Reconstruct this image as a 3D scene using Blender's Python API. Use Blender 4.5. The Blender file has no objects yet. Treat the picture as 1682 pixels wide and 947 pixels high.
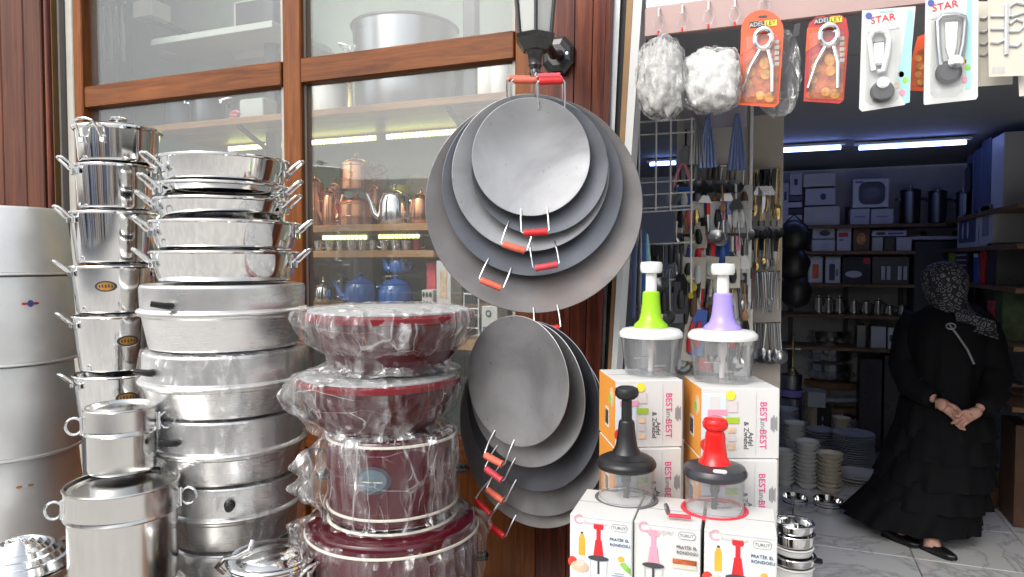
import bpy, math, random
from math import radians as R, sin, cos, pi, atan, atan2, asin, sqrt
from mathutils import Vector, Matrix, noise
random.seed(7)
S = bpy.context.scene
COL = S.collection
# ------------------------------------------------------------------ camera
F = 1140.0
TH, PT = R(21.5), R(2.2)
CAM = Vector((0, 0, 1.6))
cd = bpy.data.cameras.new('camera'); cam = bpy.data.objects.new('camera', cd); COL.objects.link(cam)
cam.location = CAM; cam.rotation_euler = (pi/2 - PT, 0, TH)
cd.sensor_width = 36; cd.lens = 36*F/1682; cd.clip_start = .05; cd.clip_end = 300
S.camera = cam
# ------------------------------------------------------------------ world, sun, exposure
SUN_EL, SUN_AZ = R(45), R(200)          # azimuth measured clockwise from +Y: the sun stands behind the camera, to the left
w = bpy.data.worlds.new('World'); S.world = w; w.use_nodes = True
nt = w.node_tree; nt.nodes.clear()
sky = nt.nodes.new('ShaderNodeTexSky'); sky.sky_type = 'NISHITA'; sky.sun_disc = False
sky.sun_elevation = SUN_EL; sky.sun_rotation = SUN_AZ; sky.air_density = 1.0; sky.dust_density = 4.0; sky.ozone_density = .6
bg = nt.nodes.new('ShaderNodeBackground'); bg.inputs[1].default_value = .15
hs = nt.nodes.new('ShaderNodeHueSaturation'); hs.inputs['Saturation'].default_value = .35
out = nt.nodes.new('ShaderNodeOutputWorld')
nt.links.new(sky.outputs[0], hs.inputs['Color']); nt.links.new(hs.outputs[0], bg.inputs[0]); nt.links.new(bg.outputs[0], out.inputs[0])
sd = bpy.data.lights.new('sun', 'SUN'); sd.energy = .8; sd.angle = R(40); sd.color = (1, .965, .91)
sun = bpy.data.objects.new('sun', sd); COL.objects.link(sun)
sv = Vector((sin(SUN_AZ)*cos(SUN_EL), cos(SUN_AZ)*cos(SUN_EL), sin(SUN_EL)))
sun.rotation_euler = sv.to_track_quat('Z', 'Y').to_euler()
S.view_settings.view_transform = 'Standard'; S.view_settings.look = 'None'
S.view_settings.exposure = .82; S.view_settings.gamma = 1.0
S.cycles.use_denoising = True
S.cycles.max_bounces = 8; S.cycles.diffuse_bounces = 3; S.cycles.glossy_bounces = 4
S.cycles.transparent_max_bounces = 24; S.cycles.caustics_reflective = False; S.cycles.caustics_refractive = False
S.cycles.sample_clamp_indirect = 4

# ------------------------------------------------------------------ measuring helpers: a point of the photograph at a chosen distance
RT = Vector((cos(TH), sin(TH), 0)); FW0 = Vector((-sin(TH), cos(TH), 0)); ZZ = Vector((0, 0, 1))
FW = FW0*cos(PT) - ZZ*sin(PT); UP = ZZ*cos(PT) + FW0*sin(PT)
def ray(x, y): return FW + RT*((x-841)/F) + UP*((473.5-y)/F)
def at_d(x, y, d): return CAM + ray(x, y)*d
def at_y(x, y, Y): r = ray(x, y); return CAM + r*(Y/r.y)
def at_x(x, y, X): r = ray(x, y); return CAM + r*(X/r.x)
def at_z(x, y, Z): r = ray(x, y); return CAM + r*((Z-1.6)/r.z)
def rad(w, x, d): return w*d/F*cos(atan((x-841)/F))
def zz(y, d): return at_d(841, y, d).z
def right_ang(x): return TH - atan((x-841)/F)          # azimuth pointing to picture right for something seen at column x
def cam_ang(x): return right_ang(x) - pi/2             # azimuth pointing to the viewer

# ------------------------------------------------------------------ materials
M = {}
def mat(name):
    m = bpy.data.materials.new(name); m.use_nodes = True; M[name] = m
    n = m.node_tree.nodes; p = n['Principled BSDF']
    return m, m.node_tree, p
def nd(t, typ, **kw):
    n = t.nodes.new(typ)
    for k, v in kw.items():
        if k in n.inputs: n.inputs[k].default_value = v
        else: setattr(n, k, v)
    return n
def ramp(t, fac, stops):
    r = t.nodes.new('ShaderNodeValToRGB'); e = r.color_ramp.elements
    while len(e) < len(stops): e.new(.5)
    for el, (p, c) in zip(e, stops):
        el.position = p; el.color = (*c, 1) if len(c) == 3 else c
    t.links.new(fac, r.inputs[0]); return r
def coords(t, scale=(1,1,1), kind='Object', rnd=True):
    tc = t.nodes.new('ShaderNodeTexCoord'); mp = t.nodes.new('ShaderNodeMapping')
    mp.inputs['Scale'].default_value = scale
    t.links.new(tc.outputs[kind], mp.inputs[0])
    if rnd:
        oi = t.nodes.new('ShaderNodeObjectInfo'); ml = nd(t, 'ShaderNodeMath', operation='MULTIPLY'); ml.inputs[1].default_value = 37.0
        t.links.new(oi.outputs['Random'], ml.inputs[0]); t.links.new(ml.outputs[0], mp.inputs['Location'])
    return mp.outputs[0]
def bump(t, p, h, strength=.2, dist=.01):
    b = t.nodes.new('ShaderNodeBump'); b.inputs['Strength'].default_value = strength; b.inputs['Distance'].default_value = dist
    t.links.new(h, b.inputs['Height']); t.links.new(b.outputs[0], p.inputs['Normal'])
def plain(name, c, rough=.5, metal=0, var=.12, scale=9, spec=.5, bmp=.0, stretch=(1,1,1), coat=0):
    """one base colour with slight blotchy variation, roughness variation and optional fine relief"""
    m, t, p = mat(name)
    v = coords(t, stretch)
    n = nd(t, 'ShaderNodeTexNoise', Scale=scale, Detail=5.0, Roughness=.6); t.links.new(v, n.inputs['Vector'])
    lo = tuple(max(0, x*(1-var)) for x in c); hi = tuple(min(1, x*(1+var)) for x in c)
    r = ramp(t, n.outputs['Fac'], [(.3, lo), (.7, hi)]); t.links.new(r.outputs[0], p.inputs['Base Color'])
    rr = nd(t, 'ShaderNodeMapRange'); rr.inputs[3].default_value = max(.02, rough-.08); rr.inputs[4].default_value = min(1, rough+.08)
    t.links.new(n.outputs['Fac'], rr.inputs[0]); t.links.new(rr.outputs[0], p.inputs['Roughness'])
    p.inputs['Metallic'].default_value = metal; p.inputs['Specular IOR Level'].default_value = spec; p.inputs['Coat Weight'].default_value = coat
    if bmp:
        n2 = nd(t, 'ShaderNodeTexNoise', Scale=scale*14, Detail=3.0); t.links.new(v, n2.inputs['Vector']); bump(t, p, n2.outputs['Fac'], bmp, .002)
    return m
def wood(name, dark, mid, light, stretch, rough=.45, scale=6):
    m, t, p = mat(name)
    v = coords(t, stretch)
    n = nd(t, 'ShaderNodeTexNoise', Scale=scale, Detail=9.0, Roughness=.68, Distortion=.7); t.links.new(v, n.inputs['Vector'])
    r = ramp(t, n.outputs['Fac'], [(.28, dark), (.5, mid), (.72, light)])
    n3 = nd(t, 'ShaderNodeTexNoise', Scale=1.4, Detail=3.0); t.links.new(coords(t), n3.inputs['Vector'])
    mx = nd(t, 'ShaderNodeMixRGB', blend_type='MULTIPLY'); mx.inputs[0].default_value = .6
    r3 = ramp(t, n3.outputs['Fac'], [(.3, (.45,.42,.40)), (.6, (1,1,1))])
    t.links.new(r.outputs[0], mx.inputs[1]); t.links.new(r3.outputs[0], mx.inputs[2]); t.links.new(mx.outputs[0], p.inputs['Base Color'])
    p.inputs['Roughness'].default_value = rough; p.inputs['Specular IOR Level'].default_value = .3
    bump(t, p, n.outputs['Fac'], .25, .002)
    return m
def metal(name, c, rough, aniso=0, scratch=.15, dents=.05, smudge=.12, mtl=1):
    m, t, p = mat(name)
    p.inputs['Base Color'].default_value = (*c, 1); p.inputs['Metallic'].default_value = mtl
    v = coords(t)
    n = nd(t, 'ShaderNodeTexNoise', Scale=7.0, Detail=6.0, Roughness=.65); t.links.new(v, n.inputs['Vector'])
    vb = coords(t, (2, 2, 260)); nb = nd(t, 'ShaderNodeTexNoise', Scale=3.0, Detail=2.0); t.links.new(vb, nb.inputs['Vector'])
    ad = nd(t, 'ShaderNodeMath', operation='ADD'); t.links.new(n.outputs['Fac'], ad.inputs[0]); t.links.new(nb.outputs['Fac'], ad.inputs[1])
    rr = nd(t, 'ShaderNodeMapRange'); rr.inputs[1].default_value = .6; rr.inputs[2].default_value = 1.4
    rr.inputs[3].default_value = max(.03, rough-smudge*.5); rr.inputs[4].default_value = rough+smudge*.6
    t.links.new(ad.outputs[0], rr.inputs[0]); t.links.new(rr.outputs[0], p.inputs['Roughness'])
    r = ramp(t, n.outputs['Fac'], [(.25, tuple(x*.86 for x in c)), (.7, c)]); t.links.new(r.outputs[0], p.inputs['Base Color'])
    if aniso:
        p.inputs['Anisotropic'].default_value = aniso
        tg = nd(t, 'ShaderNodeTangent', direction_type='RADIAL', axis='Z'); t.links.new(tg.outputs[0], p.inputs['Tangent'])
    nl = nd(t, 'ShaderNodeTexNoise', Scale=4.5, Detail=2.0); t.links.new(v, nl.inputs['Vector'])
    b1 = t.nodes.new('ShaderNodeBump'); b1.inputs['Strength'].default_value = dents; b1.inputs['Distance'].default_value = .05
    t.links.new(nl.outputs['Fac'], b1.inputs['Height'])
    b2 = t.nodes.new('ShaderNodeBump'); b2.inputs['Strength'].default_value = scratch; b2.inputs['Distance'].default_value = .0006
    t.links.new(nb.outputs['Fac'], b2.inputs['Height']); t.links.new(b1.outputs[0], b2.inputs['Normal']); t.links.new(b2.outputs[0], p.inputs['Normal'])
    return m
def emit(name, c, s):
    m, t, p = mat(name); p.inputs['Base Color'].default_value = (*c, 1)
    p.inputs['Emission Color'].default_value = (*c, 1); p.inputs['Emission Strength'].default_value = s; return m
def clear(name, tint, gloss_rough=.05, body=.06, ior=1.45, wob=0):
    """thin clear glass or plastic: see-through with a fresnel sheen and a little body colour"""
    m, t, p = mat(name); t.nodes.remove(p)
    o = t.nodes['Material Output']
    tr = nd(t, 'ShaderNodeBsdfTransparent'); tr.inputs[0].default_value = (*tint, 1)
    gl = nd(t, 'ShaderNodeBsdfGlossy'); gl.inputs['Roughness'].default_value = gloss_rough
    df = nd(t, 'ShaderNodeBsdfDiffuse'); df.inputs[0].default_value = (*tint, 1)
    fr0 = nd(t, 'ShaderNodeLayerWeight'); fr0.inputs[0].default_value = .5       # Schlick sheen, the same from both sides of the sheet
    fp = nd(t, 'ShaderNodeMath', operation='POWER'); fp.inputs[1].default_value = 5.0; t.links.new(fr0.outputs['Facing'], fp.inputs[0])
    fr = nd(t, 'ShaderNodeMath', operation='MULTIPLY_ADD'); f0 = ((ior-1)/(ior+1))**2; fr.inputs[1].default_value = 1-f0; fr.inputs[2].default_value = f0; t.links.new(fp.outputs[0], fr.inputs[0])
    m1 = nd(t, 'ShaderNodeMixShader'); m1.inputs[0].default_value = body
    t.links.new(tr.outputs[0], m1.inputs[1]); t.links.new(df.outputs[0], m1.inputs[2])
    m2 = nd(t, 'ShaderNodeMixShader'); t.links.new(fr.outputs[0], m2.inputs[0]); t.links.new(m1.outputs[0], m2.inputs[1]); t.links.new(gl.outputs[0], m2.inputs[2])
    t.links.new(m2.outputs[0], o.inputs[0])
    if wob:
        n = nd(t, 'ShaderNodeTexNoise', Scale=3.0, Detail=2.0); t.links.new(coords(t), n.inputs['Vector'])
        b = t.nodes.new('ShaderNodeBump'); b.inputs['Strength'].default_value = wob; b.inputs['Distance'].default_value = .02
        t.links.new(n.outputs['Fac'], b.inputs['Height']); t.links.new(b.outputs[0], gl.inputs['Normal'])
    return m
def film(name, base=.05, ridge=.55, scale=7, tint=(.9,.92,.93), haze=.22, stretch=(1.6, 1.6, .55), gloss=.4, gate=(.49, .66)):
    """crumpled polythene: see-through, milky in patches and white along its creases"""
    m, t, p = mat(name); t.nodes.remove(p); o = t.nodes['Material Output']
    v = coords(t, stretch); v2 = coords(t, (stretch[2], stretch[2], stretch[0]))
    def crease(vec, sc, dist, lo):
        wn = nd(t, 'ShaderNodeTexNoise', Scale=sc*.5, Detail=2.0); t.links.new(vec, wn.inputs['Vector'])
        wm = nd(t, 'ShaderNodeMixRGB', blend_type='LINEAR_LIGHT'); wm.inputs[0].default_value = dist/sc; t.links.new(vec, wm.inputs[1]); t.links.new(wn.outputs['Color'], wm.inputs[2])
        n = nd(t, 'ShaderNodeTexVoronoi', Scale=sc, feature='DISTANCE_TO_EDGE'); t.links.new(wm.outputs[0], n.inputs['Vector'])
        f1 = nd(t, 'ShaderNodeTexVoronoi', Scale=sc, feature='F1'); t.links.new(wm.outputs[0], f1.inputs['Vector'])
        r = nd(t, 'ShaderNodeMapRange'); r.inputs[1].default_value = 0; r.inputs[2].default_value = lo; r.inputs[3].default_value = 1; r.inputs[4].default_value = 0
        t.links.new(n.outputs['Distance'], r.inputs[0])
        k = nd(t, 'ShaderNodeTexNoise', Scale=sc*.6, Detail=1.0); t.links.new(vec, k.inputs['Vector'])      # creases fade in and out
        kr = nd(t, 'ShaderNodeMapRange'); kr.inputs[1].default_value = gate[0]; kr.inputs[2].default_value = gate[1]; t.links.new(k.outputs['Fac'], kr.inputs[0])
        g = nd(t, 'ShaderNodeMath', operation='MULTIPLY'); t.links.new(r.outputs[0], g.inputs[0]); t.links.new(kr.outputs[0], g.inputs[1])
        return g.outputs[0], f1.outputs['Distance']
    c1, n1 = crease(v, scale, .55, .03); c2, n2 = crease(v, scale*2.9, .6, .045); c3, n3 = crease(v2, scale*1.7, .5, .03)
    def mx_(a, b):
        q = nd(t, 'ShaderNodeMath', operation='MAXIMUM'); t.links.new(a, q.inputs[0]); t.links.new(b, q.inputs[1]); return q.outputs[0]
    allc = mx_(mx_(c1, c2), c3)
    al = nd(t, 'ShaderNodeMapRange'); al.inputs[3].default_value = base; al.inputs[4].default_value = ridge; t.links.new(allc, al.inputs[0])
    hz = nd(t, 'ShaderNodeTexNoise', Scale=scale*.9, Detail=4.0, Roughness=.6, Distortion=.5); t.links.new(v, hz.inputs['Vector'])
    hr = nd(t, 'ShaderNodeMapRange'); hr.inputs[1].default_value = .46; hr.inputs[2].default_value = .66; hr.inputs[4].default_value = haze; t.links.new(hz.outputs['Fac'], hr.inputs[0])
    lw = nd(t, 'ShaderNodeLayerWeight'); lw.inputs[0].default_value = .25
    a1 = nd(t, 'ShaderNodeMath', operation='ADD'); t.links.new(al.outputs[0], a1.inputs[0]); t.links.new(hr.outputs[0], a1.inputs[1])
    ad = nd(t, 'ShaderNodeMath', operation='MULTIPLY_ADD', use_clamp=True); ad.inputs[1].default_value = .2
    t.links.new(lw.outputs['Facing'], ad.inputs[0]); t.links.new(a1.outputs[0], ad.inputs[2])
    tr = nd(t, 'ShaderNodeBsdfTransparent'); gl = nd(t, 'ShaderNodeBsdfGlossy'); gl.inputs['Roughness'].default_value = .16
    df = nd(t, 'ShaderNodeBsdfDiffuse'); df.inputs[0].default_value = (*tint, 1)
    tl = nd(t, 'ShaderNodeBsdfTranslucent'); tl.inputs[0].default_value = (*tint, 1)
    d2 = nd(t, 'ShaderNodeMixShader'); d2.inputs[0].default_value = .35; t.links.new(df.outputs[0], d2.inputs[1]); t.links.new(tl.outputs[0], d2.inputs[2])
    g2 = nd(t, 'ShaderNodeMixShader'); g2.inputs[0].default_value = gloss; t.links.new(d2.outputs[0], g2.inputs[1]); t.links.new(gl.outputs[0], g2.inputs[2])
    ms = nd(t, 'ShaderNodeMixShader'); t.links.new(ad.outputs[0], ms.inputs[0]); t.links.new(tr.outputs[0], ms.inputs[1]); t.links.new(g2.outputs[0], ms.inputs[2])
    sm = nd(t, 'ShaderNodeMath', operation='ADD'); t.links.new(n1, sm.inputs[0]); t.links.new(n2, sm.inputs[1])
    b = t.nodes.new('ShaderNodeBump'); b.inputs['Strength'].default_value = .9; b.inputs['Distance'].default_value = .03
    t.links.new(sm.outputs[0], b.inputs['Height'])
    for x in (gl, df): t.links.new(b.outputs[0], x.inputs['Normal'])
    t.links.new(ms.outputs[0], o.inputs[0]); return m

wood('frame_wood_upright', (.095,.026,.006), (.20,.060,.011), (.30,.100,.022), (7, 7, .5))
wood('frame_wood_level', (.095,.026,.006), (.20,.060,.011), (.30,.100,.022), (.5, 7, 7))
wood('red_wood', (.03,.007,.005), (.12,.026,.013), (.28,.078,.03), (9, 9, .35), rough=.38)
wood('red_wood_left', (.04,.012,.007), (.10,.030,.014), (.17,.055,.024), (9, 9, .3), rough=.5)
wood('shelf_wood', (.30,.15,.06), (.42,.23,.10), (.52,.31,.15), (.6, 6, 6))
wood('brown_board', (.12,.06,.03), (.2,.11,.06), (.28,.17,.09), (2, 6, 6))
metal('alu_satin', (.88,.89,.88), .40, aniso=.5, scratch=.04, dents=.03, smudge=.06, mtl=.72)
metal('alu_spun', (.86,.86,.85), .28, aniso=.7, scratch=.02, dents=.02, smudge=.04, mtl=.86)
metal('steel_mirror', (.84,.84,.83), .075, aniso=.25, scratch=.03, dents=.03, smudge=.05)
metal('steel_soft', (.73,.725,.70), .17, aniso=.55, scratch=.04, dents=.015, smudge=.05)
metal('chrome', (.85,.87,.88), .10, dents=.02)
metal('copper', (.80,.36,.19), .2, aniso=.4, dents=.1)
metal('brass', (.75,.55,.22), .25)
metal('dull_steel', (.42,.43,.45), .32, dents=.03)
metal('dark_steel', (.16,.165,.18), .35)
def iron(name, c, rough, rust):
    m, t, p = mat(name); v = coords(t)
    n = nd(t, 'ShaderNodeTexNoise', Scale=5.0, Detail=7.0, Roughness=.62, Distortion=.6); t.links.new(v, n.inputs['Vector'])
    r = ramp(t, n.outputs['Fac'], [(.25, tuple(x*.72 for x in c)), (.5, c), (.75, tuple(min(1, x*1.18) for x in c))])
    n2 = nd(t, 'ShaderNodeTexNoise', Scale=2.2, Detail=8.0, Roughness=.7); t.links.new(v, n2.inputs['Vector'])
    f = nd(t, 'ShaderNodeMapRange'); f.inputs[1].default_value = .52; f.inputs[2].default_value = .72; f.inputs[4].default_value = rust; t.links.new(n2.outputs['Fac'], f.inputs[0])
    mx = nd(t, 'ShaderNodeMixRGB'); mx.inputs[2].default_value = (.26, .17, .13, 1); t.links.new(f.outputs[0], mx.inputs[0]); t.links.new(r.outputs[0], mx.inputs[1])
    vs = nd(t, 'ShaderNodeTexNoise', Scale=60.0, Detail=2.0); t.links.new(v, vs.inputs['Vector'])
    sp = nd(t, 'ShaderNodeMapRange'); sp.inputs[1].default_value = .70; sp.inputs[2].default_value = .76; sp.inputs[4].default_value = .45; t.links.new(vs.outputs['Fac'], sp.inputs[0])
    m3 = nd(t, 'ShaderNodeMixRGB', blend_type='MULTIPLY'); m3.inputs[2].default_value = (.45, .42, .40, 1); t.links.new(sp.outputs[0], m3.inputs[0]); t.links.new(mx.outputs[0], m3.inputs[1]); t.links.new(m3.outputs[0], p.inputs['Base Color'])
    p.inputs['Metallic'].default_value = .82
    rr = nd(t, 'ShaderNodeMapRange'); rr.inputs[3].default_value = rough-.1; rr.inputs[4].default_value = rough+.14; t.links.new(n.outputs['Fac'], rr.inputs[0]); t.links.new(rr.outputs[0], p.inputs['Roughness'])
    b = nd(t, 'ShaderNodeTexNoise', Scale=90.0, Detail=3.0); t.links.new(v, b.inputs['Vector'])
    nl = nd(t, 'ShaderNodeTexNoise', Scale=3.0, Detail=2.0); t.links.new(v, nl.inputs['Vector'])
    b1 = t.nodes.new('ShaderNodeBump'); b1.inputs['Strength'].default_value = .2; b1.inputs['Distance'].default_value = .05; t.links.new(nl.outputs['Fac'], b1.inputs['Height'])
    b2 = t.nodes.new('ShaderNodeBump'); b2.inputs['Strength'].default_value = .12; b2.inputs['Distance'].default_value = .001; t.links.new(b.outputs['Fac'], b2.inputs['Height']); t.links.new(b1.outputs[0], b2.inputs['Normal']); t.links.new(b2.outputs[0], p.inputs['Normal'])
iron('pan_iron', (.34,.345,.355), .38, .18); iron('pan_iron_dark', (.135,.145,.165), .36, .10); iron('pan_iron_warm', (.21,.20,.20), .42, .55); iron('pan_iron_pale', (.40,.40,.40), .46, .2)
plain('grip_red', (.60,.02,.025), .35, var=.18, scale=30)
plain('grip_coral', (.66,.14,.085), .45, var=.18, scale=30)
plain('grip_pink', (.62,.07,.09), .42, var=.2, scale=30)
plain('wire', (.62,.63,.64), .3, metal=1)
plain('white_plastic', (.70,.71,.69), .25, var=.03)
plain('green_plastic', (.30,.60,.012), .28, var=.04)
plain('purple_plastic', (.34,.26,.72), .28, var=.04)
plain('red_plastic', (.72,.012,.010), .22, var=.05)
plain('black_plastic', (.009,.0095,.011), .38, var=.2)
plain('charcoal_plastic', (.03,.03,.037), .3, var=.1)
plain('silicone_grey', (.12,.12,.13), .35, var=.1)
plain('silicone_red', (.66,.03,.05), .4, var=.08)
plain('lantern_black', (.014,.014,.015), .28, var=.3, spec=.7)
plain('card_white', (.61,.61,.595), .5, var=.03)
plain('card_cream', (.56,.53,.45), .55, var=.05)
plain('card_grey', (.52,.53,.54), .5, var=.05)
plain('card_orange', (.74,.30,.045), .5, var=.06)
plain('card_red_orange', (.78,.10,.025), .4, var=.06)
plain('card_dark_red', (.45,.03,.03), .4, var=.08)
plain('card_teal', (.33,.62,.62), .5, var=.08)
plain('card_green', (.33,.50,.03), .5, var=.1)
plain('ink_magenta', (.62,.03,.20), .5, var=.05)
plain('ink_pink', (.75,.30,.40), .5, var=.05)
plain('ink_faint', (.60,.55,.55), .5, var=.05)
plain('ink_dark', (.05,.05,.06), .5, var=.1)
plain('ink_grey', (.25,.25,.27), .5, var=.1)
plain('ink_red', (.62,.02,.03), .5, var=.1)
plain('ink_blue', (.06,.10,.35), .5, var=.1)
plain('ink_yellow', (.80,.66,.05), .5, var=.1)
plain('ink_sky', (.60,.68,.76), .5, var=.08, scale=4)
plain('ink_food', (.62,.27,.06), .45, var=.55, scale=38)
plain('ink_sauce', (.42,.10,.03), .45, var=.6, scale=46)
plain('ink_juice', (.80,.38,.04), .45, var=.2, scale=14)
plain('ink_tomato', (.66,.05,.03), .4, var=.2)
plain('ink_flesh', (.66,.48,.33), .5, var=.3, scale=30)
plain('ink_leaf', (.25,.50,.08), .5, var=.4, scale=30)
plain('sticker_gold', (.50,.24,.035), .4, var=.35, scale=60)
plain('maroon_enamel', (.06,.003,.009), .18, var=.15, coat=.5)
plain('maroon_red', (.16,.008,.014), .25, var=.2)
plain('cooker_top', (.40,.41,.41), .4, var=.06)
plain('cream_trim', (.70,.68,.60), .35, var=.05)
plain('blue_enamel', (.02,.10,.36), .15, var=.1, coat=.6)
plain('grey_enamel', (.10,.14,.17), .3, var=.15)
plain('case_wall', (.37,.45,.38), .7, var=.06)
plain('case_white', (.43,.46,.42), .6, var=.05)
plain('post_dark', (.035,.042,.05), .45, var=.2)
plain('pale_strip', (.42,.41,.36), .6, var=.1)
plain('dark_strip', (.045,.038,.035), .6, var=.3, stretch=(12, 12, .5))
plain('jamb_white', (.66,.67,.66), .45, var=.05)
plain('jamb_brown', (.30,.17,.07), .5, var=.15)
plain('rubber', (.010,.010,.011), .5, var=.2)
plain('fascia_pink', (.42,.29,.27), .45, var=.06)
plain('fascia_pale', (.60,.66,.74), .5, var=.06)
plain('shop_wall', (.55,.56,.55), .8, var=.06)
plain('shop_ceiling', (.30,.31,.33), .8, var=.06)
plain('peg_panel', (.68,.65,.61), .7, var=.06)
plain('peg_beige', (.52,.46,.40), .7, var=.06)
plain('lilac_board', (.42,.40,.48), .6, var=.06)
plain('black_cloth', (.0035,.0035,.005), .8, var=.35, scale=12, spec=.2, bmp=.3)
plain('black_leather', (.012,.012,.013), .3, var=.2)
plain('skin', (.60,.33,.25), .5, var=.1, scale=20)
plain('china_white', (.74,.74,.71), .25, var=.04)
plain('china_cream', (.74,.66,.52), .3, var=.06)
plain('china_blue', (.55,.60,.66), .3, var=.1)
plain('tray_wood', (.30,.16,.08), .5, var=.2, scale=12)
plain('handle_black', (.012,.012,.013), .4, var=.2)
plain('handle_brown', (.10,.05,.025), .5, var=.3)
plain('blue_plastic', (.05,.13,.45), .35, var=.15)
plain('tong_blue', (.26,.34,.62), .25, metal=.6, var=.2)
plain('pink_plastic', (.70,.25,.35), .4, var=.1)
plain('yellow_plastic', (.70,.55,.03), .35, var=.1)
plain('lime_card', (.35,.42,.04), .45, var=.1)
plain('asphalt', (.46,.45,.43), .9, var=.2, scale=3)
plain('opp_wall', (.80,.78,.73), .85, var=.08, scale=1.5)
plain('opp_pink', (.42,.14,.11), .7, var=.15)
plain('slate_card', (.07,.09,.16), .6, var=.1)
plain('opp_blue', (.07,.17,.42), .7, var=.15)
plain('opp_dark', (.03,.03,.035), .6, var=.3)
plain('opp_white', (.82,.81,.78), .8, var=.05)
plain('opp_ochre', (.55,.40,.20), .8, var=.1)
plain('grout', (.22,.22,.22), .9, var=.1)
plain('bench_wood', (.20,.12,.07), .6, var=.2)
plain('foliage_dark', (.05,.08,.03), .7, var=.4, scale=20)
emit('led_yellow', (.80, .92, .28), 4)
emit('tube_blue', (.26, .37, 1.0), 8)
clear('window_glass', (.97,.985,.98), .02, .03, 1.72, wob=.05)
clear('bowl_plastic', (.97,.975,.98), .05, .045, 1.5)
clear('lantern_glass', (.85,.87,.86), .12, .35, 1.5)
clear('blister', (.96,.97,.97), .08, .05, 1.45, wob=.4)
film('wrap', .02, .60, 6.0, haze=.50, stretch=(2.0, 2.0, .55), gate=(.50, .68))
film('wrap_thin', .05, .36, 5, haze=.20, stretch=(2.0, 2.0, .55), gate=(.52, .70))
film('bag_film', .12, .6, 9)
film('wrap_scour', .12, .45, 12, (.85,.86,.85), haze=.3, gloss=.15)
# marble tile
m, t, p = mat('marble')
v = coords(t, (1,1,1), 'Object', True)
n = nd(t, 'ShaderNodeTexNoise', Scale=1.3, Detail=7.0, Roughness=.6, Distortion=1.8); t.links.new(v, n.inputs['Vector'])
s_ = nd(t, 'ShaderNodeMath', operation='SUBTRACT'); s_.inputs[1].default_value = .5; t.links.new(n.outputs['Fac'], s_.inputs[0])
a_ = nd(t, 'ShaderNodeMath', operation='ABSOLUTE'); t.links.new(s_.outputs[0], a_.inputs[0])
r = ramp(t, a_.outputs[0], [(.0, (.42,.43,.45)), (.010, (.60,.61,.63)), (.04, (.74,.75,.76))]); t.links.new(r.outputs[0], p.inputs['Base Color'])
p.inputs['Roughness'].default_value = .22
# patterned headscarf
m, t, p = mat('scarf_print')
v = coords(t, (1,1,1), 'Object', False)
vo = nd(t, 'ShaderNodeTexVoronoi', Scale=38.0, feature='DISTANCE_TO_EDGE'); t.links.new(v, vo.inputs['Vector'])
n = nd(t, 'ShaderNodeTexNoise', Scale=18.0, Detail=2.0); t.links.new(v, n.inputs['Vector'])
ml = nd(t, 'ShaderNodeMath', operation='MULTIPLY'); t.links.new(vo.outputs['Distance'], ml.inputs[0]); t.links.new(n.outputs['Fac'], ml.inputs[1])
r = ramp(t, ml.outputs[0], [(.03, (.012,.012,.015)), (.075, (.02,.02,.024)), (.10, (.24,.25,.28)), (.15, (.07,.07,.085)), (.2, (.015,.015,.02))]); t.links.new(r.outputs[0], p.inputs['Base Color'])
p.inputs['Roughness'].default_value = .8
# scouring wool
plain('steel_wool', (.56,.56,.54), .5, metal=.25, var=.45, scale=55, bmp=.9)
plain('white_wool', (.74,.74,.72), .6, var=.25, scale=45, bmp=.9)
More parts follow.
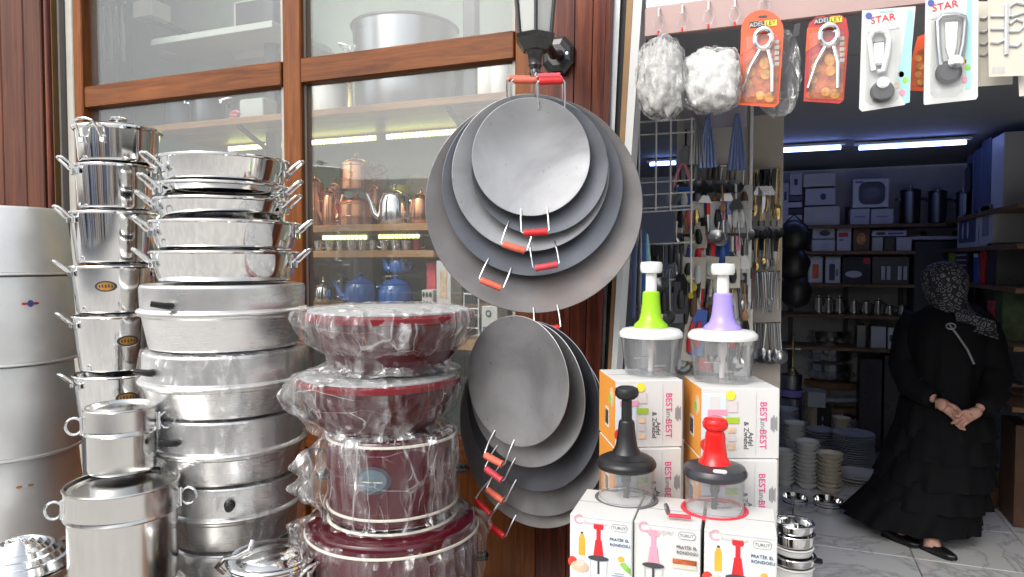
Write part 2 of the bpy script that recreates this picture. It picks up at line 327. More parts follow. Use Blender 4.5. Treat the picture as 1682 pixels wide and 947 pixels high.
# ------------------------------------------------------------------ mesh helpers
class MB:
    def __init__(self): self.v = []; self.f = []; self.mi = []; self.cur = 0
    def add(self, vs, fs, mx=None):
        o = len(self.v)
        self.v += [(mx @ Vector(p))[:] if mx else tuple(p) for p in vs]
        self.f += [tuple(i+o for i in f) for f in fs]; self.mi += [self.cur]*len(fs); return self
    def box(self, c, s, mx=None, bev=0):
        x, y, z = c; a, b, h = s[0]/2, s[1]/2, s[2]/2
        if not bev:
            vs = [(x+i*a, y+j*b, z+k*h) for k in (-1,1) for j in (-1,1) for i in (-1,1)]
            return self.add(vs, [(0,2,3,1),(4,5,7,6),(0,1,5,4),(2,6,7,3),(0,4,6,2),(1,3,7,5)], mx)
        vs, fs = [], []
        for k, ins in ((-h, bev), (-h+bev, 0), (h-bev, 0), (h, bev)):
            for (i, j) in ((-1,-1),(1,-1),(1,1),(-1,1)):
                A, B = a-ins, b-ins; q = min(bev, A, B)
                if i*j > 0: vs += [(x+i*A, y+j*(B-q), z+k), (x+i*(A-q), y+j*B, z+k)]
                else: vs += [(x+i*(A-q), y+j*B, z+k), (x+i*A, y+j*(B-q), z+k)]
        for l in range(3):
            for i in range(8): fs.append((l*8+i, l*8+(i+1)%8, l*8+8+(i+1)%8, l*8+8+i))
        fs += [tuple(range(7,-1,-1)), tuple(range(24,32))]
        return self.add(vs, fs, mx)
    def lathe(self, prof, seg=48, mx=None, close=False):
        vs, fs, rings = [], [], []
        for (r, z) in prof:
            if r < 1e-6: rings.append([len(vs)]); vs.append((0, 0, z))
            else:
                rings.append(list(range(len(vs), len(vs)+seg)))
                vs += [(r*cos(2*pi*i/seg), r*sin(2*pi*i/seg), z) for i in range(seg)]
        prs = list(zip(rings, rings[1:])) + ([(rings[-1], rings[0])] if close else [])
        for a, b in prs:
            for i in range(seg):
                j = (i+1) % seg
                if len(a) == 1 and len(b) == 1: break
                if len(a) == 1: fs.append((a[0], b[j], b[i]))
                elif len(b) == 1: fs.append((a[i], a[j], b[0]))
                else: fs.append((a[i], a[j], b[j], b[i]))
        return self.add(vs, fs, mx)
    def tube(self, pts, r, seg=8, mx=None, closed=False):
        pts = [Vector(p) for p in pts]; n = len(pts); vs, fs = [], []
        rs = r if isinstance(r, (list, tuple)) else [r]*n
        up = None
        for i, p in enumerate(pts):
            d = (pts[(i+1) % n] - pts[i-1]) if closed else (pts[min(i+1, n-1)] - pts[max(i-1, 0)])
            d = d.normalized() if d.length > 1e-9 else Vector((0,0,1))
            if up is None: up = Vector((0,0,1)) if abs(d.z) < .9 else Vector((1,0,0))
            a = d.cross(up)
            if a.length < 1e-6: a = d.cross(Vector((0,1,0)))
            a.normalize(); b = a.cross(d).normalized(); up = b
            vs += [p + (a*cos(2*pi*k/seg) + b*sin(2*pi*k/seg))*rs[i] for k in range(seg)]
        for i in range(n if closed else n-1):
            j = (i+1) % n
            for k in range(seg): fs.append((i*seg+k, i*seg+(k+1)%seg, j*seg+(k+1)%seg, j*seg+k))
        if not closed: fs += [tuple(range(seg-1, -1, -1)), tuple(range((n-1)*seg, n*seg))]
        return self.add(vs, fs, mx)
    def prism(self, pts, h, mx=None):
        """an outline in local XY (counter-clockwise), h thick in +Z"""
        n = len(pts); vs = [(x, y, 0) for x, y in pts] + [(x, y, h) for x, y in pts]
        fs = [tuple(range(n-1, -1, -1)), tuple(range(n, 2*n))] + [(i, (i+1)%n, n+(i+1)%n, n+i) for i in range(n)]
        return self.add(vs, fs, mx)
    def grid(self, fn, nu, nv, wrapu=False):
        vs = [fn(i/(nu if wrapu else nu-1), j/(nv-1)) for j in range(nv) for i in range(nu)]
        fs = []
        for j in range(nv-1):
            for i in range(nu if wrapu else nu-1):
                k = (i+1) % nu; fs.append((j*nu+i, j*nu+k, (j+1)*nu+k, (j+1)*nu+i))
        return self.add(vs, fs)
    def mesh(self, name, mats, smooth=True, ang=38):
        me = bpy.data.meshes.new(name); me.from_pydata(self.v, [], self.f)
        for m in (mats if isinstance(mats, (list, tuple)) else [mats]): me.materials.append(M[m] if isinstance(m, str) else m)
        me.polygons.foreach_set('material_index', self.mi)
        if smooth:
            me.polygons.foreach_set('use_smooth', [True]*len(me.polygons)); me.set_sharp_from_angle(angle=R(ang))
        me.validate(); me.update(); return me
    def build(self, name, mats, parent=None, mx=None, smooth=True, ang=38):
        o = bpy.data.objects.new(name, self.mesh(name, mats, smooth, ang)); COL.objects.link(o)
        if parent: o.parent = parent
        if mx: o.matrix_local = mx
        if smooth and ang <= 60 and len(self.f) > 150:
            wn = o.modifiers.new('normals', 'WEIGHTED_NORMAL'); wn.keep_sharp = True; wn.weight = 80
        return o
def tag(o, label=None, cat=None, group=None, kind=None):
    for k, x in (('label', label), ('category', cat), ('group', group), ('kind', kind)):
        if x: o[k] = x
    return o
def thing(name, label, cat, loc=(0,0,0), rz=0, group=None, mx=None):
    o = bpy.data.objects.new(name, None); COL.objects.link(o); o.empty_display_size = .05
    if mx: o.matrix_world = mx
    else: o.location = loc; o.rotation_euler = (0, 0, rz)
    return tag(o, label, cat, group)
def dup(root, loc=None, rz=None, label=None, group=None):
    def cp(o, par):
        c = o.copy(); COL.objects.link(c)
        if par: c.parent = par
        for ch in list(o.children): cp(ch, c)
        return c
    r_ = cp(root, None)
    if loc is not None: r_.location = loc
    if rz is not None: r_.rotation_euler = (0, 0, rz)
    if label: r_['label'] = label
    if group: r_['group'] = group
    return r_
def RZ(a): return Matrix.Rotation(a, 4, 'Z')
def RX(a): return Matrix.Rotation(a, 4, 'X')
def RY(a): return Matrix.Rotation(a, 4, 'Y')
def T(*p): return Matrix.Translation(Vector(p if len(p) > 1 else p[0]))
def lettering(name, txt, size, m, parent, mx, align='CENTER', depth=.0004, sx=1.0):
    """flat print: lettering turned into a thin mesh, reading in local XY"""
    c = bpy.data.curves.new(name, 'FONT'); c.body = txt; c.size = size; c.align_x = align; c.align_y = 'CENTER'; c.extrude = depth; c.resolution_u = 3
    tmp = bpy.data.objects.new(name, c); COL.objects.link(tmp)
    dg = bpy.context.evaluated_depsgraph_get(); me = bpy.data.meshes.new_from_object(tmp.evaluated_get(dg))
    bpy.data.objects.remove(tmp); bpy.data.curves.remove(c)
    me.materials.clear(); me.materials.append(M[m])
    o = bpy.data.objects.new(name, me); COL.objects.link(o); o.parent = parent; o.matrix_local = mx @ Matrix.Diagonal((sx, 1, 1, 1))
    return o
def face_mx(x, y, z): return T(x, y, z) @ RX(pi/2)      # local XY of print -> stands upright, facing -Y
def oval(a, b, n=20): return [(a*cos(2*pi*i/n), b*sin(2*pi*i/n)) for i in range(n)]
def rrect(a, b, q, n=4):
    pts = []
    for cx, cy, s in ((a-q, b-q, 0), (-a+q, b-q, pi/2), (-a+q, -b+q, pi), (a-q, -b+q, 3*pi/2)):
        pts += [(cx+q*cos(s+pi/2*i/n), cy+q*sin(s+pi/2*i/n)) for i in range(n+1)]
    return pts
def vessel(r0, r1, h, lip=.006, th=.003, bead=.004, q=.012):
    """profile of an open pan: base radius r0, rim radius r1, height h, rolled rim"""
    return [(0, 0), (r0-q, 0), (r0-q*.3, q*.3), (r0, q), (r0+(r1-r0)*.5, h*.5), (r1, h-bead*2), (r1+lip, h-bead*1.6), (r1+lip+bead*.5, h-bead*.8),
            (r1+lip, h), (r1-th, h), (r1-th*1.5, h-bead*2), (r0-th, q), (r0-q, th), (0, th)]
def loop_handle(r, zh, w=.028, out=.052, rise=.045, tr=.0042):
    """a bent-wire side handle pointing along +X from a wall of radius r at height zh"""
    b = MB()
    b.tube([(r-.001, -w, zh), (r+.012, -w, zh+.004), (r+out*.55, -w*.95, zh+rise*.55), (r+out*.9, -w*.8, zh+rise*.95), (r+out, -w*.35, zh+rise*1.05),
            (r+out, w*.35, zh+rise*1.05), (r+out*.9, w*.8, zh+rise*.95), (r+out*.55, w*.95, zh+rise*.55), (r+.012, w, zh+.004), (r-.001, w, zh)], tr, 8)
    for s in (-1, 1): b.box((r+.004, s*w, zh-.004), (.008, .016, .022), None, .002)
    return b
def curved_sticker(r_of_z, ang, z, a, b, off=.0012, rings=4, seg=24):
    """a thin oval sticker following a round wall; two material slots: face, border"""
    mb = MB(); vs, fs, mi = [], [], []
    for k in range(rings+1):
        q = k/rings
        for i in range(seg):
            u, w_ = a*q*cos(2*pi*i/seg), b*q*sin(2*pi*i/seg); rr = r_of_z(z+w_)+off
            th_ = ang + u/rr; vs.append((rr*cos(th_), rr*sin(th_), z+w_))
    for k in range(rings):
        for i in range(seg):
            j = (i+1) % seg; fs.append((k*seg+i, k*seg+j, (k+1)*seg+j, (k+1)*seg+i)); mi.append(0 if k < rings-1 else 1)
    mb.add(vs, fs); mb.mi = mi; return mb
# ================================================================== THE SETTING
# street and shop floor
def struct(o): o['kind'] = 'structure'; return o
b = MB(); b.box((0, 0, -.06), (60, 60, .1)); struct(b.build('street_ground', 'asphalt', smooth=False))
fl = struct(thing('floor', None, None, (0, 0, 0)))
b = MB(); b.box((0, 4.7, -.005), (5.2, 5.2, .012)); b.build('mortar_bed', 'grout', fl, smooth=False)
tile = MB(); tile.box((0, 0, .008), (.594, .594, .014), None, .002); tme = tile.mesh('floor_tile', 'marble', smooth=False)
o0 = at_z(1513, 947, 0)
for i in range(-5, 5):
    for j in range(-1, 8):
        x, y = o0.x + .6*i + .3, o0.y + .6*j - .1
        if not (-2.5 < x < 2.4 and 2.2 < y < 7.1): continue
        o = bpy.data.objects.new('floor_tile', tme); COL.objects.link(o); o.parent = fl; o.location = (x, y, 0)
        o.rotation_euler = (0, 0, random.choice((0, pi/2, pi, -pi/2)))

# ---- facade: everything stands on the plane GY
GY = 2.25
def xg(px, Y=GY): return at_y(px, 430, Y).x
def zg(px, py, Y=GY): return at_y(px, py, Y).z
XL, XR = xg(128), xg(846)
ZT = 3.6
def upright(px0, px1, Y, th, m, z0=0.0, z1=ZT, bev=.004):
    x0, x1 = xg(px0, Y), xg(px1, Y); b = MB(); b.box(((x0+x1)/2, Y+th/2, (z0+z1)/2), (x1-x0, th, z1-z0), None, bev); return b
# left wooden pier
t = thing('wooden_pier', 'dark red boarded pier at the far left edge of the shopfront', 'pier', (0, 0, 0))
for a, c in ((-75, -22), (-21, 10), (11, 47), (48, 76)): upright(a, c, 2.16, .03, 'red_wood').build('plank', 'red_wood_left', t)
upright(-75, 77, 2.19, .12, 'rubber').build('backing', 'rubber', t)
b = MB(); xx = xg(82, 2.14); b.tube([(xx, 2.155, 0), (xx, 2.155, ZT)], .013, 10); b.build('corner_bead', 'red_wood', t)
t = thing('frame_surround', 'dark grooved strips and pale putty strip left of the window frame', 'trim', (0,0,0))
for a, c, mm, Y in ((88.5, 93, 'jamb_brown', 2.2), (93.5, 101, 'dark_strip', 2.225), (101.5, 105, 'pale_strip', 2.23), (105.5, 115.5, 'dark_strip', 2.215), (116, 127.5, 'pale_strip', 2.21)):
    upright(a, c, Y, .06, mm).build('strip', mm, t)
# window frame with four panes
z_top0, z_bot0 = zg(468, 103), zg(468, 143)
t = thing('storefront_window', 'large wood framed shop window of four panes behind the stacked cookware', 'window', (0,0,0))
upright(128.3, 142, GY-.04, .08, 0).build('stile', 'frame_wood_upright', t)
upright(846, 880, GY-.04, .08, 0).build('stile', 'frame_wood_upright', t)
upright(468, 497, GY-.035, .07, 0).build('mullion', 'frame_wood_upright', t)
for (p0, p1) in ((142.2, 467.8), (497.2, 845.8)):
    x0, x1 = xg(p0, GY-.02), xg(p1, GY-.02); zc, zh = (z_top0+z_bot0)/2, z_top0-z_bot0
    b = MB(); b.box(((x0+x1)/2, GY, zc), (x1-x0, .062, zh), None, .004); b.build('rail', 'frame_wood_level', t)
    b = MB(); b.box(((x0+x1)/2, GY, ZT-.05), (x1-x0, .06, .1), None, .004); b.build('rail', 'frame_wood_level', t)
    b = MB(); b.box(((x0+x1)/2, GY, .92), (x1-x0, .06, .1), None, .004); b.build('rail', 'frame_wood_level', t)
    b = MB(); b.box(((x0+x1)/2, GY+.01, .43), (x1-x0, .03, .86), None, .004); b.build('lower_panel', 'frame_wood_upright', t)
    for z0, z1 in ((.975, z_bot0), (z_top0, ZT-.105)):
        b = MB(); b.box(((x0+x1)/2, GY+.004, (z0+z1)/2), (x1-x0+.004, .005, z1-z0), None); b.build('pane', 'window_glass', t, smooth=False)
        for xe in (x0+.007, x1-.007):      # pale glazing gasket beside the glass
            b = MB(); b.box((xe, GY-.006, (z0+z1)/2), (.010, .012, z1-z0-.004)); b.build('gasket', 'pale_strip', t, smooth=False)
# right wooden pillar: boards, leaning a little to the right towards the top
t = thing('wooden_pillar', 'dark red boarded pillar between the window and the doorway', 'pillar', (0,0,0))
PY = 2.17
def leaning(px_top0, px_top1, lean0, lean1, Y, th):
    """upright board; its edges move lean px to the left over the picture's 600 px, as the real ones do"""
    b = MB(); vs = []
    ztop, zbot = ZT, 0
    za, zb_ = at_y(px_top0, 0, Y).z, at_y(px_top0, 600, Y).z
    xa0, xb0 = at_y(px_top0, 0, Y).x, at_y(px_top0-lean0, 600, Y).x
    xa1, xb1 = at_y(px_top1, 0, Y).x, at_y(px_top1-lean1, 600, Y).x
    def ex(xa, xb, z): return xb + (xa-xb)*(z-zb_)/(za-zb_)
    for z in (zbot, ztop):
        for y in (Y, Y+th):
            for (xa, xb) in ((xa0, xb0), (xa1, xb1)): vs.append((ex(xa, xb, z), y, z))
    b.add(vs, [(0,2,3,1),(4,5,7,6),(0,1,5,4),(2,6,7,3),(0,4,6,2),(1,3,7,5)]); return b
for a, c, la, lc in ((880.5, 944, 0, 10), (945.5, 974, 10, 14), (975.5, 996, 14, 20)):
    leaning(a, c, la, lc, PY, .03).build('plank', 'red_wood', t, smooth=False)
leaning(881, 996, 0, 20, PY+.031, .3).build('core', 'dark_strip', t, smooth=False)
leaning(996.5, 1006, 20, 20, PY-.012, .03).build('edge_bead', 'red_wood', t, smooth=False)
t = thing('door_jamb', 'slim white door jamb with brown and black edge strips right of the pillar', 'door jamb', (0,0,0))
leaning(1006.5, 1019, 21, 27, PY+.01, .05).build('track', 'dull_steel', t, smooth=False)
leaning(1019.4, 1029, 27, 31, PY+.03, .05).build('rubber_seal', 'rubber', t, smooth=False)
leaning(1029.4, 1040, 31, 36, PY-.01, .06).build('brown_strip', 'jamb_brown', t, smooth=False)
leaning(1040.4, 1055, 36, 42, PY-.03, .09).build('white_post', 'jamb_white', t, smooth=False)
# fascia over the doorway with clear hooks
FY = 2.06
t = thing('door_fascia', 'pinkish board over the doorway with a pale blue strip above it', 'fascia', (0,0,0))
xf0, xf1 = xg(1056, FY), 2.6
zl, zu = zg(1200, 44, FY), zg(1100, 7, FY)
b = MB(); b.box(((xf0+xf1)/2, FY+.015, (zl+zu)/2), (xf1-xf0, .03, zu-zl), None, .003); b.build('board', 'fascia_pink', t)
b = MB(); b.box(((xf0+xf1)/2, FY+.03, zu+.152), (xf1-xf0, .03, .3), None, .003); b.build('upper_strip', 'fascia_pale', t)
# wall above the shop (out of frame, shades the interior)
wt = thing('facade_wall', 'plain upper wall of the shop above window and doorway', 'wall', (0,0,0))
b = MB(); b.box((-.6, 2.5, ZT+1.2), (9, .5, 2.36)); b.build('wall_face', 'opp_wall', wt, smooth=False)
b = MB(); b.box((3.6, 2.5, ZT/2), (2.0, .5, ZT-.05)); b.build('wall_face', 'opp_wall', wt, smooth=False)
b = MB(); b.box(((xf0+2.6)/2, 2.35, (zu+ZT)/2+.16), (2.6-xf0, .1, ZT-zu-.33)); b.build('wall_face', 'opp_wall', wt, smooth=False)
b = MB(); xw = at_y(92, 430, 2.25).x; b.box((xw-1.2, 2.31, ZT/2), (2.4, .03, ZT-.05)); b.build('wall_face', 'opp_wall', wt, smooth=False)

# ---- room behind the doorway
BY, RX_, LX, CZ = 6.8, 1.47, -2.55, zz(274, 6.8/1.10)
CZ = at_y(1450, 275, BY).z
def wallbox(name, label, c, s, m='shop_wall', cat='wall'):
    b = MB(); b.box(c, s); return tag(b.build(name, m, smooth=False), label, cat)
wallbox('back_wall', 'pale back wall of the shop behind the shelves', ((LX+RX_)/2, BY+.06, CZ/2), (RX_-LX+.4, .1, CZ+.02))
wallbox('side_wall', 'right side wall of the shop past the woman', (RX_+.06, (BY+2.7)/2, CZ/2), (.1, BY-2.7, CZ+.02))
wallbox('side_wall', 'left side wall of the shop hidden behind the window display', (LX-.06, (BY+3.1)/2, CZ/2), (.1, BY-3.1, CZ+.02))
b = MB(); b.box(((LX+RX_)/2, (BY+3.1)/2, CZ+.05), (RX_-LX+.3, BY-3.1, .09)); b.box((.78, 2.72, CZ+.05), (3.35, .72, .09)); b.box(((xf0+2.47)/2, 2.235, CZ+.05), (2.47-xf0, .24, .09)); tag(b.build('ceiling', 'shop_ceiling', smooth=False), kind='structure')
def tube_light(px0, px1, y0, y1, Y, label):
    a, c = at_y(px0, y0, Y), at_y(px1, y1, Y)
    Z = CZ-.035; k = (a+c)/2
    t = thing('tube_light', label, 'ceiling light', (k.x, k.y, Z), 0, 'tube lights on the shop ceiling')
    L = abs(c.x-a.x)
    b = MB(); b.box((0, 0, .021), (L+.06, .05, .02), None, .003); b.build('fitting', 'white_plastic', t)
    b = MB(); b.tube([(-L/2, 0, -.006), (L/2, 0, -.006)], .013, 10); b.build('lamp_tube', 'tube_blue', t)
Yt = (CZ-.04-1.6)/ (at_y(1500, 238, 1.0).z-1.6)
tube_light(1411, 1587, 241, 235, Yt, 'long lit blue-white tube light on the shop ceiling, the right one')
tube_light(1222, 1381, 250, 246, Yt*.985, 'lit blue-white tube light on the shop ceiling, the middle one')
tube_light(1068, 1110, 260, 257, Yt*1.05, 'short lit tube light seen through the white wire grid')

# ---- across the street: the row of shops that the metal reflects (behind the camera)
OY = -8.0
def opposite(x0, x1, h, wall_m, label, strips):
    t = thing('opposite_shop', label, 'building', ((x0+x1)/2, OY, 0), 0, 'shops across the street')
    W = x1-x0
    b = MB(); b.box((0, -1.0, h/2), (W-.02, 1.9, h)); b.build('wall', wall_m, t, smooth=False)
    rr_ = random.Random(int(x0*10)); q_ = .02
    while q_ < .95:                          # goods hanging in front of the shop
        w2 = rr_.uniform(.015, .06); b = MB(); z1_ = rr_.uniform(2.2, 3.1); z0_ = rr_.uniform(.1, .8)
        b.box((-W/2+(q_+w2/2)*W, .16, (z0_+z1_)/2), (w2*W, .10, z1_-z0_), None, .01); b.build('hanging_goods', rr_.choice(('opp_pink', 'opp_blue', 'opp_dark', 'opp_ochre', 'opp_white', 'opp_dark', 'opp_wall')), t, smooth=False); q_ += w2+rr_.uniform(.01, .09)
    for (u, w_, z0, z1, m_, nm) in strips:
        b = MB(); b.box((-W/2+u*W, .0, (z0+z1)/2), (w_*W, .14, z1-z0), None, .01); b.build(nm, m_, t, smooth=False)
opposite(-17, -9.5, 3.5, 'opp_white', 'white rendered shop across the street with dark doors', [(.2,.16,0,2.4,'opp_dark','door'), (.55,.2,.4,2.3,'opp_ochre','shutter'), (.85,.1,0,2.4,'opp_blue','door')])
opposite(-9.5, -4.2, 3.3, 'opp_wall', 'cream shop across the street with a red doorway', [(.12,.12,0,2.5,'opp_pink','door'), (.4,.22,.5,2.3,'opp_dark','shop_window'), (.72,.1,0,2.4,'opp_white','shutter'), (.9,.08,0,2.5,'opp_blue','banner')])
opposite(-4.2, 1.2, 3.5, 'opp_white', 'white shop across the street with hanging coloured goods', [(.1,.07,.4,2.3,'opp_dark','shop_window'), (.3,.09,.3,2.2,'opp_blue','banner'), (.5,.07,.2,2.4,'opp_ochre','shutter'), (.7,.06,0,2.3,'opp_pink','banner'), (.88,.1,0,2.4,'opp_dark','door')])
opposite(1.2, 6.5, 3.3, 'opp_wall', 'cream shop across the street with blue banner', [(.15,.14,0,2.4,'opp_dark','door'), (.42,.08,.3,2.3,'opp_blue','banner'), (.6,.1,0,2.4,'opp_white','shutter'), (.82,.14,.4,2.4,'opp_dark','shop_window')])
opposite(6.5, 14, 3.5, 'opp_white', 'white rendered shop across the street at the right end', [(.2,.1,0,2.4,'opp_pink','door'), (.5,.2,.5,2.4,'opp_dark','shop_window'), (.8,.1,0,2.4,'opp_ochre','shutter')])

# ================================================================== WINDOW DISPLAY behind the glass
DX0, DX1, DY = -3.95, xg(838, 2.3)+.10, 3.0
t = thing('display_cabinet', 'display shelving with brown shelves and dark posts behind the shop window', 'shelving', (0,0,0))
b = MB(); b.box(((DX0+DX1)/2, DY+.03, 2.2), (DX1-DX0, .05, 2.9)); b.build('back_panel', 'case_wall', t, smooth=False)
b = MB(); b.box((DX0-.03, (2.3+DY)/2, 2.2), (.05, DY-2.3, 2.9)); b.build('side_panel', 'case_wall', t, smooth=False)
b = MB(); b.box((DX1+.03, (2.3+DY)/2, 2.2), (.05, DY-2.3, 2.9)); b.build('side_panel', 'case_white', t, smooth=False)
b = MB(); b.box(((DX0+DX1)/2, (2.3+DY)/2, 3.62), (DX1-DX0, DY-2.3, .05)); b.build('top_panel', 'case_white', t, smooth=False)
SY0 = 2.5
def zs(px, py, Y=SY0): return at_y(px, py, Y).z
Z_U, Z_M, Z_L, Z_K = zs(600, 172), zs(600, 368), zs(600, 411), zs(620, 498, 2.6)
def shelf(x0, x1, z, y0=SY0, y1=DY-.01, m_='shelf_wood', th=.03):
    b = MB(); b.box(((x0+x1)/2, (y0+y1)/2, z-th/2), (x1-x0, y1-y0, th), None, .002); return b.build('shelf', m_, t, smooth=False)
shelf(xg(232, SY0), DX1-.03, Z_U); shelf(xg(500, SY0)-.5, xg(720, SY0), Z_M); shelf(xg(500, SY0)-.5, xg(712, SY0), Z_L)
shelf(DX0+.01, xg(752, 2.4), Z_K, 2.36); shelf(DX0+.02, DX1-.02, zs(800, 560, 2.4), 2.33)
Z_V = zs(400, 40, 2.55)
shelf(xg(255, 2.55), xg(452, 2.55), Z_V, 2.55, m_='case_white')
for px, wd in ((214, .055), (452, .06), (775, .06), (600, .035)):
    x = xg(px, 2.75); z1 = 3.58 if px != 600 else Z_L-.035
    b = MB(); b.box((x, 2.75 if px != 600 else 2.93, (z1+.95)/2), (wd, .05, z1-.95), None, .004); b.build('post', 'post_dark', t)
for px in (214, 452, 775):
    x = xg(px, 2.75)
    b = MB(); b.tube([(x, 2.72, Z_U-.12), (x, 2.52, Z_U-.035)], .012, 8); b.build('bracket', 'post_dark', t)
a = at_y(238, 24, 2.62); c = at_y(316, 60, 2.9)
b = MB(); b.tube([a, c], .02, 8); b.build('bracket', 'post_dark', t)
def led(px0, px1, Y, z, label):
    x0, x1 = xg(px0, Y), xg(px1, Y)
    q = thing('led_strip', label, 'led light', ((x0+x1)/2, Y, z), 0, 'lit strips under the display shelves')
    b = MB(); b.box((0, .02, 0), (x1-x0+.01, .02, .034), None, .003); b.build('channel', 'case_white', q)
    n = max(4, int((x1-x0)/.022)); e = MB()
    e.box(((x0+.002)*0, .006, 0), (.012, .008, .02)); me = e.mesh('diode', 'led_yellow', smooth=False)
    for i in range(n):
        o = bpy.data.objects.new('diode', me); COL.objects.link(o); o.parent = q; o.location = (-(x1-x0)/2 + (i+.5)*(x1-x0)/n, 0, 0)
led(505, 618, 2.9, Z_U-.055, 'left half of the lit strip under the upper window shelf')
led(634, 752, 2.9, Z_U-.055, 'right half of the lit strip under the upper window shelf')
led(376, 464, 2.9, Z_U-.055, 'lit strip seen through the left pane behind the pans')
led(528, 602, 2.86, zs(570, 389, 2.86), 'left half of the lit strip above the row of small cups')
led(620, 688, 2.86, zs(650, 387, 2.86), 'right half of the lit strip above the row of small cups')
# ================================================================== COOKWARE IN FRONT OF THE WINDOW
def axis(px, d): p = at_d(px, 430, d); return p.x, p.y
# low wooden bench that carries the stacks (just below the picture)
BZ = .56
t = thing('display_bench', 'low wooden bench under the stacked cookware in front of the window', 'bench', (0,0,0), )
xa, xb = -2.25, -.28
for k in range(4):
    b = MB(); b.box(((xa+xb)/2, 1.30+.2*k, BZ-.02), (xb-xa, .196, .036), None, .004); b.build('plank', 'bench_wood', t, smooth=False)
for x in (xa+.1, xb-.1):
    for y in (1.27, 1.92):
        b = MB(); b.box((x, y, (BZ-.04)/2), (.06, .06, BZ-.045), None, .004); b.build('leg', 'bench_wood', t, smooth=False)

# ---- A: big spun aluminium pots, upside down, one on the other, at the left edge
d = 2.55; px = 6; X, Y = axis(px, d); k = cos(atan((px-841)/F))
ys = [342, 451, 592, 739, 882]; hw = [(110, 121), (117, 126), (117, 130), (122, 134)]
labs = ['topmost of the big matt aluminium pots at the left edge', 'second big matt aluminium pot from the top, with a small red and blue mark',
        'third big matt aluminium pot from the top, plain sided', 'lowest big matt aluminium pot in view, with a small gold mark']
for i in range(4):
    z1, z0 = zz(ys[i], d), zz(ys[i+1], d); h = z1-z0-.001
    rt, rb = [v*d/F*k for v in hw[i]]
    t = thing('aluminium_pot', labs[i], 'pot', (X, Y, z0), 0, 'big aluminium pots stacked at the left edge')
    b = MB(); b.lathe([(0, h-.004), (rt-.02, h), (rt-.004, h-.002), (rt, h-.010), ((rt+rb)/2+.001, h*.5), (rb-.001, .018), (rb, .012), (rb-.006, .011), (rb-.008, .03), (rt-.012, h-.014), (0, h-.016)], 96)
    b.build('body', 'alu_satin', t)
    b = MB(); b.lathe([(rb-.003, .0005), (rb+.003, .0005), (rb+.006, .004), (rb+.005, .010), (rb-.003, .0115)], 96, close=True); b.build('rolled_rim', 'alu_satin', t)
    if i in (1, 3):
        a_ = cam_ang(px) + asin((48-px)/hw[i][1]) if i == 1 else cam_ang(px) + asin((31-px)/hw[i][1])
        zs_ = zz(495 if i == 1 else 780, d) - z0
        rf = lambda z, rb=rb, rt=rt, h=h: rb + (rt-rb)*z/h + .001
        for j, (dx, mm) in enumerate(((-.018, 'ink_red'), (0, 'ink_blue'), (.018, 'ink_red')) if i == 1 else ((-.018, 'sticker_gold'), (0, 'ink_sky'), (.018, 'sticker_gold'))):
            curved_sticker(rf, a_+dx/rb, zs_, .010, .0045 if j != 1 else .012 if i == 1 else .006).build('printed_mark', [mm, mm], t)
ZA = zz(882, d)
b = MB(); b.lathe([(0, BZ+.001), (.2, BZ+.001), (.205, ZA-.002), (0, ZA-.002)], 48); tag(b.build('crate_drum', 'dark_steel'), 'plain dark drum under the big aluminium pots', 'drum').location = (X, Y, 0)

# ---- lidded pots with loop handles (second stack)
def pot(label, px, d, y_rim, y_base, hw_rim, hw_base, m='steel_mirror', cat='pot', group=None, name='cooking_pot', handles='LR', lid=None, hz=.86, hs=1.0, jog=0, extra=0):
    X, Y = axis(px, d); k = cos(atan((px-841)/F))
    z1, z0 = zz(y_rim, d), zz(y_base, d); h = z1-z0-.0015+extra
    rt, rb = hw_rim*d/F*k, hw_base*d/F*k
    t = thing(name, label, cat, (X, Y, z0-extra), 0, group)
    b = MB(); b.lathe(vessel(rb, rt, h, lip=.005, bead=.0045), 80); b.build('body', m, t)
    for c in handles:
        a_ = right_ang(px) + (-.30 if c == 'R' else pi+.30) + jog
        loop_handle(rt-.001+(rb-rt)*(1-hz), h*hz, .030*hs, .05*hs, .036*hs).build('handle', 'chrome', t, RZ(a_))
    return t, rt, rb, h
d = 2.35; px = 193; G = 'steel pots stacked left of the pans'
defs = [(435, 512, 74, 66, 'shiny steel pot with gold oval sticker, third down in the pot stack', (175, 468)),
        (515, 606, 73, 64, 'shiny steel pot with gold oval sticker near its right side, fourth down', (210, 555)),
        (610, 700, 74, 65, 'shiny steel pot with gold oval sticker just above the small canister lid', (206, 645))]
t, rt, rb, h = pot('shiny steel pot directly under the lidded pot, with wire loop handles', px, d, 274, 346, 66, 62, group=G)
t, rt, rb, h = pot('tall plain shiny steel pot second down, below the loop handled one', px-3, d, 349, 433, 72, 64, group=G)
t['label'] = 'tall shiny steel pot without sticker above the three stickered pots'
for (y1, y0, a1, a0, lab, (sx, sy)) in defs:
    t, rt, rb, h = pot(lab, px-2, d, y1, y0, a1, a0, group=G, handles='LR', jog=random.uniform(-.15, .15))
    zs_ = zz(sy, d)-t.location.z; rf = lambda z, rt=rt, rb=rb, h=h: rb+(rt-rb)*z/h
    am = cam_ang(px) + asin((sx-px)/a1)
    curved_sticker(rf, am, zs_, .033, .0175).build('sticker', ['sticker_gold', 'ink_dark'], t)
    for q in range(5): curved_sticker(rf, am+(q-2)*.0085/rb, zs_+.001*(q % 2), .0025, .006, .0019, 2, 8).build('sticker_mark', ['ink_dark', 'ink_dark'], t)
b = MB(); b.lathe([(0, 0), (.11, 0), (.115, zz(701, d)-BZ-.004), (0, zz(701, d)-BZ-.004)], 40); tag(b.build('support_drum', 'dark_steel'), 'dark drum hidden behind the canisters under the pot stack', 'drum').location = (*axis(px, d), BZ+.001)
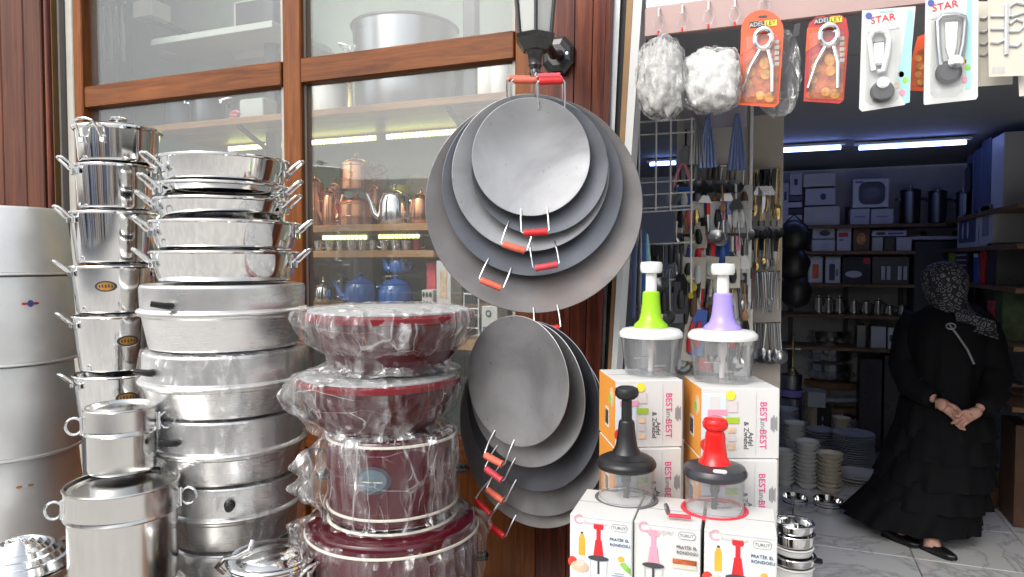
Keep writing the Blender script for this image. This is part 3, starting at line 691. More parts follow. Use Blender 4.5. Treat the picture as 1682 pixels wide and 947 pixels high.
# top one with its lid
t, rt, rb, h = pot('lidded steel pot on top of the left pot stack, wire handle in front', 199, d, 216, 272, 70, 66, group=G, handles='', )
loop_handle(rt-.002, h*.62, .036, .045, .05).build('handle', 'chrome', t, RZ(cam_ang(199)-.62))
loop_handle(rt-.002, h*.62, .036, .045, .05).build('handle', 'chrome', t, RZ(cam_ang(199)-.62+pi))
lid = MB(); lid.lathe([(0, h+.022), (rt*.5, h+.019), (rt*.85, h+.012), (rt+.004, h+.006), (rt+.010, h+.003), (rt+.010, h-.003), (rt+.0065, h-.003), (rt+.004, h+.0015), (0, h+.012)], 80); l_ = lid.build('lid', 'steel_mirror', t)
b = MB(); b.lathe([(0, h+.021), (.008, h+.022), (.010, h+.030), (.026, h+.033), (.028, h+.040), (.022, h+.046), (0, h+.047)], 32); b.build('knob', 'chrome', l_)

# ---- five flaring pans with side handles
d = 2.06; G = 'flared steel pans stacked on the aluminium steamers'
pd = [(372, 412, 461, 121, 111, 'lowest of the flared steel pans, standing on the aluminium lid', 0),
      (373, 365, 411, 123, 112, 'second flared pan from the bottom, its wall mirroring blue and brown stripes', .0),
      (368, 329, 364, 110, 101, 'third flared pan from the bottom of the pan stack', .0),
      (368, 306, 328, 110, 101, 'fourth flared pan from the bottom, only a thin band of it showing', .0),
      (371, 264, 305, 108, 100, 'topmost flared steel pan with both wire handles sticking out', 0)]
for i, (px, y1, y0, a1, a0, lab, ex) in enumerate(pd):
    t, rt, rb, h = pot(lab, px, d, y1, y0, a1, a0, group=G, name='flared_pan', cat='pan', hz=.62 if h > .07 else .5, hs=1.02, jog=random.uniform(-.1, .12), extra=ex)

# ---- E: the two canisters in front
def canister(label, px, d, y_top, y_band, y_base, hw, group, yb2=None):
    X, Y = axis(px, d); k = cos(atan((px-841)/F)); r = hw*d/F*k
    z1, z0, zb = zz(y_top, d), zz(y_base, d), zz(y_band, d); h = z1-z0
    t = thing('steel_canister', label, 'canister', (X, Y, z0), 0, group); hb = zb-z0
    b = MB(); b.lathe([(0, 0), (r-.014, 0), (r-.008, .004), (r-.006, .012), (r-.006, hb-.002), (r-.004, hb), (0, hb)], 80); b.build('body', 'steel_soft', t)
    b = MB(); b.lathe([(r-.005, hb-.012), (r+.001, hb-.010), (r+.003, hb-.006), (r+.001, hb), (r, hb+.004), (r, h-.006), (r+.003, h-.003), (r+.002, h), (r-.004, h), (r*.93, h-.008), (r*.8, h-.010), (r*.6, h-.004), (0, h-.002)], 80); l_ = b.build('lid', 'steel_soft', t)
    a_ = right_ang(px)
    for q in (a_+pi-.12, a_-.15):
        b = MB(); n = 16; b.tube([(r+.021+.019*cos(2*pi*i/n), 0, hb+.022*sin(2*pi*i/n)+.012) for i in range(n)], .0035, 8, closed=True); b.build('loop_handle', 'chrome', t, RZ(q))
        b = MB(); b.box((r+.003, 0, hb+.012), (.008, .02, .05), None, .002); b.build('clasp', 'chrome', t, RZ(q))
    return t, r, h
Gc = 'lidded steel canisters in front at the left'
canister('small lidded steel canister standing on the bigger one', 194, 1.84, 667, 704, 775, 63, Gc)
tbig = canister('bigger lidded steel canister under the small one', 194, 1.78, 794, 838, 962, 98, Gc)
zb_ = zz(962, 1.78)
d3 = 1.74
canister('lowest steel canister, only its clasped lid edge showing under the big one', 186, d3, 985, 1010, 1090, 118, Gc)
b = MB(); zl_ = zz(1090, d3); b.lathe([(0, 0), (.16, 0), (.16, zl_-.0), (0, zl_-.0)], 40); tag(b.build('pedestal', 'dark_steel'), 'plain pedestal under the steel canisters, below the picture', 'pedestal').location = (*axis(186, d3), .001)

# ---- D: aluminium steamers with black side knobs
d = 2.06; G = 'round aluminium steamers stacked under the pans'
def steamer(label, px, y_top, y_seam, y_base, h_top, h_seam, h_base, knob, kind='tube'):
    X, Y = axis(px, d); k = cos(atan((px-841)/F)); q = d/F*k
    z1, zs_, z0 = zz(y_top, d), zz(y_seam, d), zz(y_base, d); rt, rs, rb = h_top*q, h_seam*q, h_base*q
    t = thing('aluminium_steamer', label, 'steamer', (X, Y, z0), 0, G); hs, h = zs_-z0, z1-z0-.0015
    b = MB(); b.lathe([(0, 0), (rb-.012, 0), (rb-.003, .003), (rb, .010), (rs-.010, hs-.014), (rs-.003, hs-.008), (rs-.002, hs-.003), (0, hs-.003)], 96); b.build('pan', 'alu_spun', t)
    b = MB(); b.lathe([(0, hs-.002), (rs-.004, hs-.002), (rs+.003, hs-.0015), (rs+.005, hs+.003), (rs+.002, hs+.008), (rs-.006, hs+.012), (rt+.001, h-.010), (rt-.003, h-.002), (rt-.012, h), (0, h)], 96); l_ = b.build('lid', 'alu_spun', t)
    if knob:
        kx, ky = knob; a_ = cam_ang(px)+asin((kx-px)/((h_top+h_seam)/2)); zk = zz(ky, d)-z0; rk = (rt+rs)/2-.004
        mx = RZ(a_) @ T(rk, 0, zk)
        b = MB()
        if kind == 'tube': b.tube([(0, 0, 0), (.012, 0, 0), (.022, -.004, .001), (.034, -.014, .004), (.045, -.026, .007)], [.010, .011, .0095, .0085, .008], 12)
        else: b.lathe([(0, 0), (.014, 0), (.015, .012), (.011, .016), (.010, .030), (.012, .034), (.010, .042), (0, .043)], 20, RY(pi/2))
        b.build('side_knob', 'handle_black', t, mx)
steamer('topmost aluminium steamer under the pans, black knob on its left', 369, 464, 509, 567, 136, 139, 124, (288, 494))
steamer('second aluminium steamer with black knob at its left edge, thin plastic round it', 372, 569, 619, 668, 136, 142, 122, (262, 595))
steamer('third aluminium steamer, plastic wrapped, black knob beside the canister', 374, 670, 724, 772, 122, 129, 115, (295, 700))
steamer('fourth aluminium steamer, plastic wrapped, knob facing the viewer', 380, 774, 826, 876, 111, 115, 104, (372, 798), 'stub')
steamer('lowest aluminium steamer in view, with a short grey knob facing front', 384, 878, 925, 985, 106, 110, 100, (400, 890), 'stub')
b = MB(); zl_ = zz(985, d); b.lathe([(0, BZ+.001), (.15, BZ+.001), (.15, zl_-.001), (0, zl_-.001)], 40); tag(b.build('support_drum', 'dark_steel'), 'dark drum below the picture under the steamer stack', 'drum').location = (*axis(384, d), 0)

# small lidded pan in front at the bottom
d = 1.72; px = 440; X, Y = axis(px, d); r = 74*d/F*.95; z1 = zz(921, d)
t = thing('lidded_pan', 'shiny lidded pan with wire bail at the bottom, before the steamers', 'pan', (X, Y, z1-.10))
b = MB(); b.lathe(vessel(r*.86, r-.008, .092), 64); b.build('body', 'steel_mirror', t)
b = MB(); b.lathe([(r-.004, .088), (r+.001, .092), (r+.004, .098), (r+.001, .103), (r-.006, .103), (r*.8, .099), (r*.74, .103), (r*.62, .111), (r*.3, .117), (0, .118)], 72); b.build('lid', 'steel_mirror', t)
b = MB(); a_ = cam_ang(px)
n = 14; b.tube([((r+.012)*cos(-pi*.5+pi*i/n*.0)+0, 0, 0) for i in range(2)], .001, 6) if False else None
pts = [Vector((-(r+.006), 0, .075)), Vector((-(r+.02), -.02, .10)), Vector((-r*.98, -.06, .135)), Vector((-r*.7, -.10, .150)), Vector((-r*.45, -.11, .166)), Vector((-r*.40, -.10, .185))]
b.tube(pts, .0065, 10); b.build('bail', 'chrome', t, RZ(right_ang(px)))
loop_handle(r-.004, .07, .022, .04, .036).build('handle', 'chrome', t, RZ(cam_ang(px)+.75))
b = MB(); b.lathe([(0, 0), (.07, 0), (.07, z1-.101-BZ), (0, z1-.101-BZ)], 30); tag(b.build('support_drum', 'dark_steel'), 'dark drum below the picture under the small lidded pan', 'drum').location = (X, Y, BZ+.0005)

# ribbed aluminium lids in plastic at the bottom left
d = 1.95; px = 20; X, Y = axis(px, d); r = 92*d/F*.82; z1 = zz(914, d)
t = thing('ribbed_tray', 'ribbed round aluminium tray pile at the bottom left corner', 'tray', (X, Y, z1-.04))
prof = [(0, .072)]
for i in range(1, 15): q = i/14; prof.append((r*q, .072-.062*q**2.2 + (.006 if i % 2 else 0)))
prof += [(r+.004, .005), (r, 0), (0, 0)]
b = MB(); b.lathe(prof, 72); b.build('tray', 'chrome', t)
b = MB(); b.lathe([(0, -.03), (r*.96, -.03), (r+.006, -.004), (r, -.001), (0, -.001)], 60); b.build('lower_tray', 'chrome', t)
b = MB(); b.lathe([(0, 0), (.10, 0), (.10, z1-.072-BZ), (0, z1-.072-BZ)], 30); tag(b.build('support_drum', 'dark_steel'), 'dark drum below the picture under the ribbed trays', 'drum').location = (X, Y, BZ+.0005)

# ---- F: maroon cookers
d = 1.88; G = 'maroon cookers stacked in clear plastic'
def q_(px, d=1.88): return d/F*cos(atan((px-841)/F))
def maroon(label, px, y_top, y_base, prof_fn, parts=()):
    X, Y = axis(px, d); z1, z0 = zz(y_top, d), zz(y_base, d); h = z1-z0-.002
    t = thing('maroon_cooker', label, 'cooker', (X, Y, z0), 0, G); prof_fn(t, h, q_(px)); return t, h, X, Y, z0
def bowl_up(hw1, hw0):
    def f(t, h, q):
        r1, r0 = hw1*q, hw0*q
        b = MB(); b.lathe([(0, 0), (r0-.01, 0), (r0, .006), (r0+(r1-r0)*.35, h*.25), (r1*.97, h*.72), (r1-.004, h*.80), (0, h*.80)], 80); b.build('bowl', 'maroon_enamel', t)
        b = MB(); b.lathe([(0, h*.805), (r1-.003, h*.805), (r1+.004, h*.815), (r1+.005, h*.90), (r1, h*.93), (r1*.985, h*.94), (0, h*.94)], 80); b.build('rim_band', 'maroon_red', t)
        b = MB(); b.lathe([(0, h*.945), (r1*.975, h*.945), (r1*.975, h*.97), (r1*.95, h*.985), (r1*.5, h), (0, h)], 80); b.build('base_plate', 'cooker_top', t)
    return f
def badge(t, r, h, px, bx, z, lab=None):
    rf = lambda zz_: r
    am = cam_ang(px)+asin(max(-1, min(1, (bx-px)/(r/q_(px)))))
    curved_sticker(rf, am, z, .048, .036, .0025).build('badge', ['grey_enamel', 'ink_dark'], t)
    for q in range(2): curved_sticker(rf, am+(q-.5)*.028/r, z-.004, .014, .0016, .0035, 2, 10).build('badge_line', ['card_cream', 'card_cream'], t)
def drum(hw, rings):
    def f(t, h, q):
        r = hw*q
        b = MB(); b.lathe([(0, 0), (r-.012, 0), (r-.003, .004), (r, .012), (r+.001, h*.5), (r, h-.022), (r-.008, h-.008), (r-.03, h), (0, h)], 80); b.build('body', 'maroon_enamel', t)
        for zf in rings:
            b = MB(); b.lathe([(r-.001, h*zf-.0035), (r+.003, h*zf-.003), (r+.004, h*zf), (r+.003, h*zf+.003), (r-.001, h*zf+.0035)], 80, close=True); b.build('trim_ring', 'cream_trim', t)
        for s in (0, pi):
            b = MB(); b.tube([(r-.002, -.025, h*.45), (r+.022, -.022, h*.45), (r+.026, 0, h*.45), (r+.022, .022, h*.45), (r-.002, .025, h*.45)], .007, 8); b.build('handle', 'handle_black', t, RZ(right_ang(640)+s))
    return f
tA = maroon('topmost maroon cooker upside down in plastic, grey underside up', 640, 503, 606, bowl_up(137, 92))
tB = maroon('second maroon cooker upside down in crumpled plastic, under the topmost', 622, 609, 698, bowl_up(133, 98))
tC = maroon('upright round maroon cooker with a black oval badge, in torn plastic', 643, 700, 840, drum(107, (.93, .13)))
badge(tC[0], 107*q_(643)+.001, tC[1], 643, 612, zz(760, d)-tC[4])
tD = maroon('lowest and widest maroon cooker with a bright ring round its shoulder', 643, 844, 1000, drum(143, (.865,)))
badge(tD[0], 143*q_(643)+.001, tD[1], 643, 612, zz(940, d)-tD[4])
b = MB(); r = 143*q_(643); h = tD[1]
b.lathe([(r*.72, h+.0), (r*.73, h+.004), (r*.75, h+.004), (r*.76, h)], 60, close=True); b.build('lid_ring', 'cream_trim', tD[0])
n = 12; am = cam_ang(643)+asin((745-643)/143)
pts = [(.022*cos(2*pi*i/24)*1.0, 0, .026*sin(2*pi*i/24)) for i in range(24)]
b = MB(); b.tube(pts, .004, 8, closed=True); b.build('control_dial', 'cream_trim', tD[0], RZ(am) @ T(r+.003, 0, zz(938, d)-tD[4]) @ RZ(pi/2))
b = MB(); b.box((0, 0, 0), (.018, .008, .014), None, .003); b.build('control_switch', 'grip_red', tD[0], RZ(am) @ T(r+.004, 0, zz(940, d)-tD[4]) @ RZ(pi/2))
b = MB(); b.lathe([(0, 0), (.16, 0), (.16, zz(1000, d)-BZ-.001), (0, zz(1000, d)-BZ-.001)], 40); tag(b.build('support_drum', 'dark_steel'), 'dark drum below the picture under the maroon cookers', 'drum').location = (*axis(643, d), BZ+.0005)

# ---- the plastic round them
def wrap(label, px, d, rows, cat='plastic wrap', m='wrap', amp=.008, seed=0, folds=11, flares=(), group='clear plastic sheets round the cookware', seg=160, nrow=46, name='plastic_wrap', lean=0):
    """rows: (y in the photo, half width) from top to bottom; a closed crumpled skin round the axis"""
    X, Y = axis(px, d); q = d/F*cos(atan((px-841)/F)); rs = [(zz(y, d), hw*q) for y, hw in rows]
    def r_at(u):
        s = u*(len(rs)-1); i = min(int(s), len(rs)-2); f = s-i; f = f*f*(3-2*f)
        return rs[i][0]+(rs[i+1][0]-rs[i][0])*(s-i), rs[i][1]+(rs[i+1][1]-rs[i][1])*f
    zbase = rs[-1][0]
    def fn(u, v):
        th_ = 2*pi*u; z, r = r_at(v)
        c = Vector((cos(th_)*2, sin(th_)*2, z*9+seed*7))
        f = noise.noise(c*1.3)*1.0 + noise.noise(c*3.1)*.6 + abs(noise.noise(Vector((cos(th_)*folds*.55, sin(th_)*folds*.55, z*3+seed))))*1.5 - .4
        rr = r + amp*f
        for (fx, fw, fo, v0, v1) in flares:      # a loose corner pulled outwards around column fx
            a_ = right_ang(px)+(pi if fx < 0 else 0) + (abs(fx)-1)*.0
            a_ = fx if abs(fx) > 2 else a_
            da = (th_-a_+pi) % (2*pi)-pi
            if v0 <= v <= v1: rr += fo*math.exp(-abs(da)/fw*1.3)*sin(pi*(v-v0)/(v1-v0))**1.5*(1+.5*noise.noise(c*2.9))
        zz_ = z + amp*.5*noise.noise(c*2.3+Vector((9, 0, 0)))
        return (rr*cos(th_), rr*sin(th_), zz_-zbase)
    b = MB(); b.grid(fn, seg, nrow, wrapu=True)
    o = b.build(name, m, ang=180); o.location = (X, Y, zbase); return tag(o, label, cat, group)
d = 1.88; LFT = right_ang(630)+pi
wrap('crumpled clear plastic round the topmost maroon cooker, knotted in front', 640, d, [(501, 60), (502, 118), (508, 140), (530, 143), (556, 132), (578, 108), (592, 104), (602, 118)], seed=1, flares=((LFT, .45, .035, .0, .75),))
wrap('crumpled clear plastic round the second maroon cooker, hanging loose at left', 622, d, [(607, 70), (608, 122), (614, 137), (640, 139), (664, 128), (688, 112), (699, 118)], seed=2, flares=((LFT, .4, .05, .25, 1.0),))
wrap('torn clear plastic round the upright maroon cooker, flaring out at its left', 643, d, [(697, 90), (699, 108), (716, 113), (760, 112), (800, 111), (826, 112), (838, 118)], seed=3, amp=.009, flares=((LFT-.05, .3, .10, .25, .98),))
wrap('loose clear plastic over the lowest maroon cooker', 643, d, [(842, 104), (846, 118), (858, 140), (885, 149), (930, 151), (985, 150)], seed=4, amp=.012, m='wrap_thin', flares=((LFT, .35, .055, 0, .8), (right_ang(640), .3, .03, 0, .9)))
d = 2.06
wrap('thin clear plastic round the second aluminium steamer', 372, d, [(566, 110), (568, 139), (590, 142), (618, 146), (640, 140), (668, 126)], m='wrap_thin', seed=5, amp=.006)
wrap('thin clear plastic round the third aluminium steamer', 374, d, [(668, 100), (672, 125), (700, 129), (724, 133), (745, 126), (773, 118)], m='wrap_thin', seed=6, amp=.006)
wrap('thin clear plastic round the fourth aluminium steamer', 380, d, [(773, 90), (776, 114), (800, 117), (826, 118), (850, 111), (877, 105)], m='wrap_thin', seed=7, amp=.007, flares=((right_ang(372), .5, .03, .2, 1),))
wrap('thin clear plastic round the lowest aluminium steamer', 384, d, [(877, 90), (880, 107), (900, 112), (925, 114), (960, 108)], m='wrap_thin', seed=8, amp=.007, flares=((right_ang(372), .5, .04, 0, 1),))

# ---- G: black sheet-iron griddle pans with red wooden grips
def griddle(label, c, R_, n_az, n_tilt, sag, m, h_ang, grip, group, top_ang=None, top_grip='grip_red', roll=0, hl=.046, hw=.036):
    """a shallow dish, hollow side towards the viewer; handles lie in the rim plane and stand a little forward"""
    t = thing('griddle_pan', label, 'griddle pan', group=group, mx=T(c) @ RZ(n_az) @ RX(pi/2 - n_tilt) @ RZ(roll))   # local +Z points to the viewer, +Y up
    prof = []
    for i in range(13): q = i/12; prof.append((R_*q, sag*(q*q-1)))
    prof += [(R_+.0008, .0008), (R_, .002)]
    for i in range(12, -1, -1): q = i/12; prof.append((R_*q*.995, sag*(q*q-1)+.0022))
    # lathe runs outside first: back then front
    b = MB(); b.lathe(prof, 96); sd = len(label)*1.7
    b.v = [(x*(1+.006*noise.noise(Vector((x/R_*1.6, y/R_*1.6, sd)))*(math.hypot(x, y)/R_)**3), y*(1+.006*noise.noise(Vector((x/R_*1.6, y/R_*1.6, sd+5)))*(math.hypot(x, y)/R_)**3), z+.0035*noise.noise(Vector((x/R_*1.3, y/R_*1.3, sd+9)))*(math.hypot(x, y)/R_)**2) for x, y, z in b.v]
    b.build('dish', m, t, ang=50)
    def handle(a, gm, skew=0):
        mx = RZ(a) @ T(0, -R_, 0) @ RZ(-skew) @ T(0, R_, 0)
        b = MB()
        for s in (-1, 1):
            b.tube([(s*hw*.95, -sqrt(R_*R_-(hw*.95)**2)+.016, .002-sag*.1), (s*hw*.97, -sqrt(R_*R_-(hw*.97)**2)+.004, .006), (s*hw, -R_-.010, .014), (s*hw, -R_-hl+.004, .022), (s*hw*.9, -R_-hl, .024), (s*hw*.5, -R_-hl, .024)], .0022, 8)
        b.build('handle_wire', 'wire', t, mx)
        b = MB(); n = 7; L = hw*.86
        prof = [(0, -L), (.0085, -L), (.0098, -L*.86), (.0088, -L*.6), (.0098, -L*.25), (.009, 0), (.0098, L*.3), (.0088, L*.62), (.0098, L*.88), (.0085, L), (0, L)]
        b.lathe(prof, 16, T(0, -R_-hl, .024) @ RY(pi/2)); b.build('grip', gm, t, mx)
    handle(h_ang, grip)
    if top_ang is not None: handle(top_ang, top_grip, (top_ang-pi)*1.1)
    return t
G1 = 'griddle pans hanging from the wall lantern'
va = TH - atan((875-841)/F)     # azimuth that turns +Y of the object to face along the view ray
up_ = [(872, 257, 97, 1.83, 'pan_iron', .06, 'grip_red', pi-.35, 'grip_red', 'smallest iron griddle pan of the upper bunch, hanging in front, red grip below it'),
       (886, 273, 112, 1.866, 'pan_iron_dark', -.30, 'grip_coral', pi+.22, 'grip_coral', 'second iron griddle pan of the upper bunch, coral grip hanging left of centre'),
       (871, 283, 129, 1.90, 'pan_iron', .17, 'grip_pink', pi-.24, 'grip_pink', 'middle iron griddle pan of the upper bunch, with a pink grip'),
       (874, 304, 148.5, 1.94, 'pan_iron_dark', -.39, 'grip_coral', None, None, 'fourth iron griddle pan of the upper bunch, faded coral grip far left'),
       (876, 336, 178, 1.985, 'pan_iron_warm', .12, 'grip_red', pi+.13, 'grip_coral', 'largest iron griddle pan at the back of the upper bunch, rust tinted')]
for (px, py, rp, d, m_, ha, gm, ta, tg, lab) in up_:
    griddle(lab, at_d(px, py, d), rp*d/F, va, .03, rp*d/F*.11, m_, ha, gm, G1, ta, tg or 'grip_red')
lo_ = [(847, 625, 107, 1.80, 'pan_iron', -.22, 'grip_coral', 'smallest iron griddle pan of the lower bunch, in front, coral grip below'),
       (861, 645, 120, 1.835, 'pan_iron', -.33, 'grip_pink', 'second iron griddle pan of the lower bunch, pink grip at lower left'),
       (869, 665, 139, 1.88, 'pan_iron_dark', -.34, 'grip_coral', 'middle iron griddle pan of the lower bunch, its coral grip under the pink one'),
       (871, 692, 152, 1.92, 'pan_iron', -.50, 'grip_red', 'fourth iron griddle pan of the lower bunch, bright red grip far left'),
       (870, 705, 158, 1.955, 'pan_iron_pale', -.30, 'grip_red', 'rearmost iron griddle pan of the lower bunch, lowest bright red grip')]
G2 = 'griddle pans hanging below the upper bunch'
for (px, py, rp, d, m_, ha, gm, lab) in lo_:
    griddle(lab, at_d(px, py, d), rp*d/F, va-R(38), .04, rp*d/F*.11, m_, ha, gm, G2)
# the hook they hang on
hk = at_d(882, 128, 1.93)
b = MB(); b.tube([hk+Vector((0, .0, .10)), hk+Vector((0, 0, .03)), hk+Vector((0, -.015, 0)), hk+Vector((0, -.03, -.005)), hk+Vector((0, -.042, .012))], .004, 8)
tag(b.build('hanging_hook', 'wire'), 'wire hook under the lantern holding the griddle pans', 'hook')

# ---- wall lantern
L = at_d(879, 62, 1.93)
t = thing('wall_lantern', 'black wall lantern with clear panes on the wooden pillar', 'lantern', (L.x, L.y, L.z), TH)
def hexring(r, z, n=6, a0=0): return [(r*cos(2*pi*i/n+a0), r*sin(2*pi*i/n+a0), z) for i in range(n)]
def frustum(levels, n=6, a0=pi/6):
    b = MB(); vs = []; 
    for (r, z) in levels: vs += hexring(r, z, n, a0)
    m_ = len(levels); fs = [tuple(range(n-1, -1, -1)), tuple(range((m_-1)*n, m_*n))]
    for l in range(m_-1):
        for i in range(n): fs.append((l*n+i, l*n+(i+1)%n, (l+1)*n+(i+1)%n, (l+1)*n+i))
    b.add(vs, fs); return b
px_m = 1.93/F
frustum([(22*px_m, -22*px_m), (34*px_m, -4*px_m), (36*px_m, 2*px_m), (33*px_m, 4*px_m)]).build('base_tray', 'lantern_black', t, smooth=False)
hz, r0, r1 = 190*px_m, 29*px_m, 47*px_m
for i in range(6):
    a0, a1 = pi/6+i*pi/3, pi/6+(i+1)*pi/3
    b = MB(); p = [Vector((r0*cos(a), r0*sin(a), 4*px_m)) for a in (a0, a1)] + [Vector((r1*cos(a), r1*sin(a), hz)) for a in (a1, a0)]
    n_ = (p[1]-p[0]).cross(p[3]-p[0]).normalized()*.002
    b.add([x*1.0 for x in p] + [x-n_ for x in p], [(0,1,2,3),(7,6,5,4),(0,4,5,1),(1,5,6,2),(2,6,7,3),(3,7,4,0)]); b.build('pane', 'lantern_glass', t, smooth=False)
    b = MB(); b.tube([(r0*1.02*cos(a0), r0*1.02*sin(a0), 3*px_m), (r1*1.02*cos(a0), r1*1.02*sin(a0), hz)], .0058, 6); b.build('glazing_bar', 'lantern_black', t)
frustum([(52*px_m, hz), (54*px_m, hz+.01), (30*px_m, hz+.07), (8*px_m, hz+.10)]).build('roof', 'lantern_black', t, smooth=False)
b = MB(); b.lathe([(0, -22*px_m), (16*px_m, -22*px_m), (12*px_m, -28*px_m), (10*px_m, -42*px_m), (11.5*px_m, -45*px_m), (8*px_m, -52*px_m), (10*px_m, -58*px_m), (6*px_m, -64*px_m), (0, -66*px_m)][::-1], 24); b.build('stem', 'lantern_black', t)
wp = at_y(917, 92, PY-.012); lw = RZ(-TH) @ T(wp - L)
b = MB(); vs = []
oc = lambda r, y: [(r*cos(pi/8+i*pi/4), y, r*1.18*sin(pi/8+i*pi/4)) for i in range(8)]
for r, y in ((.055, .010), (.056, -.004), (.046, -.014), (.030, -.020)): vs += oc(r, y)
fs = [tuple(range(8)), tuple(range(31, 23, -1))]
for l in range(3):
    for i in range(8): fs.append((l*8+i, (l+1)*8+i, (l+1)*8+(i+1)%8, l*8+(i+1)%8))
b.add(vs, fs); b.build('wall_plate', 'lantern_black', t, lw, smooth=False)
b = MB(); b.lathe([(0, 0), (.006, 0), (.006, .003), (0, .004)], 12, T(.034, -.0155, 0) @ RX(pi/2)); b.build('screw', 'wire', t, lw)
wl = (RZ(-TH) @ (wp-L).to_4d()).to_3d() if False else Matrix.Rotation(-TH, 3, 'Z') @ (wp-L)
b = MB(); b.tube([wl+Vector((0, -.02, 0)), wl*.75+Vector((0, -.02, -.015)), Vector((wl.x*.35, wl.y*.45, wl.z*1.15)), Vector((0, 0, -50*px_m))], [.016, .014, .010, .009], 10); b.build('arm', 'lantern_black', t)
# ================================================================== CHOPPERS AND THEIR BOXES
def carton(label, cat, px0, px1, y_top, y_bot, d, dep, yaw, m='card_white', name='carton', group=None, side=None, pxl=None):
    """upright carton: its front face spans px0..px1 at view depth d; yaw turns its depth direction (from +Y, positive to the left)"""
    a = at_d(px0, (y_top+y_bot)/2, d); cz = at_d((px0+px1)/2, y_top, d).z, at_d((px0+px1)/2, y_bot, d).z
    # width so that the far front corner falls on px1
    u = Vector((cos(yaw), sin(yaw), 0)); rr = ray(px1, (y_top+y_bot)/2)
    # solve a + u*w = CAM + rr*k in plan
    det = u.x*(-rr.y) - u.y*(-rr.x); ax, ay = CAM.x-a.x, CAM.y-a.y
    w_ = (ax*(-rr.y) - ay*(-rr.x))/det
    h = cz[0]-cz[1]
    t = thing(name, label, cat, (a.x, a.y, cz[1]), yaw, group)     # local: x along the front, y into depth, z up, origin at the front left foot
    b = MB(); b.box((w_/2, dep/2, h/2), (w_, dep, h), None, .0012); b.build('box_body', m, t, smooth=False)
    return t, w_, h
def patch(t, name, m, pts, x, z, y=-.0006, th=.0006):
    """a flat printed patch on the front face"""
    b = MB(); b.prism(pts, th); return b.build(name, m, t, face_mx(x, y, z), smooth=False)
def rect(a, b_): return [(-a/2, -b_/2), (a/2, -b_/2), (a/2, b_/2), (-a/2, b_/2)]
def side_mx(x, y, z): return T(x, y, z) @ RZ(-pi/2) @ RX(pi/2)      # print on the left end, facing -X
def chopper_box_back(label, px0, px1, y0, y1, d, yaw, full=True):
    t, w_, h = carton(label, 'carton', px0, px1, y0, y1, d, .16, yaw, group='white and orange chopper cartons')
    b = MB(); b.prism(rect(.158, h-.002), .0006); b.build('orange_end', 'card_orange', t, side_mx(-.0006, .08, h/2), smooth=False)
    b = MB(); b.prism(rect(.035, .045), .0005); s_ = b.build('barcode_label', 'card_white', t, side_mx(-.0012, .075, h*.36), smooth=False)
    for i in range(7):
        bb = MB(); bb.prism(rect(.0018+.001*(i % 3), .032), .0004); bb.build('barcode_bar', 'ink_dark', s_, T(-.013+i*.0043, 0, .0006), smooth=False)
    b = MB(); b.prism(oval(.016, .022), .0005); b.build('food_picture', 'ink_flesh', t, side_mx(-.0012, .03, h*.72), smooth=False)
    b = MB(); b.prism(oval(.012, .012), .0005); b.build('food_picture', 'ink_leaf', t, side_mx(-.0018, .045, h*.68), smooth=False)
    patch(t, 'printed_picture', 'ink_sky', rect(w_*.30, h*.86), w_*.16, h*.5)
    patch(t, 'printed_picture', 'card_white', rect(w_*.13, h*.3), w_*.17, h*.74, -.0012)
    patch(t, 'printed_chopper', 'ink_pink', [(-.02, -.006), (.02, -.006), (.02, .006), (-.02, .006)], w_*.2, h*.66, -.0018)
    patch(t, 'printed_tomato', 'ink_tomato', oval(.010, .013), w_*.05, h*.2, -.0012); patch(t, 'printed_onion', 'ink_flesh', oval(.014, .012), w_*.12, h*.14, -.0018)
    patch(t, 'printed_sun', 'ink_yellow', oval(.010, .010), w_*.37, h*.90, -.0012)
    patch(t, 'printed_food', 'ink_faint', rect(w_*.12, h*.16), w_*.40, h*.74, -.0012)
    patch(t, 'green_patch', 'card_green', rect(w_*.17, h*.085), w_*.40, h*.545, -.0012)
    for k in range(3): patch(t, 'printed_food', ('ink_flesh', 'ink_faint', 'ink_flesh')[k], rect(w_*.10, h*.085), w_*.39, h*(.41-.12*k), -.0012)
    rot = RZ(-pi/2)
    fm = lambda x, z: face_mx(x, -.0004, z) @ rot
    lettering('slogan_text', 'BEST', h*.135, 'ink_magenta', t, fm(w_*.79, h*.67)); lettering('slogan_text', 'und', h*.115, 'ink_grey', t, fm(w_*.79, h*.475)); lettering('slogan_text', 'BEST', h*.135, 'ink_magenta', t, fm(w_*.79, h*.275))
    lettering('small_text', 'Apfel', h*.095, 'ink_dark', t, fm(w_*.635, h*.28)); lettering('small_text', '& Zwiebel', h*.095, 'ink_dark', t, fm(w_*.575, h*.33))
    for k in range(5): patch(t, 'small_print', 'ink_grey', rect(w_*.012, h*(.16+.04*(k % 3))), w_*(.895+.018*k), h*.5, -.0004)
    b = MB(); b.box((w_/2, .08, h+.0004), (w_*.97, .0012, .0006)); b.build('lid_seam', 'ink_grey', t, smooth=False)
    patch(t, 'fold_line', 'card_grey', rect(.0008, h*.9), w_*.70, h*.5)
    return t, w_, h
chopper_box_back('upper left white and orange carton, green chopper standing on it', 1011, 1121, 625, 736, 1.50, TH+R(5))
chopper_box_back('upper right white and orange carton, purple chopper standing on it', 1152, 1280, 637, 753, 1.45, TH-R(1))
chopper_box_back('lower left white and orange carton, behind the black chopper', 1011, 1119, 738, 850, 1.495, TH+R(5))
chopper_box_back('lower right white and orange carton, behind the red chopper', 1152, 1277, 755, 868, 1.445, TH-R(1))
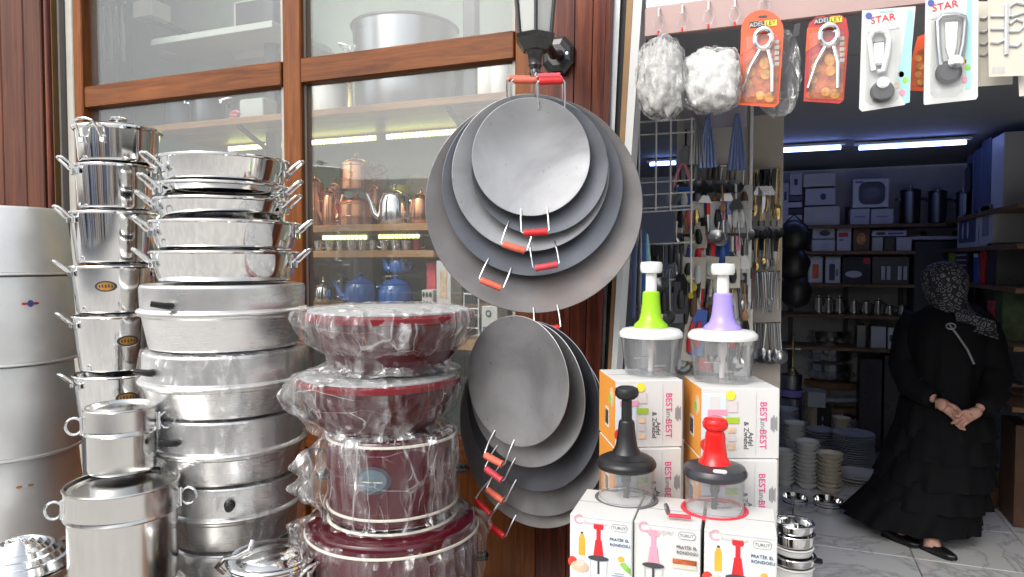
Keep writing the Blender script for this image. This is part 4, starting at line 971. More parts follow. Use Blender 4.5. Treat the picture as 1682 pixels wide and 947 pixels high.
# front row, printed with a chopper picture
def chopper_box_front(label, px0, px1, y0, d, yaw, pink=False):
    t, w_, h = carton(label, 'carton', px0, px1, y0, y0+175, d, .155, yaw, group='front row of printed chopper cartons')
    if not pink: patch(t, 'printed_backdrop', 'ink_sky', rect(w_*.96, h*.60), w_*.5, h*.62)
    z = lambda f: h*(1-f)
    cx = w_*(.47 if not pink else .30); cm = 'grip_red' if not pink else 'ink_pink'; s = w_/.13
    def pp(n, m, pts, x, zz_, o=2): patch(t, n, m, [(a*s, c*s) for a, c in pts], x, zz_, -.0006*o-.0002)
    pp('printed_chopper', cm, [(-.009, 0), (.009, 0), (.011, .006), (.009, .011), (-.009, .011), (-.011, .006)], cx, z(0.115))
    pp('printed_chopper', cm, [(-.0045, 0), (.0045, 0), (.0045, .022), (-.0045, .022)], cx, z(0.115)-.022*s)
    pp('printed_chopper', cm, [(-.011, 0), (.011, 0), (.0065, .035), (-.0065, .035)], cx, z(0.115)-.057*s, 3)
    pp('printed_lid', 'ink_dark', oval(.022, .0055), cx, z(0.115)-.060*s, 4)
    pp('printed_shaft', 'ink_dark', rect(.004, .03), cx, z(0.115)-.078*s, 3)
    pp('printed_bowl', 'card_grey', [(-.017, 0), (-.015, 0), (-.017, .045), (-.019, .045)], cx, z(0.115)-.108*s, 3); pp('printed_bowl', 'card_grey', [(.015, 0), (.017, 0), (.019, .045), (.017, .045)], cx, z(0.115)-.108*s, 3)
    if not pink:
        pp('printed_bottle', 'ink_juice', [(-.007, 0), (.007, 0), (.007, .034), (.004, .044), (-.004, .044), (-.007, .034)], w_*.20, z(0.375)); pp('printed_cap', 'ink_dark', rect(.005, .004), w_*.2, z(0.375)+.047*s)
        pp('printed_tomato', 'ink_tomato', oval(.010, .011), w_*.05, z(0.445)); pp('printed_mushroom', 'ink_flesh', oval(.019, .012), w_*.17, z(0.485), 3); pp('printed_mushroom', 'card_cream', oval(.009, .009), w_*.18, z(0.445), 4)
        pp('printed_tomato', 'ink_tomato', oval(.0075, .0085), w_*.18, z(0.645), 3)
        pp('printed_greens', 'ink_leaf', [(-.010, .008), (0, -.004), (.013, -.012), (.013, .0), (.002, .012)], w_*.88, z(0.445)); pp('printed_carrot', 'ink_juice', oval(.007, .006), w_*.83, z(0.365), 3)
        pp('printed_food', 'ink_tomato', oval(.010, .006), cx-.008*s, z(0.695), 5); pp('printed_food', 'ink_flesh', oval(.013, .009), cx+.004*s, z(0.745), 4); pp('red_stripe', 'grip_red', rect(.05, .005), w_*.22, z(.63), 2)
    else:
        pp('printed_panel', 'card_cream', rect(.047, .02), w_*.77, z(0.345)); pp('printed_food', 'ink_sauce', rect(.046, .010), w_*.77, z(0.325), 3); pp('printed_panel', 'ink_sky', rect(.05, .05), w_*.77, z(0.595))
    lx, lz = w_*.80, z(0.080)
    pp('logo_outline', 'ink_grey', rrect(.0165, .0075, .0065), lx, lz, 2); pp('logo_field', 'card_white', rrect(.0155, .0065, .0058), lx, lz, 3)
    patch(t, 'flap_seam', 'card_grey', rect(w_*.98, .0009), w_*.5, h-.0035, -.0004)
    b = MB(); b.box((w_/2, .0775, h+.0004), (w_*.97, .0012, .0006)); b.build('lid_seam', 'ink_grey', t, smooth=False)
    for k in range(6): patch(t, 'small_print', 'ink_grey', rect(w_*(.16+.03*((k*7) % 4)), .0011), w_*.80, h*(.50-.022*k), -.0030)
    b = MB(); b.prism(rect(.10, h*.5), .0005); e_ = b.build('end_print', 'ink_sky', t, side_mx(-.0006, .078, h*.6), smooth=False)
    fm = lambda x, zz_, y=-.0026: face_mx(x, y, zz_)
    lettering('logo_text', 'TURUT', .0085*s, 'ink_dark', t, fm(lx, lz))
    lettering('product_text', 'PRATİK EL', .0085*s, 'ink_dark', t, fm(w_*.80, z(0.190))); lettering('product_text', 'RONDOSU', .0085*s, 'ink_dark', t, fm(w_*.81, z(0.240)))
    lettering('title_text', 'C', .030*s, 'ink_pink', t, fm(w_*.14, z(.045), -.0014)); lettering('title_text', 'hopper', .017*s, 'ink_faint', t, fm(w_*.42, z(.065), -.0014))
    return t, w_, h
chopper_box_front('left front carton with red chopper print, black chopper standing on its top', 936, 1038, 842, 1.35, R(3))
chopper_box_front('middle front carton with a pink chopper print', 1041, 1150, 854, 1.32, R(3), True)
chopper_box_front('right front carton with red chopper print, under the red chopper', 1156, 1276, 868, 1.275, R(3))
# stepped stand under the cartons
zf = at_d(990, 1017, 1.35).z; zbk = at_d(1065, 850, 1.495).z; zbk2 = at_d(1200, 868, 1.445).z
t = thing('display_stand', 'stepped wooden stand under the chopper cartons, below the picture', 'stand', (0, 0, 0))
p0, p1 = at_d(936, 900, 1.35), at_d(1276, 900, 1.275)
b = MB(); b.box(((p0.x+p1.x)/2, p0.y+.075, (zf-.02)/2), (p1.x-p0.x-.01, .13, zf-.02), None, .004); b.build('front_step', 'bench_wood', t, smooth=False)
p0, p1 = at_d(1011, 800, 1.495), at_d(1119, 800, 1.495)
b = MB(); b.box((.065, .08, (zbk-.002)/2), (.12, .12, zbk-.002), None, .004); b.build('back_step', 'bench_wood', t, T(p0.x, p0.y, 0) @ RZ(TH+R(5)), smooth=False)
p0 = at_d(1152, 800, 1.445)
b = MB(); b.box((.08, .08, (zbk2-.002)/2), (.12, .12, zbk2-.002), None, .004); b.build('back_step', 'bench_wood', t, T(p0.x, p0.y, 0) @ RZ(TH-R(1)), smooth=False)

def chopper(label, px, y_base, d, spec):
    X, Y = axis(px, d); z0 = zz_at(px, y_base, d); q = d/F
    t = thing('hand_chopper', label, 'hand chopper', (X, Y, z0), cam_ang(px)+pi/2, 'hand press choppers')
    P = lambda lst: [(hw*q, (y_base-y)*q) for hw, y in lst]
    b = MB(); bo = P(spec['bowl']); inner = [(r-.0022, z+(.003 if i == 0 else 0)) for i, (r, z) in enumerate(bo)][::-1]
    b.lathe([(0, bo[0][1])] + bo + inner + [(0, inner[-1][1])], 56); b.build('bowl', 'bowl_plastic', t)
    b = MB(); b.lathe(P(spec['lid']), 64); b.build('lid', spec['lid_m'], t)
    b = MB(); b.lathe(P(spec['cone']), 48); b.build('grip_cone', spec['cone_m'], t)
    b = MB(); b.lathe(P(spec['stem']), 32); b.build('plunger', spec['stem_m'], t)
    b = MB(); b.lathe(P(spec['knob']), 40); b.build('knob', spec['knob_m'], t)
    zl = spec['lid'][0][1]; hs = (y_base-zl)*q
    b = MB(); b.lathe([(0, .004), (.006, .004), (.007, hs*.5), (.010, hs*.6), (.010, hs-.001), (0, hs-.001)], 16); b.build('blade_shaft', spec['shaft_m'], t)
    for k, zf_ in enumerate((.18, .42)):
        b = MB(); b.prism([(0, -.006), (.03, -.010), (.044*(bo[0][0]/.055), .004), (.03, .004), (0, .006)], .0012); b.build('blade', 'chrome', t, T(0, 0, hs*zf_) @ RZ(k*pi+.5) )
    if spec.get('ring'):
        b = MB(); r = spec['ring'][0]*q; n = 40; b.tube([((r)*cos(2*pi*i/n), r*sin(2*pi*i/n), .0055) for i in range(n)], .0052, 8, closed=True); b.build('base_ring', spec['ring'][1], t)
    if spec.get('ribs'):
        for i in range(9):
            a_ = 2*pi*i/9; b = MB(); b.tube([(bo[1][0]*cos(a_)*.985, bo[1][0]*sin(a_)*.985, bo[1][1]), (bo[-1][0]*cos(a_)*.985, bo[-1][0]*sin(a_)*.985, bo[-1][1]-.004)], .0016, 6); b.build('bowl_rib', 'bowl_plastic', t)
    return t
def zz_at(px, py, d): return at_d(px, py, d).z
white = dict(stem_m='white_plastic', knob_m='white_plastic', lid_m='white_plastic', shaft_m='ink_faint', ribs=1)
def upright_spec(yb, dy, lw, cone_m):        # white-lidded pair: dy shifts rows, lw = lid half width
    s = lw/52
    return dict(white, bowl=[(41*s, yb), (43*s, yb-3), (49*s, 562+dy), (50*s, 552+dy)], lid=[(0, 552+dy), (lw, 553+dy), (lw+1, 549+dy), (lw, 545+dy), (lw*.9, 540+dy), (lw*.5, 537+dy), (0, 536+dy)],
                cone=[(0, 537+dy), (29*s, 537+dy), (27*s, 532+dy), (20*s, 526+dy), (17*s, 515+dy), (15*s, 498+dy), (14*s, 480+dy), (12*s, 478+dy), (0, 478+dy)],
                stem=[(0, 479+dy), (9.5*s, 479+dy), (9*s, 447+dy), (0, 447+dy)], knob=[(0, 449+dy), (16*s, 448+dy), (18*s, 444+dy), (18.5*s, 435+dy), (17*s, 430+dy), (0, 429+dy)], cone_m=cone_m)
chopper('chopper with a lime green cone and white knob, on the upper left carton', 1070, 613, 1.575, upright_spec(613, 0, 51, 'green_plastic'))
chopper('chopper with a purple cone and white knob, on the upper right carton', 1188, 624, 1.525, upright_spec(624, 3, 55, 'purple_plastic'))
blk = dict(bowl=[(43, 828), (45, 825), (45, 800), (46, 775), (46, 770)], lid=[(0, 770), (46, 771), (49, 767), (49, 762), (45, 756), (30, 749), (0, 744)],
           cone=[(0, 750), (38, 752), (24, 746), (18, 735), (15, 715), (13, 695), (11, 692), (0, 692)], stem=[(0, 694), (9, 694), (8.5, 655), (0, 655)],
           knob=[(0, 657), (14, 656), (19, 651), (20, 645), (18, 639), (12, 636), (0, 635)], stem_m='black_plastic', knob_m='black_plastic', lid_m='black_plastic', cone_m='black_plastic', shaft_m='charcoal_plastic', ring=(49, 'silicone_grey'), ribs=0)
red = dict(blk, bowl=[(45, 846), (47, 843), (47, 815), (48, 788), (48, 784)], lid=[(0, 784), (49, 785), (52, 781), (52, 776), (48, 769), (30, 763), (0, 760)],
           cone=[(0, 764), (30, 766), (26, 762), (20, 752), (17.5, 735), (16, 716), (15, 712), (0, 712)], stem=[(0, 713), (14.5, 713), (14, 703), (0, 703)],
           knob=[(0, 709), (15, 709), (20, 704), (21, 697), (18, 690), (12, 687), (0, 687)], stem_m='red_plastic', knob_m='red_plastic', cone_m='red_plastic', lid_m='charcoal_plastic', ring=(51, 'silicone_red'))
chopper('all black hand chopper with a grey ring under its clear bowl', 1031, 829, 1.42, blk)
tr = chopper('hand chopper with red handle and dark lid, red ring round its bowl', 1178, 847, 1.36, red)
b = MB(); q = 1.36/F; b.prism(rrect(11*q, 5*q, 4.5*q), .003); b.build('lid_badge', 'card_grey', tr, T(8*q, -39*q, 79*q) @ RX(R(18)), smooth=False)
# pull tab lying between the two
a, c = at_z(1098, 846, zf_top := at_d(990, 842, 1.35).z+.006), at_z(1135, 849, at_d(990, 842, 1.35).z+.006)
b = MB(); b.tube([a, (a+c)/2, c], .004, 8); tag(b.build('ring_tab', 'silicone_red'), 'red strip of the silicone ring lying between the front choppers', 'strap')
b = MB(); b.lathe([(0, 0), (.011, 0), (.011, .004), (0, .004)], 20, T(at_z(1094, 843, zf_top)+Vector((0, 0, .008))) @ RY(1.2) ); tag(b.build('ring_clip', 'silicone_grey'), 'grey round clip at the end of the red strip', 'clip')

# ================================================================== GOODS HANGING FROM THE FASCIA
HY = FY - .045
for i, (px, py) in enumerate(((1082, 38), (1121, 33), (1164, 27), (1207, 23), (1255, 12))):
    p = at_y(px, py, FY-.012)
    t = thing('clear_hook', ('first clear plastic ring hook on the fascia, above the scouring bag', 'second clear ring hook from the white post', 'third clear ring hook from the white post',
              'fourth clear ring hook, left of the first orange card', 'clear ring hook right above the first orange card')[i], 'hook', p, 0, 'clear ring hooks on the fascia')
    b = MB(); n = 20; b.tube([(.014*cos(2*pi*k/n), -.004, .021*sin(2*pi*k/n)-.002) for k in range(n)], .0035, 8, closed=True); b.build('ring', 'bowl_plastic', t)
    b = MB(); b.tube([(0, .010, .045), (0, -.004, .040), (0, -.004, .018)], .003, 8); b.build('stalk', 'white_plastic', t)
    b = MB(); b.tube([(0, -.004, -.022), (0, -.006, -.036)], .003, 8); b.build('tip', 'grip_red', t)
def hang_card(label, pts_px, Y, m, name='blister_card', yaw=R(8), group=None, cat='packaging', th=.0012):
    """flat card cut to an outline; pts_px = its corners in the photo"""
    P = [at_y(x, y, Y) for x, y in pts_px]; o = P[0]
    cx = sum(p.x for p in P)/len(P); cz = max(p.z for p in P)
    t = thing(name, label, cat, (cx, Y, cz), 0, group)
    b = MB(); b.prism([(p.x-cx, p.z-cz) for p in P], th); b.build('card', m, t, RX(pi/2), smooth=False)
    to = lambda x, y: (lambda p: (p.x-cx, p.z-cz))(at_y(x, y, Y))
    return t, to, (cx, cz)
def cpatch(t, to, name, m, pts_px, o, th=.0005):
    b = MB(); b.prism([to(x, y) for x, y in pts_px], th); return b.build(name, m, t, T(0, -.0012-.0006*o, 0) @ RX(pi/2), smooth=False)
def ov(cx, cy, a, b_, n=18): return [(cx+a*cos(2*pi*i/n), cy-b_*sin(2*pi*i/n)) for i in range(n)]
def nutcracker_card(label, dx, dy, Y, m, dark):
    A = lambda pts: [(x+dx, y+dy) for x, y in pts]
    top = [(1287, 60)] + [(1252+35*cos(a), 50-34*sin(a)*1.0) for a in [i*pi/10 for i in range(0, 11)]] + [(1217, 60)] if not dark else [(1287, 60), (1283, 36), (1272, 30), (1234, 33), (1222, 44), (1218, 60)]
    outl = A([(1213, 172), (1272, 176), (1279, 170)] + top)
    t, to, _ = hang_card(label, outl, Y, m, group='orange nutcracker cards')
    cpatch(t, to, 'printed_food', 'ink_sauce', A([(1216, 168), (1276, 170), (1284, 66), (1226, 100)]), 1)
    cpatch(t, to, 'printed_stripe', 'card_red_orange', A([(1216, 92), (1240, 76), (1244, 50), (1219, 52)]), 2)
    for k, (x, y, a) in enumerate(((1233, 117, 8), (1256, 104, 9), (1257, 122, 8), (1228, 137, 7), (1249, 157, 7), (1264, 160, 8))): cpatch(t, to, 'printed_walnut', 'ink_food', A(ov(x, y, a, a*1.05)), 2+.2*k)
    for k in range(5): cpatch(t, to, 'printed_lettering', 'card_grey', A([(1272, 72+k*9), (1279, 72+k*9), (1280, 66+k*9), (1273, 66+k*9)]), 3)
    cpatch(t, to, 'name_field', 'ink_dark', A([(1231, 46), (1255, 44), (1255, 34), (1231, 36)]), 2); cpatch(t, to, 'name_field', 'ink_yellow', A([(1256, 44), (1276, 42), (1276, 32), (1256, 34)]), 2)
    u0, v0 = to(1243+dx, 40.5+dy); u1, v1 = to(1266+dx, 38+dy); S_ = .0135*Y/2.0
    lettering('name_text', 'ADEL', S_*1.15, 'card_white', t, T(u0, -.0034, v0) @ RX(pi/2) @ RZ(.06)); lettering('name_text', 'LEY', S_*1.2, 'ink_dark', t, T(u1, -.0034, v1) @ RX(pi/2) @ RZ(.06))
    cpatch(t, to, 'hang_hole', 'ink_dark', A([(1246, 29), (1260, 28), (1260, 25), (1246, 26)]) if not dark else A([(1248, 33), (1258, 32.5), (1258, 31), (1248, 31.5)]), 2)
    # the nutcracker behind its clear blister
    hx, hz_ = to(1254+dx, 66+dy)
    b = MB(); n = 18; b.tube([(hx+.021*cos(2*pi*i/n), -.014, hz_+.026*sin(2*pi*i/n)) for i in range(n)], .0075, 8, closed=True); b.build('nutcracker_head', 'chrome', t)
    for s in ((1249, 84, 1220, 152), (1262, 84, 1268, 152)):
        p0, p1 = to(s[0]+dx, s[1]+dy), to(s[2]+dx, s[3]+dy); pm = ((p0[0]*.6+p1[0]*.4)-.006*(1 if s[2] < 1240 else -1), p0[1]*.6+p1[1]*.4)
        b = MB(); b.tube([(p0[0], -.012, p0[1]), (pm[0], -.014, pm[1]), (p1[0], -.012, p1[1])], [.006, .005, .0045], 8); b.build('nutcracker_arm', 'chrome', t)
    x0, z0 = to(1219+dx, 168+dy); x1, z1 = to(1280+dx, 56+dy)
    b = MB(); b.box(((x0+x1)/2, -.014, (z0+z1)/2), (x1-x0-.004, .026, z1-z0), None, .008); b.build('clear_blister', 'blister', t)
nutcracker_card('bright orange nutcracker blister card with an arched top', 0, 0, HY, 'card_red_orange', False)
nutcracker_card('dark red nutcracker blister card, right of the bright orange one', 107, -6, HY+.03, 'card_dark_red', True)
t, to, _ = hang_card('orange card half hidden between the two white opener cards', [(1493, 148), (1520, 150), (1520, 55), (1507, 60), (1494, 110)], HY+.08, 'card_red_orange')
cpatch(t, to, 'printed_food', 'ink_sauce', [(1499, 142), (1519, 143), (1519, 78), (1507, 84)], 1)
for k in range(4): cpatch(t, to, 'printed_walnut', 'ink_food', ov(1508+4*(k % 2), 96+13*k, 6, 5), 2)
def star_card(label, dx, dy, Y, outl, kind):
    t, to, _ = hang_card(label, outl, Y, 'card_white', group='white opener cards')
    A = lambda pts: [(x+dx, y+dy) for x, y in pts]
    cpatch(t, to, 'teal_band', 'card_teal', A([(1486, 170), (1494, 168), (1500, 20), (1492, 14), (1484, 70), (1474, 130)]) if kind == 0 else A([(1484, 168), (1492, 166), (1495, 4), (1488, 0), (1482, 80)]), 1)
    u, v = to(1450+dx, 31+dy); lettering('name_text', 'STAR', .024, 'ink_red', t, T(u, -.0024, v) @ RX(pi/2) @ RZ(.09))
    cpatch(t, to, 'round_logo', 'ink_blue', A(ov(1427, 26, 5.5, 5.5)), 1)
    cpatch(t, to, 'printed_line', 'card_teal', A([(1445, 18), (1468, 16), (1468, 19), (1445, 21)]), 1)
    cpatch(t, to, 'printed_line', 'card_grey', A([(1424, 52), (1478, 45), (1478, 46.5), (1424, 53.5)]), 1)
    for k, (x, y, mm) in enumerate(((1480, 122, 'ink_juice'), (1487, 132, 'ink_leaf'), (1472, 140, 'ink_flesh'), (1482, 152, 'ink_pink'))): cpatch(t, to, 'printed_food', mm, A(ov(x, y, 5, 5)), 1+.3*k)
    pts = lambda l: [(lambda q: (q[0], -.013, q[1]))(to(x+dx, y+dy)) for x, y in l]
    if kind == 0:
        b = MB(); b.tube(pts([(1434, 118), (1430, 90), (1427, 66), (1433, 55), (1443, 52), (1454, 55), (1459, 66), (1456, 92), (1450, 118), (1440, 120)]), .007, 10); b.build('opener_handle', 'white_plastic', t)
        b = MB(); p0, p1 = to(1432+dx, 70+dy), to(1453+dx, 108+dy); b.box(((p0[0]+p1[0])/2, -.010, (p0[1]+p1[1])/2), (abs(p1[0]-p0[0]), .008, abs(p1[1]-p0[1])), None, .006); b.build('opener_blade', 'chrome', t)
        b = MB(); u, v = to(1448+dx, 152+dy); b.lathe([(0, 0), (.026, 0), (.028, .010), (.022, .018), (0, .018)], 24, T(u, -.003, v) @ RX(pi/2)); b.build('opener_head', 'charcoal_plastic', t)
        b = MB(); u, v = to(1448+dx, 140+dy); b.lathe([(0, 0), (.014, 0), (.014, .012), (0, .013)], 20, T(u, -.02, v) @ RX(pi/2)); b.build('opener_wheel', 'chrome', t)
    else:
        b = MB(); b.tube(pts([(1441, 130), (1438, 100), (1436, 58), (1444, 50), (1464, 48), (1480, 52), (1481, 60), (1478, 95), (1470, 128)]), [.006]*9, 10); b.build('opener_handle', 'dull_steel', t)
        b = MB(); b.prism([to(x+dx, y+dy) for x, y in ((1449, 60), (1470, 58), (1467, 100), (1462, 118), (1455, 118), (1450, 100))], .008); b.build('opener_blade', 'white_plastic', t, T(0, -.003, 0) @ RX(pi/2), smooth=False)
        b = MB(); u, v = to(1454+dx, 142+dy); b.lathe([(0, 0), (.027, 0), (.029, .012), (.02, .02), (0, .02)], 24, T(u, -.003, v) @ RX(pi/2)); b.build('opener_head', 'charcoal_plastic', t)
        b = MB(); u, v = to(1463+dx, 128+dy); b.lathe([(0, 0), (.016, 0), (.016, .012), (.006, .014), (0, .014)], 20, T(u, -.022, v) @ RX(pi/2)); b.build('opener_wheel', 'chrome', t)
    xs = [to(x, y) for x, y in outl]; x0, x1 = min(p[0] for p in xs)+.012, max(p[0] for p in xs)-.035; z0, z1 = min(p[1] for p in xs)+.012, to(1440+dx, 46+dy)[1]
    b = MB(); b.box(((x0+x1)/2, -.017, (z0+z1)/2), (x1-x0, .030, z1-z0), None, .012); b.build('clear_blister', 'blister', t)
star_card('white can opener card with a pale spoon-shaped opener, left of the two', 0, 0, HY-.01, [(1411, 178), (1416, 183), (1486, 172), (1490, 166), (1504, 10), (1416, 17)], 0)
star_card('white can opener card with dark U-shaped opener, right of the two', 102, -21, HY-.01, [(1517, 170), (1519, 172), (1603, 163), (1606, 158), (1607, -6), (1520, -2)], 1)
t, to, _ = hang_card('cream card showing outlined pan supports at the top right corner', [(1624, 126), (1684, 124), (1684, -5), (1622, -2)], HY-.005, 'card_cream')
def outline(t, to, lst, r=.0032):
    b = MB(); b.tube([(lambda q: (q[0], -.0045, q[1]))(to(x, y)) for x, y in lst], r, 6); b.build('wire_support', 'card_grey', t)
outline(t, to, [(1652, 90), (1652, 50), (1653, 8)], .005); outline(t, to, [(1657, 52), (1672, 52), (1681, 44), (1681, 36), (1668, 32), (1658, 40)]); outline(t, to, [(1657, 75), (1670, 76), (1676, 70)])
outline(t, to, [(1626, 48), (1650, 48)]); outline(t, to, [(1626, 27), (1648, 27)]); outline(t, to, [(1626, 70), (1638, 71), (1649, 66)]); outline(t, to, [(1658, 28), (1656, 12), (1668, 5), (1684, 8)]); outline(t, to, [(1660, 28), (1684, 20)])
for k in range(9): cpatch(t, to, 'barcode_bar', 'card_grey', [(1630+k*2.4, 120), (1631.2+k*2.4, 120), (1631.2+k*2.4, 109), (1630+k*2.4, 109)], 1)
t, to, _ = hang_card('cream card behind the cream one, its lower edge hanging lower', [(1605, 142), (1663, 138), (1665, 2), (1606, 2)], HY+.04, 'card_cream')
for y in (30, 52, 72, 90): outline(t, to, [(1609, y), (1616, y+1), (1621, y-3)])
t, to, _ = hang_card('small cream card at the right edge under the others', [(1674, 158), (1690, 157), (1690, 120), (1672, 122)], HY+.02, 'card_cream')
# bags of scouring pads
def crumple_bag(label, px, py, rx, ry, Y, m, seed, depth=.06, group=None, name='scourer_bag', sq=2.6, inner='steel_wool'):
    c = at_y(px, py, Y); q = Y/ray(px, py).y/F; a, b_ = rx*q, ry*q
    t = thing(name, label, 'bag', c, 0, group)
    def shape(s, amp, sd):
        def fn(u, v):
            th_, ph = 2*pi*u, pi*v
            x, y, z = sin(ph)*cos(th_), sin(ph)*sin(th_), cos(ph)
            e = (abs(x)**sq+abs(y)**sq+abs(z)**sq)**(-1/sq); x, y, z = x*e, y*e, z*e
            p = Vector((x, y, z))*2.2+Vector((sd*5, 0, 0)); f = 1+amp*.75*(noise.noise(p)+.7*noise.noise(p*2.3)+.5*abs(noise.noise(p*4.7)))
            return (x*a*s*f, y*depth*s*f, z*b_*s*f)
        g = MB(); g.grid(fn, 56, 30, wrapu=True); return g
    shape(1, .16, seed).build('film', m, t, ang=180)
    if inner: shape(.86, .28, seed+3).build('contents', inner, t, ang=180)
    n_ = MB(); n_.tube([(0, 0, b_*.92), (0.003, 0, b_*1.02), (.0, 0, b_*1.12)], [.012, .009, .014], 8); n_.build('gathered_neck', 'bag_film', t)
    return t
crumple_bag('oval bag of steel wool hanging beside the white post', 1086, 130, 39, 66, HY-.02, 'wrap_scour', 1, group='bags hanging from the fascia')
crumple_bag('squarish bag of white scourers left of the bright orange card', 1170, 132, 45, 48, HY-.01, 'wrap_scour', 2, group='bags hanging from the fascia', sq=3.6, inner='white_wool')
crumple_bag('flat translucent bag hanging behind the bright orange card', 1278, 120, 34, 68, HY+.06, 'bag_film', 3, depth=.02, group='bags hanging from the fascia', inner=None)
t, to, _ = hang_card('small dark tag hanging between the two orange cards', [(1301, 62), (1312, 58), (1315, 37), (1305, 40)], HY+.03, 'charcoal_plastic')
# ================================================================== INSIDE THE SHOP: hanging utensils
def P3(px, py, Y): return at_y(px, py, Y)
def pxm(px, Y): return Y/ray(px, 430).y/F          # metres per photo pixel there
# white wire grid
GYd = 2.9
t = thing('wire_grid', 'white wire display grid behind the white door post', 'grid', (0, 0, 0))
for y in (198, 219, 298, 318, 340, 346, 400, 460):
    a, c = P3(1040, y+3, GYd), P3(1141, y-3, GYd); b = MB(); b.tube([a, c], .0038, 6); b.build('wire', 'white_plastic', t)
for x in (1050, 1078, 1102, 1136):
    a, c = P3(x, 192, GYd-.006), P3(x-1, 480 if x in (1050, 1136) else 345, GYd-.006); b = MB(); b.tube([a, c], .0042, 6); b.build('wire', 'white_plastic', t)
def panel(label, x0, x1, y0, y1, Y, m, edge=True, name='peg_panel'):
    a, c = P3(x0, y0, Y), P3(x1, y1, Y); x_ = (P3(x0, 430, Y).x + 0)
    t = thing(name, label, 'panel', ((a.x+c.x)/2, Y, 0)); w_ = c.x-a.x
    zb0 = .02 if y1 > 600 else c.z
    b = MB(); b.box((0, .012, (a.z+zb0)/2), (w_, .02, a.z-zb0), None, .002); b.build('board', m, t, smooth=False)
    if edge:
        b = MB(); b.box((w_/2+.007, .0, (a.z+zb0)/2), (.012, .05, a.z-zb0), None, .002); b.build('edge_strip', 'jamb_white', t, smooth=False)
    return t
PYd, QYd = 3.05, 3.35
panel('pale peg panel with hanging kitchen tools behind the purple chopper', 1112, 1226, 180, 640, PYd, 'peg_panel')
panel('beige peg panel with rows of hanging cutlery beside the dark shop interior', 1231, 1281, 190, 645, QYd, 'peg_beige', False)
panel('lilac board across the top of the hanging tongs', 1124, 1226, 172, 205, PYd-.06, 'lilac_board', False, 'lilac_board')
def rail(label, x0, x1, y, Y, g='rails for hanging tools'):
    a, c = P3(x0, y+1, Y-.02), P3(x1, y-1, Y-.02); b = MB(); b.tube([a, c], .004, 6); tag(b.build('hanging_rail', 'chrome'), label, 'rail', g)
def utensil(label, px, py, L, Y, kind, m, hm='handle_black', group=None, tilt=0, fwd=.045, name='kitchen_tool'):
    """hangs from (px,py), L photo pixels long"""
    p = P3(px, py, Y-fwd); q = pxm(px, Y-fwd); l = L*q
    t = thing(name, label, 'utensil', p, 0, group); t.rotation_euler = (0, tilt, random.uniform(-.4, .4))
    if kind == 'ladle':
        b = MB(); b.tube([(0, 0, 0), (0, 0, -l*.85)], .0045, 6); b.build('shaft', m, t)
        b = MB(); b.lathe([(0, -.012), (.022, -.006), (.032, .010), (.033, .012), (.028, .010), (0, -.006)], 18, T(0, -.015, -l*.92) @ RX(R(60))); b.build('ladle_bowl', m, t)
    elif kind == 'spatula':
        b = MB(); b.tube([(0, 0, 0), (0, 0, -l*.6)], .005, 6); b.build('shaft', hm, t)
        b = MB(); b.prism([(-.012, 0), (.012, 0), (.028, -.03), (.026, -l*.42), (-.026, -l*.42), (-.028, -.03)], .003, T(0, 0, -l*.58) @ RX(pi/2)); b.build('blade', m, t)
    elif kind == 'spoon':
        b = MB(); b.tube([(0, 0, 0), (0, -.003, -l*.4), (0, 0, -l*.72)], [.005, .0038, .003], 6); b.build('shaft', m, t)
        b = MB(); b.lathe([(0, -l*.17), (.008, -l*.14), (.014, -l*.05), (.013, l*.06), (.006, l*.13), (0, l*.14)], 10, T(0, 0, -l*.84) @ Matrix.Diagonal((1, .4, 1, 1))); b.build('spoon_bowl', m, t)
    elif kind == 'fork':
        b = MB(); b.tube([(0, 0, 0), (0, -.003, -l*.4), (0, 0, -l*.7)], [.005, .0038, .003], 6); b.build('shaft', m, t)
        for k in (-1, 0, 1): b = MB(); b.tube([(0, 0, -l*.68), (k*.008, 0, -l*.76), (k*.008, 0, -l)], .0018, 5); b.build('tine', m, t)
    elif kind == 'tongs':
        for s in (-1, 1):
            b = MB(); b.tube([(0, 0, 0), (s*.012, 0, -l*.12), (s*.03, 0, -l*.7), (s*.034, 0, -l)], [.006, .008, .007, .010], 8, Matrix.Diagonal((1, .6, 1, 1))); b.build('tong_arm', m, t)
    elif kind == 'whisk':
        b = MB(); b.tube([(0, 0, 0), (0, 0, -l*.45)], .008, 8); b.build('grip', hm, t)
        for k in range(4):
            a_ = k*pi/4; b = MB(); b.tube([(0, 0, -l*.45), (.025*cos(a_), .025*sin(a_), -l*.72), (.02*cos(a_), .02*sin(a_), -l*.95), (0, 0, -l)], .0016, 5); b.build('whisk_wire', m, t)
    elif kind == 'knife':
        b = MB(); b.prism([(-.009, 0), (.009, 0), (.011, -l*.42), (-.008, -l*.42)], .012, RX(pi/2)); b.build('grip', hm, t)
        b = MB(); b.prism([(-.006, -l*.42), (.009, -l*.42), (.012, -l*.8), (0, -l)][::-1], .002, RX(pi/2) @ T(0, 0, .004)); b.build('blade', m, t)
    elif kind == 'packet':
        w_ = .030; b = MB(); b.box((0, 0, -l/2), (w_*2, .004, l), None, .001); b.build('card', m, t, smooth=False)
        b = MB(); b.lathe([(0, -l*.30), (.010, -l*.28), (.016, -l*.1), (.014, l*.1), (.008, l*.28), (0, l*.3)], 12, T(0, -.008, -l*.55) @ Matrix.Diagonal((1, .5, 1, 1))); b.build('tool', hm, t)
    elif kind == 'bundle':
        for k in range(5):
            u = (k-2)/2; b = MB(); b.tube([(u*.004, 0, 0), (u*.018, -.004*abs(u), -l*.4), (u*.030, 0, -l)], [.005, .006, .009], 6); b.build('tong_arm', m, t)
    return t
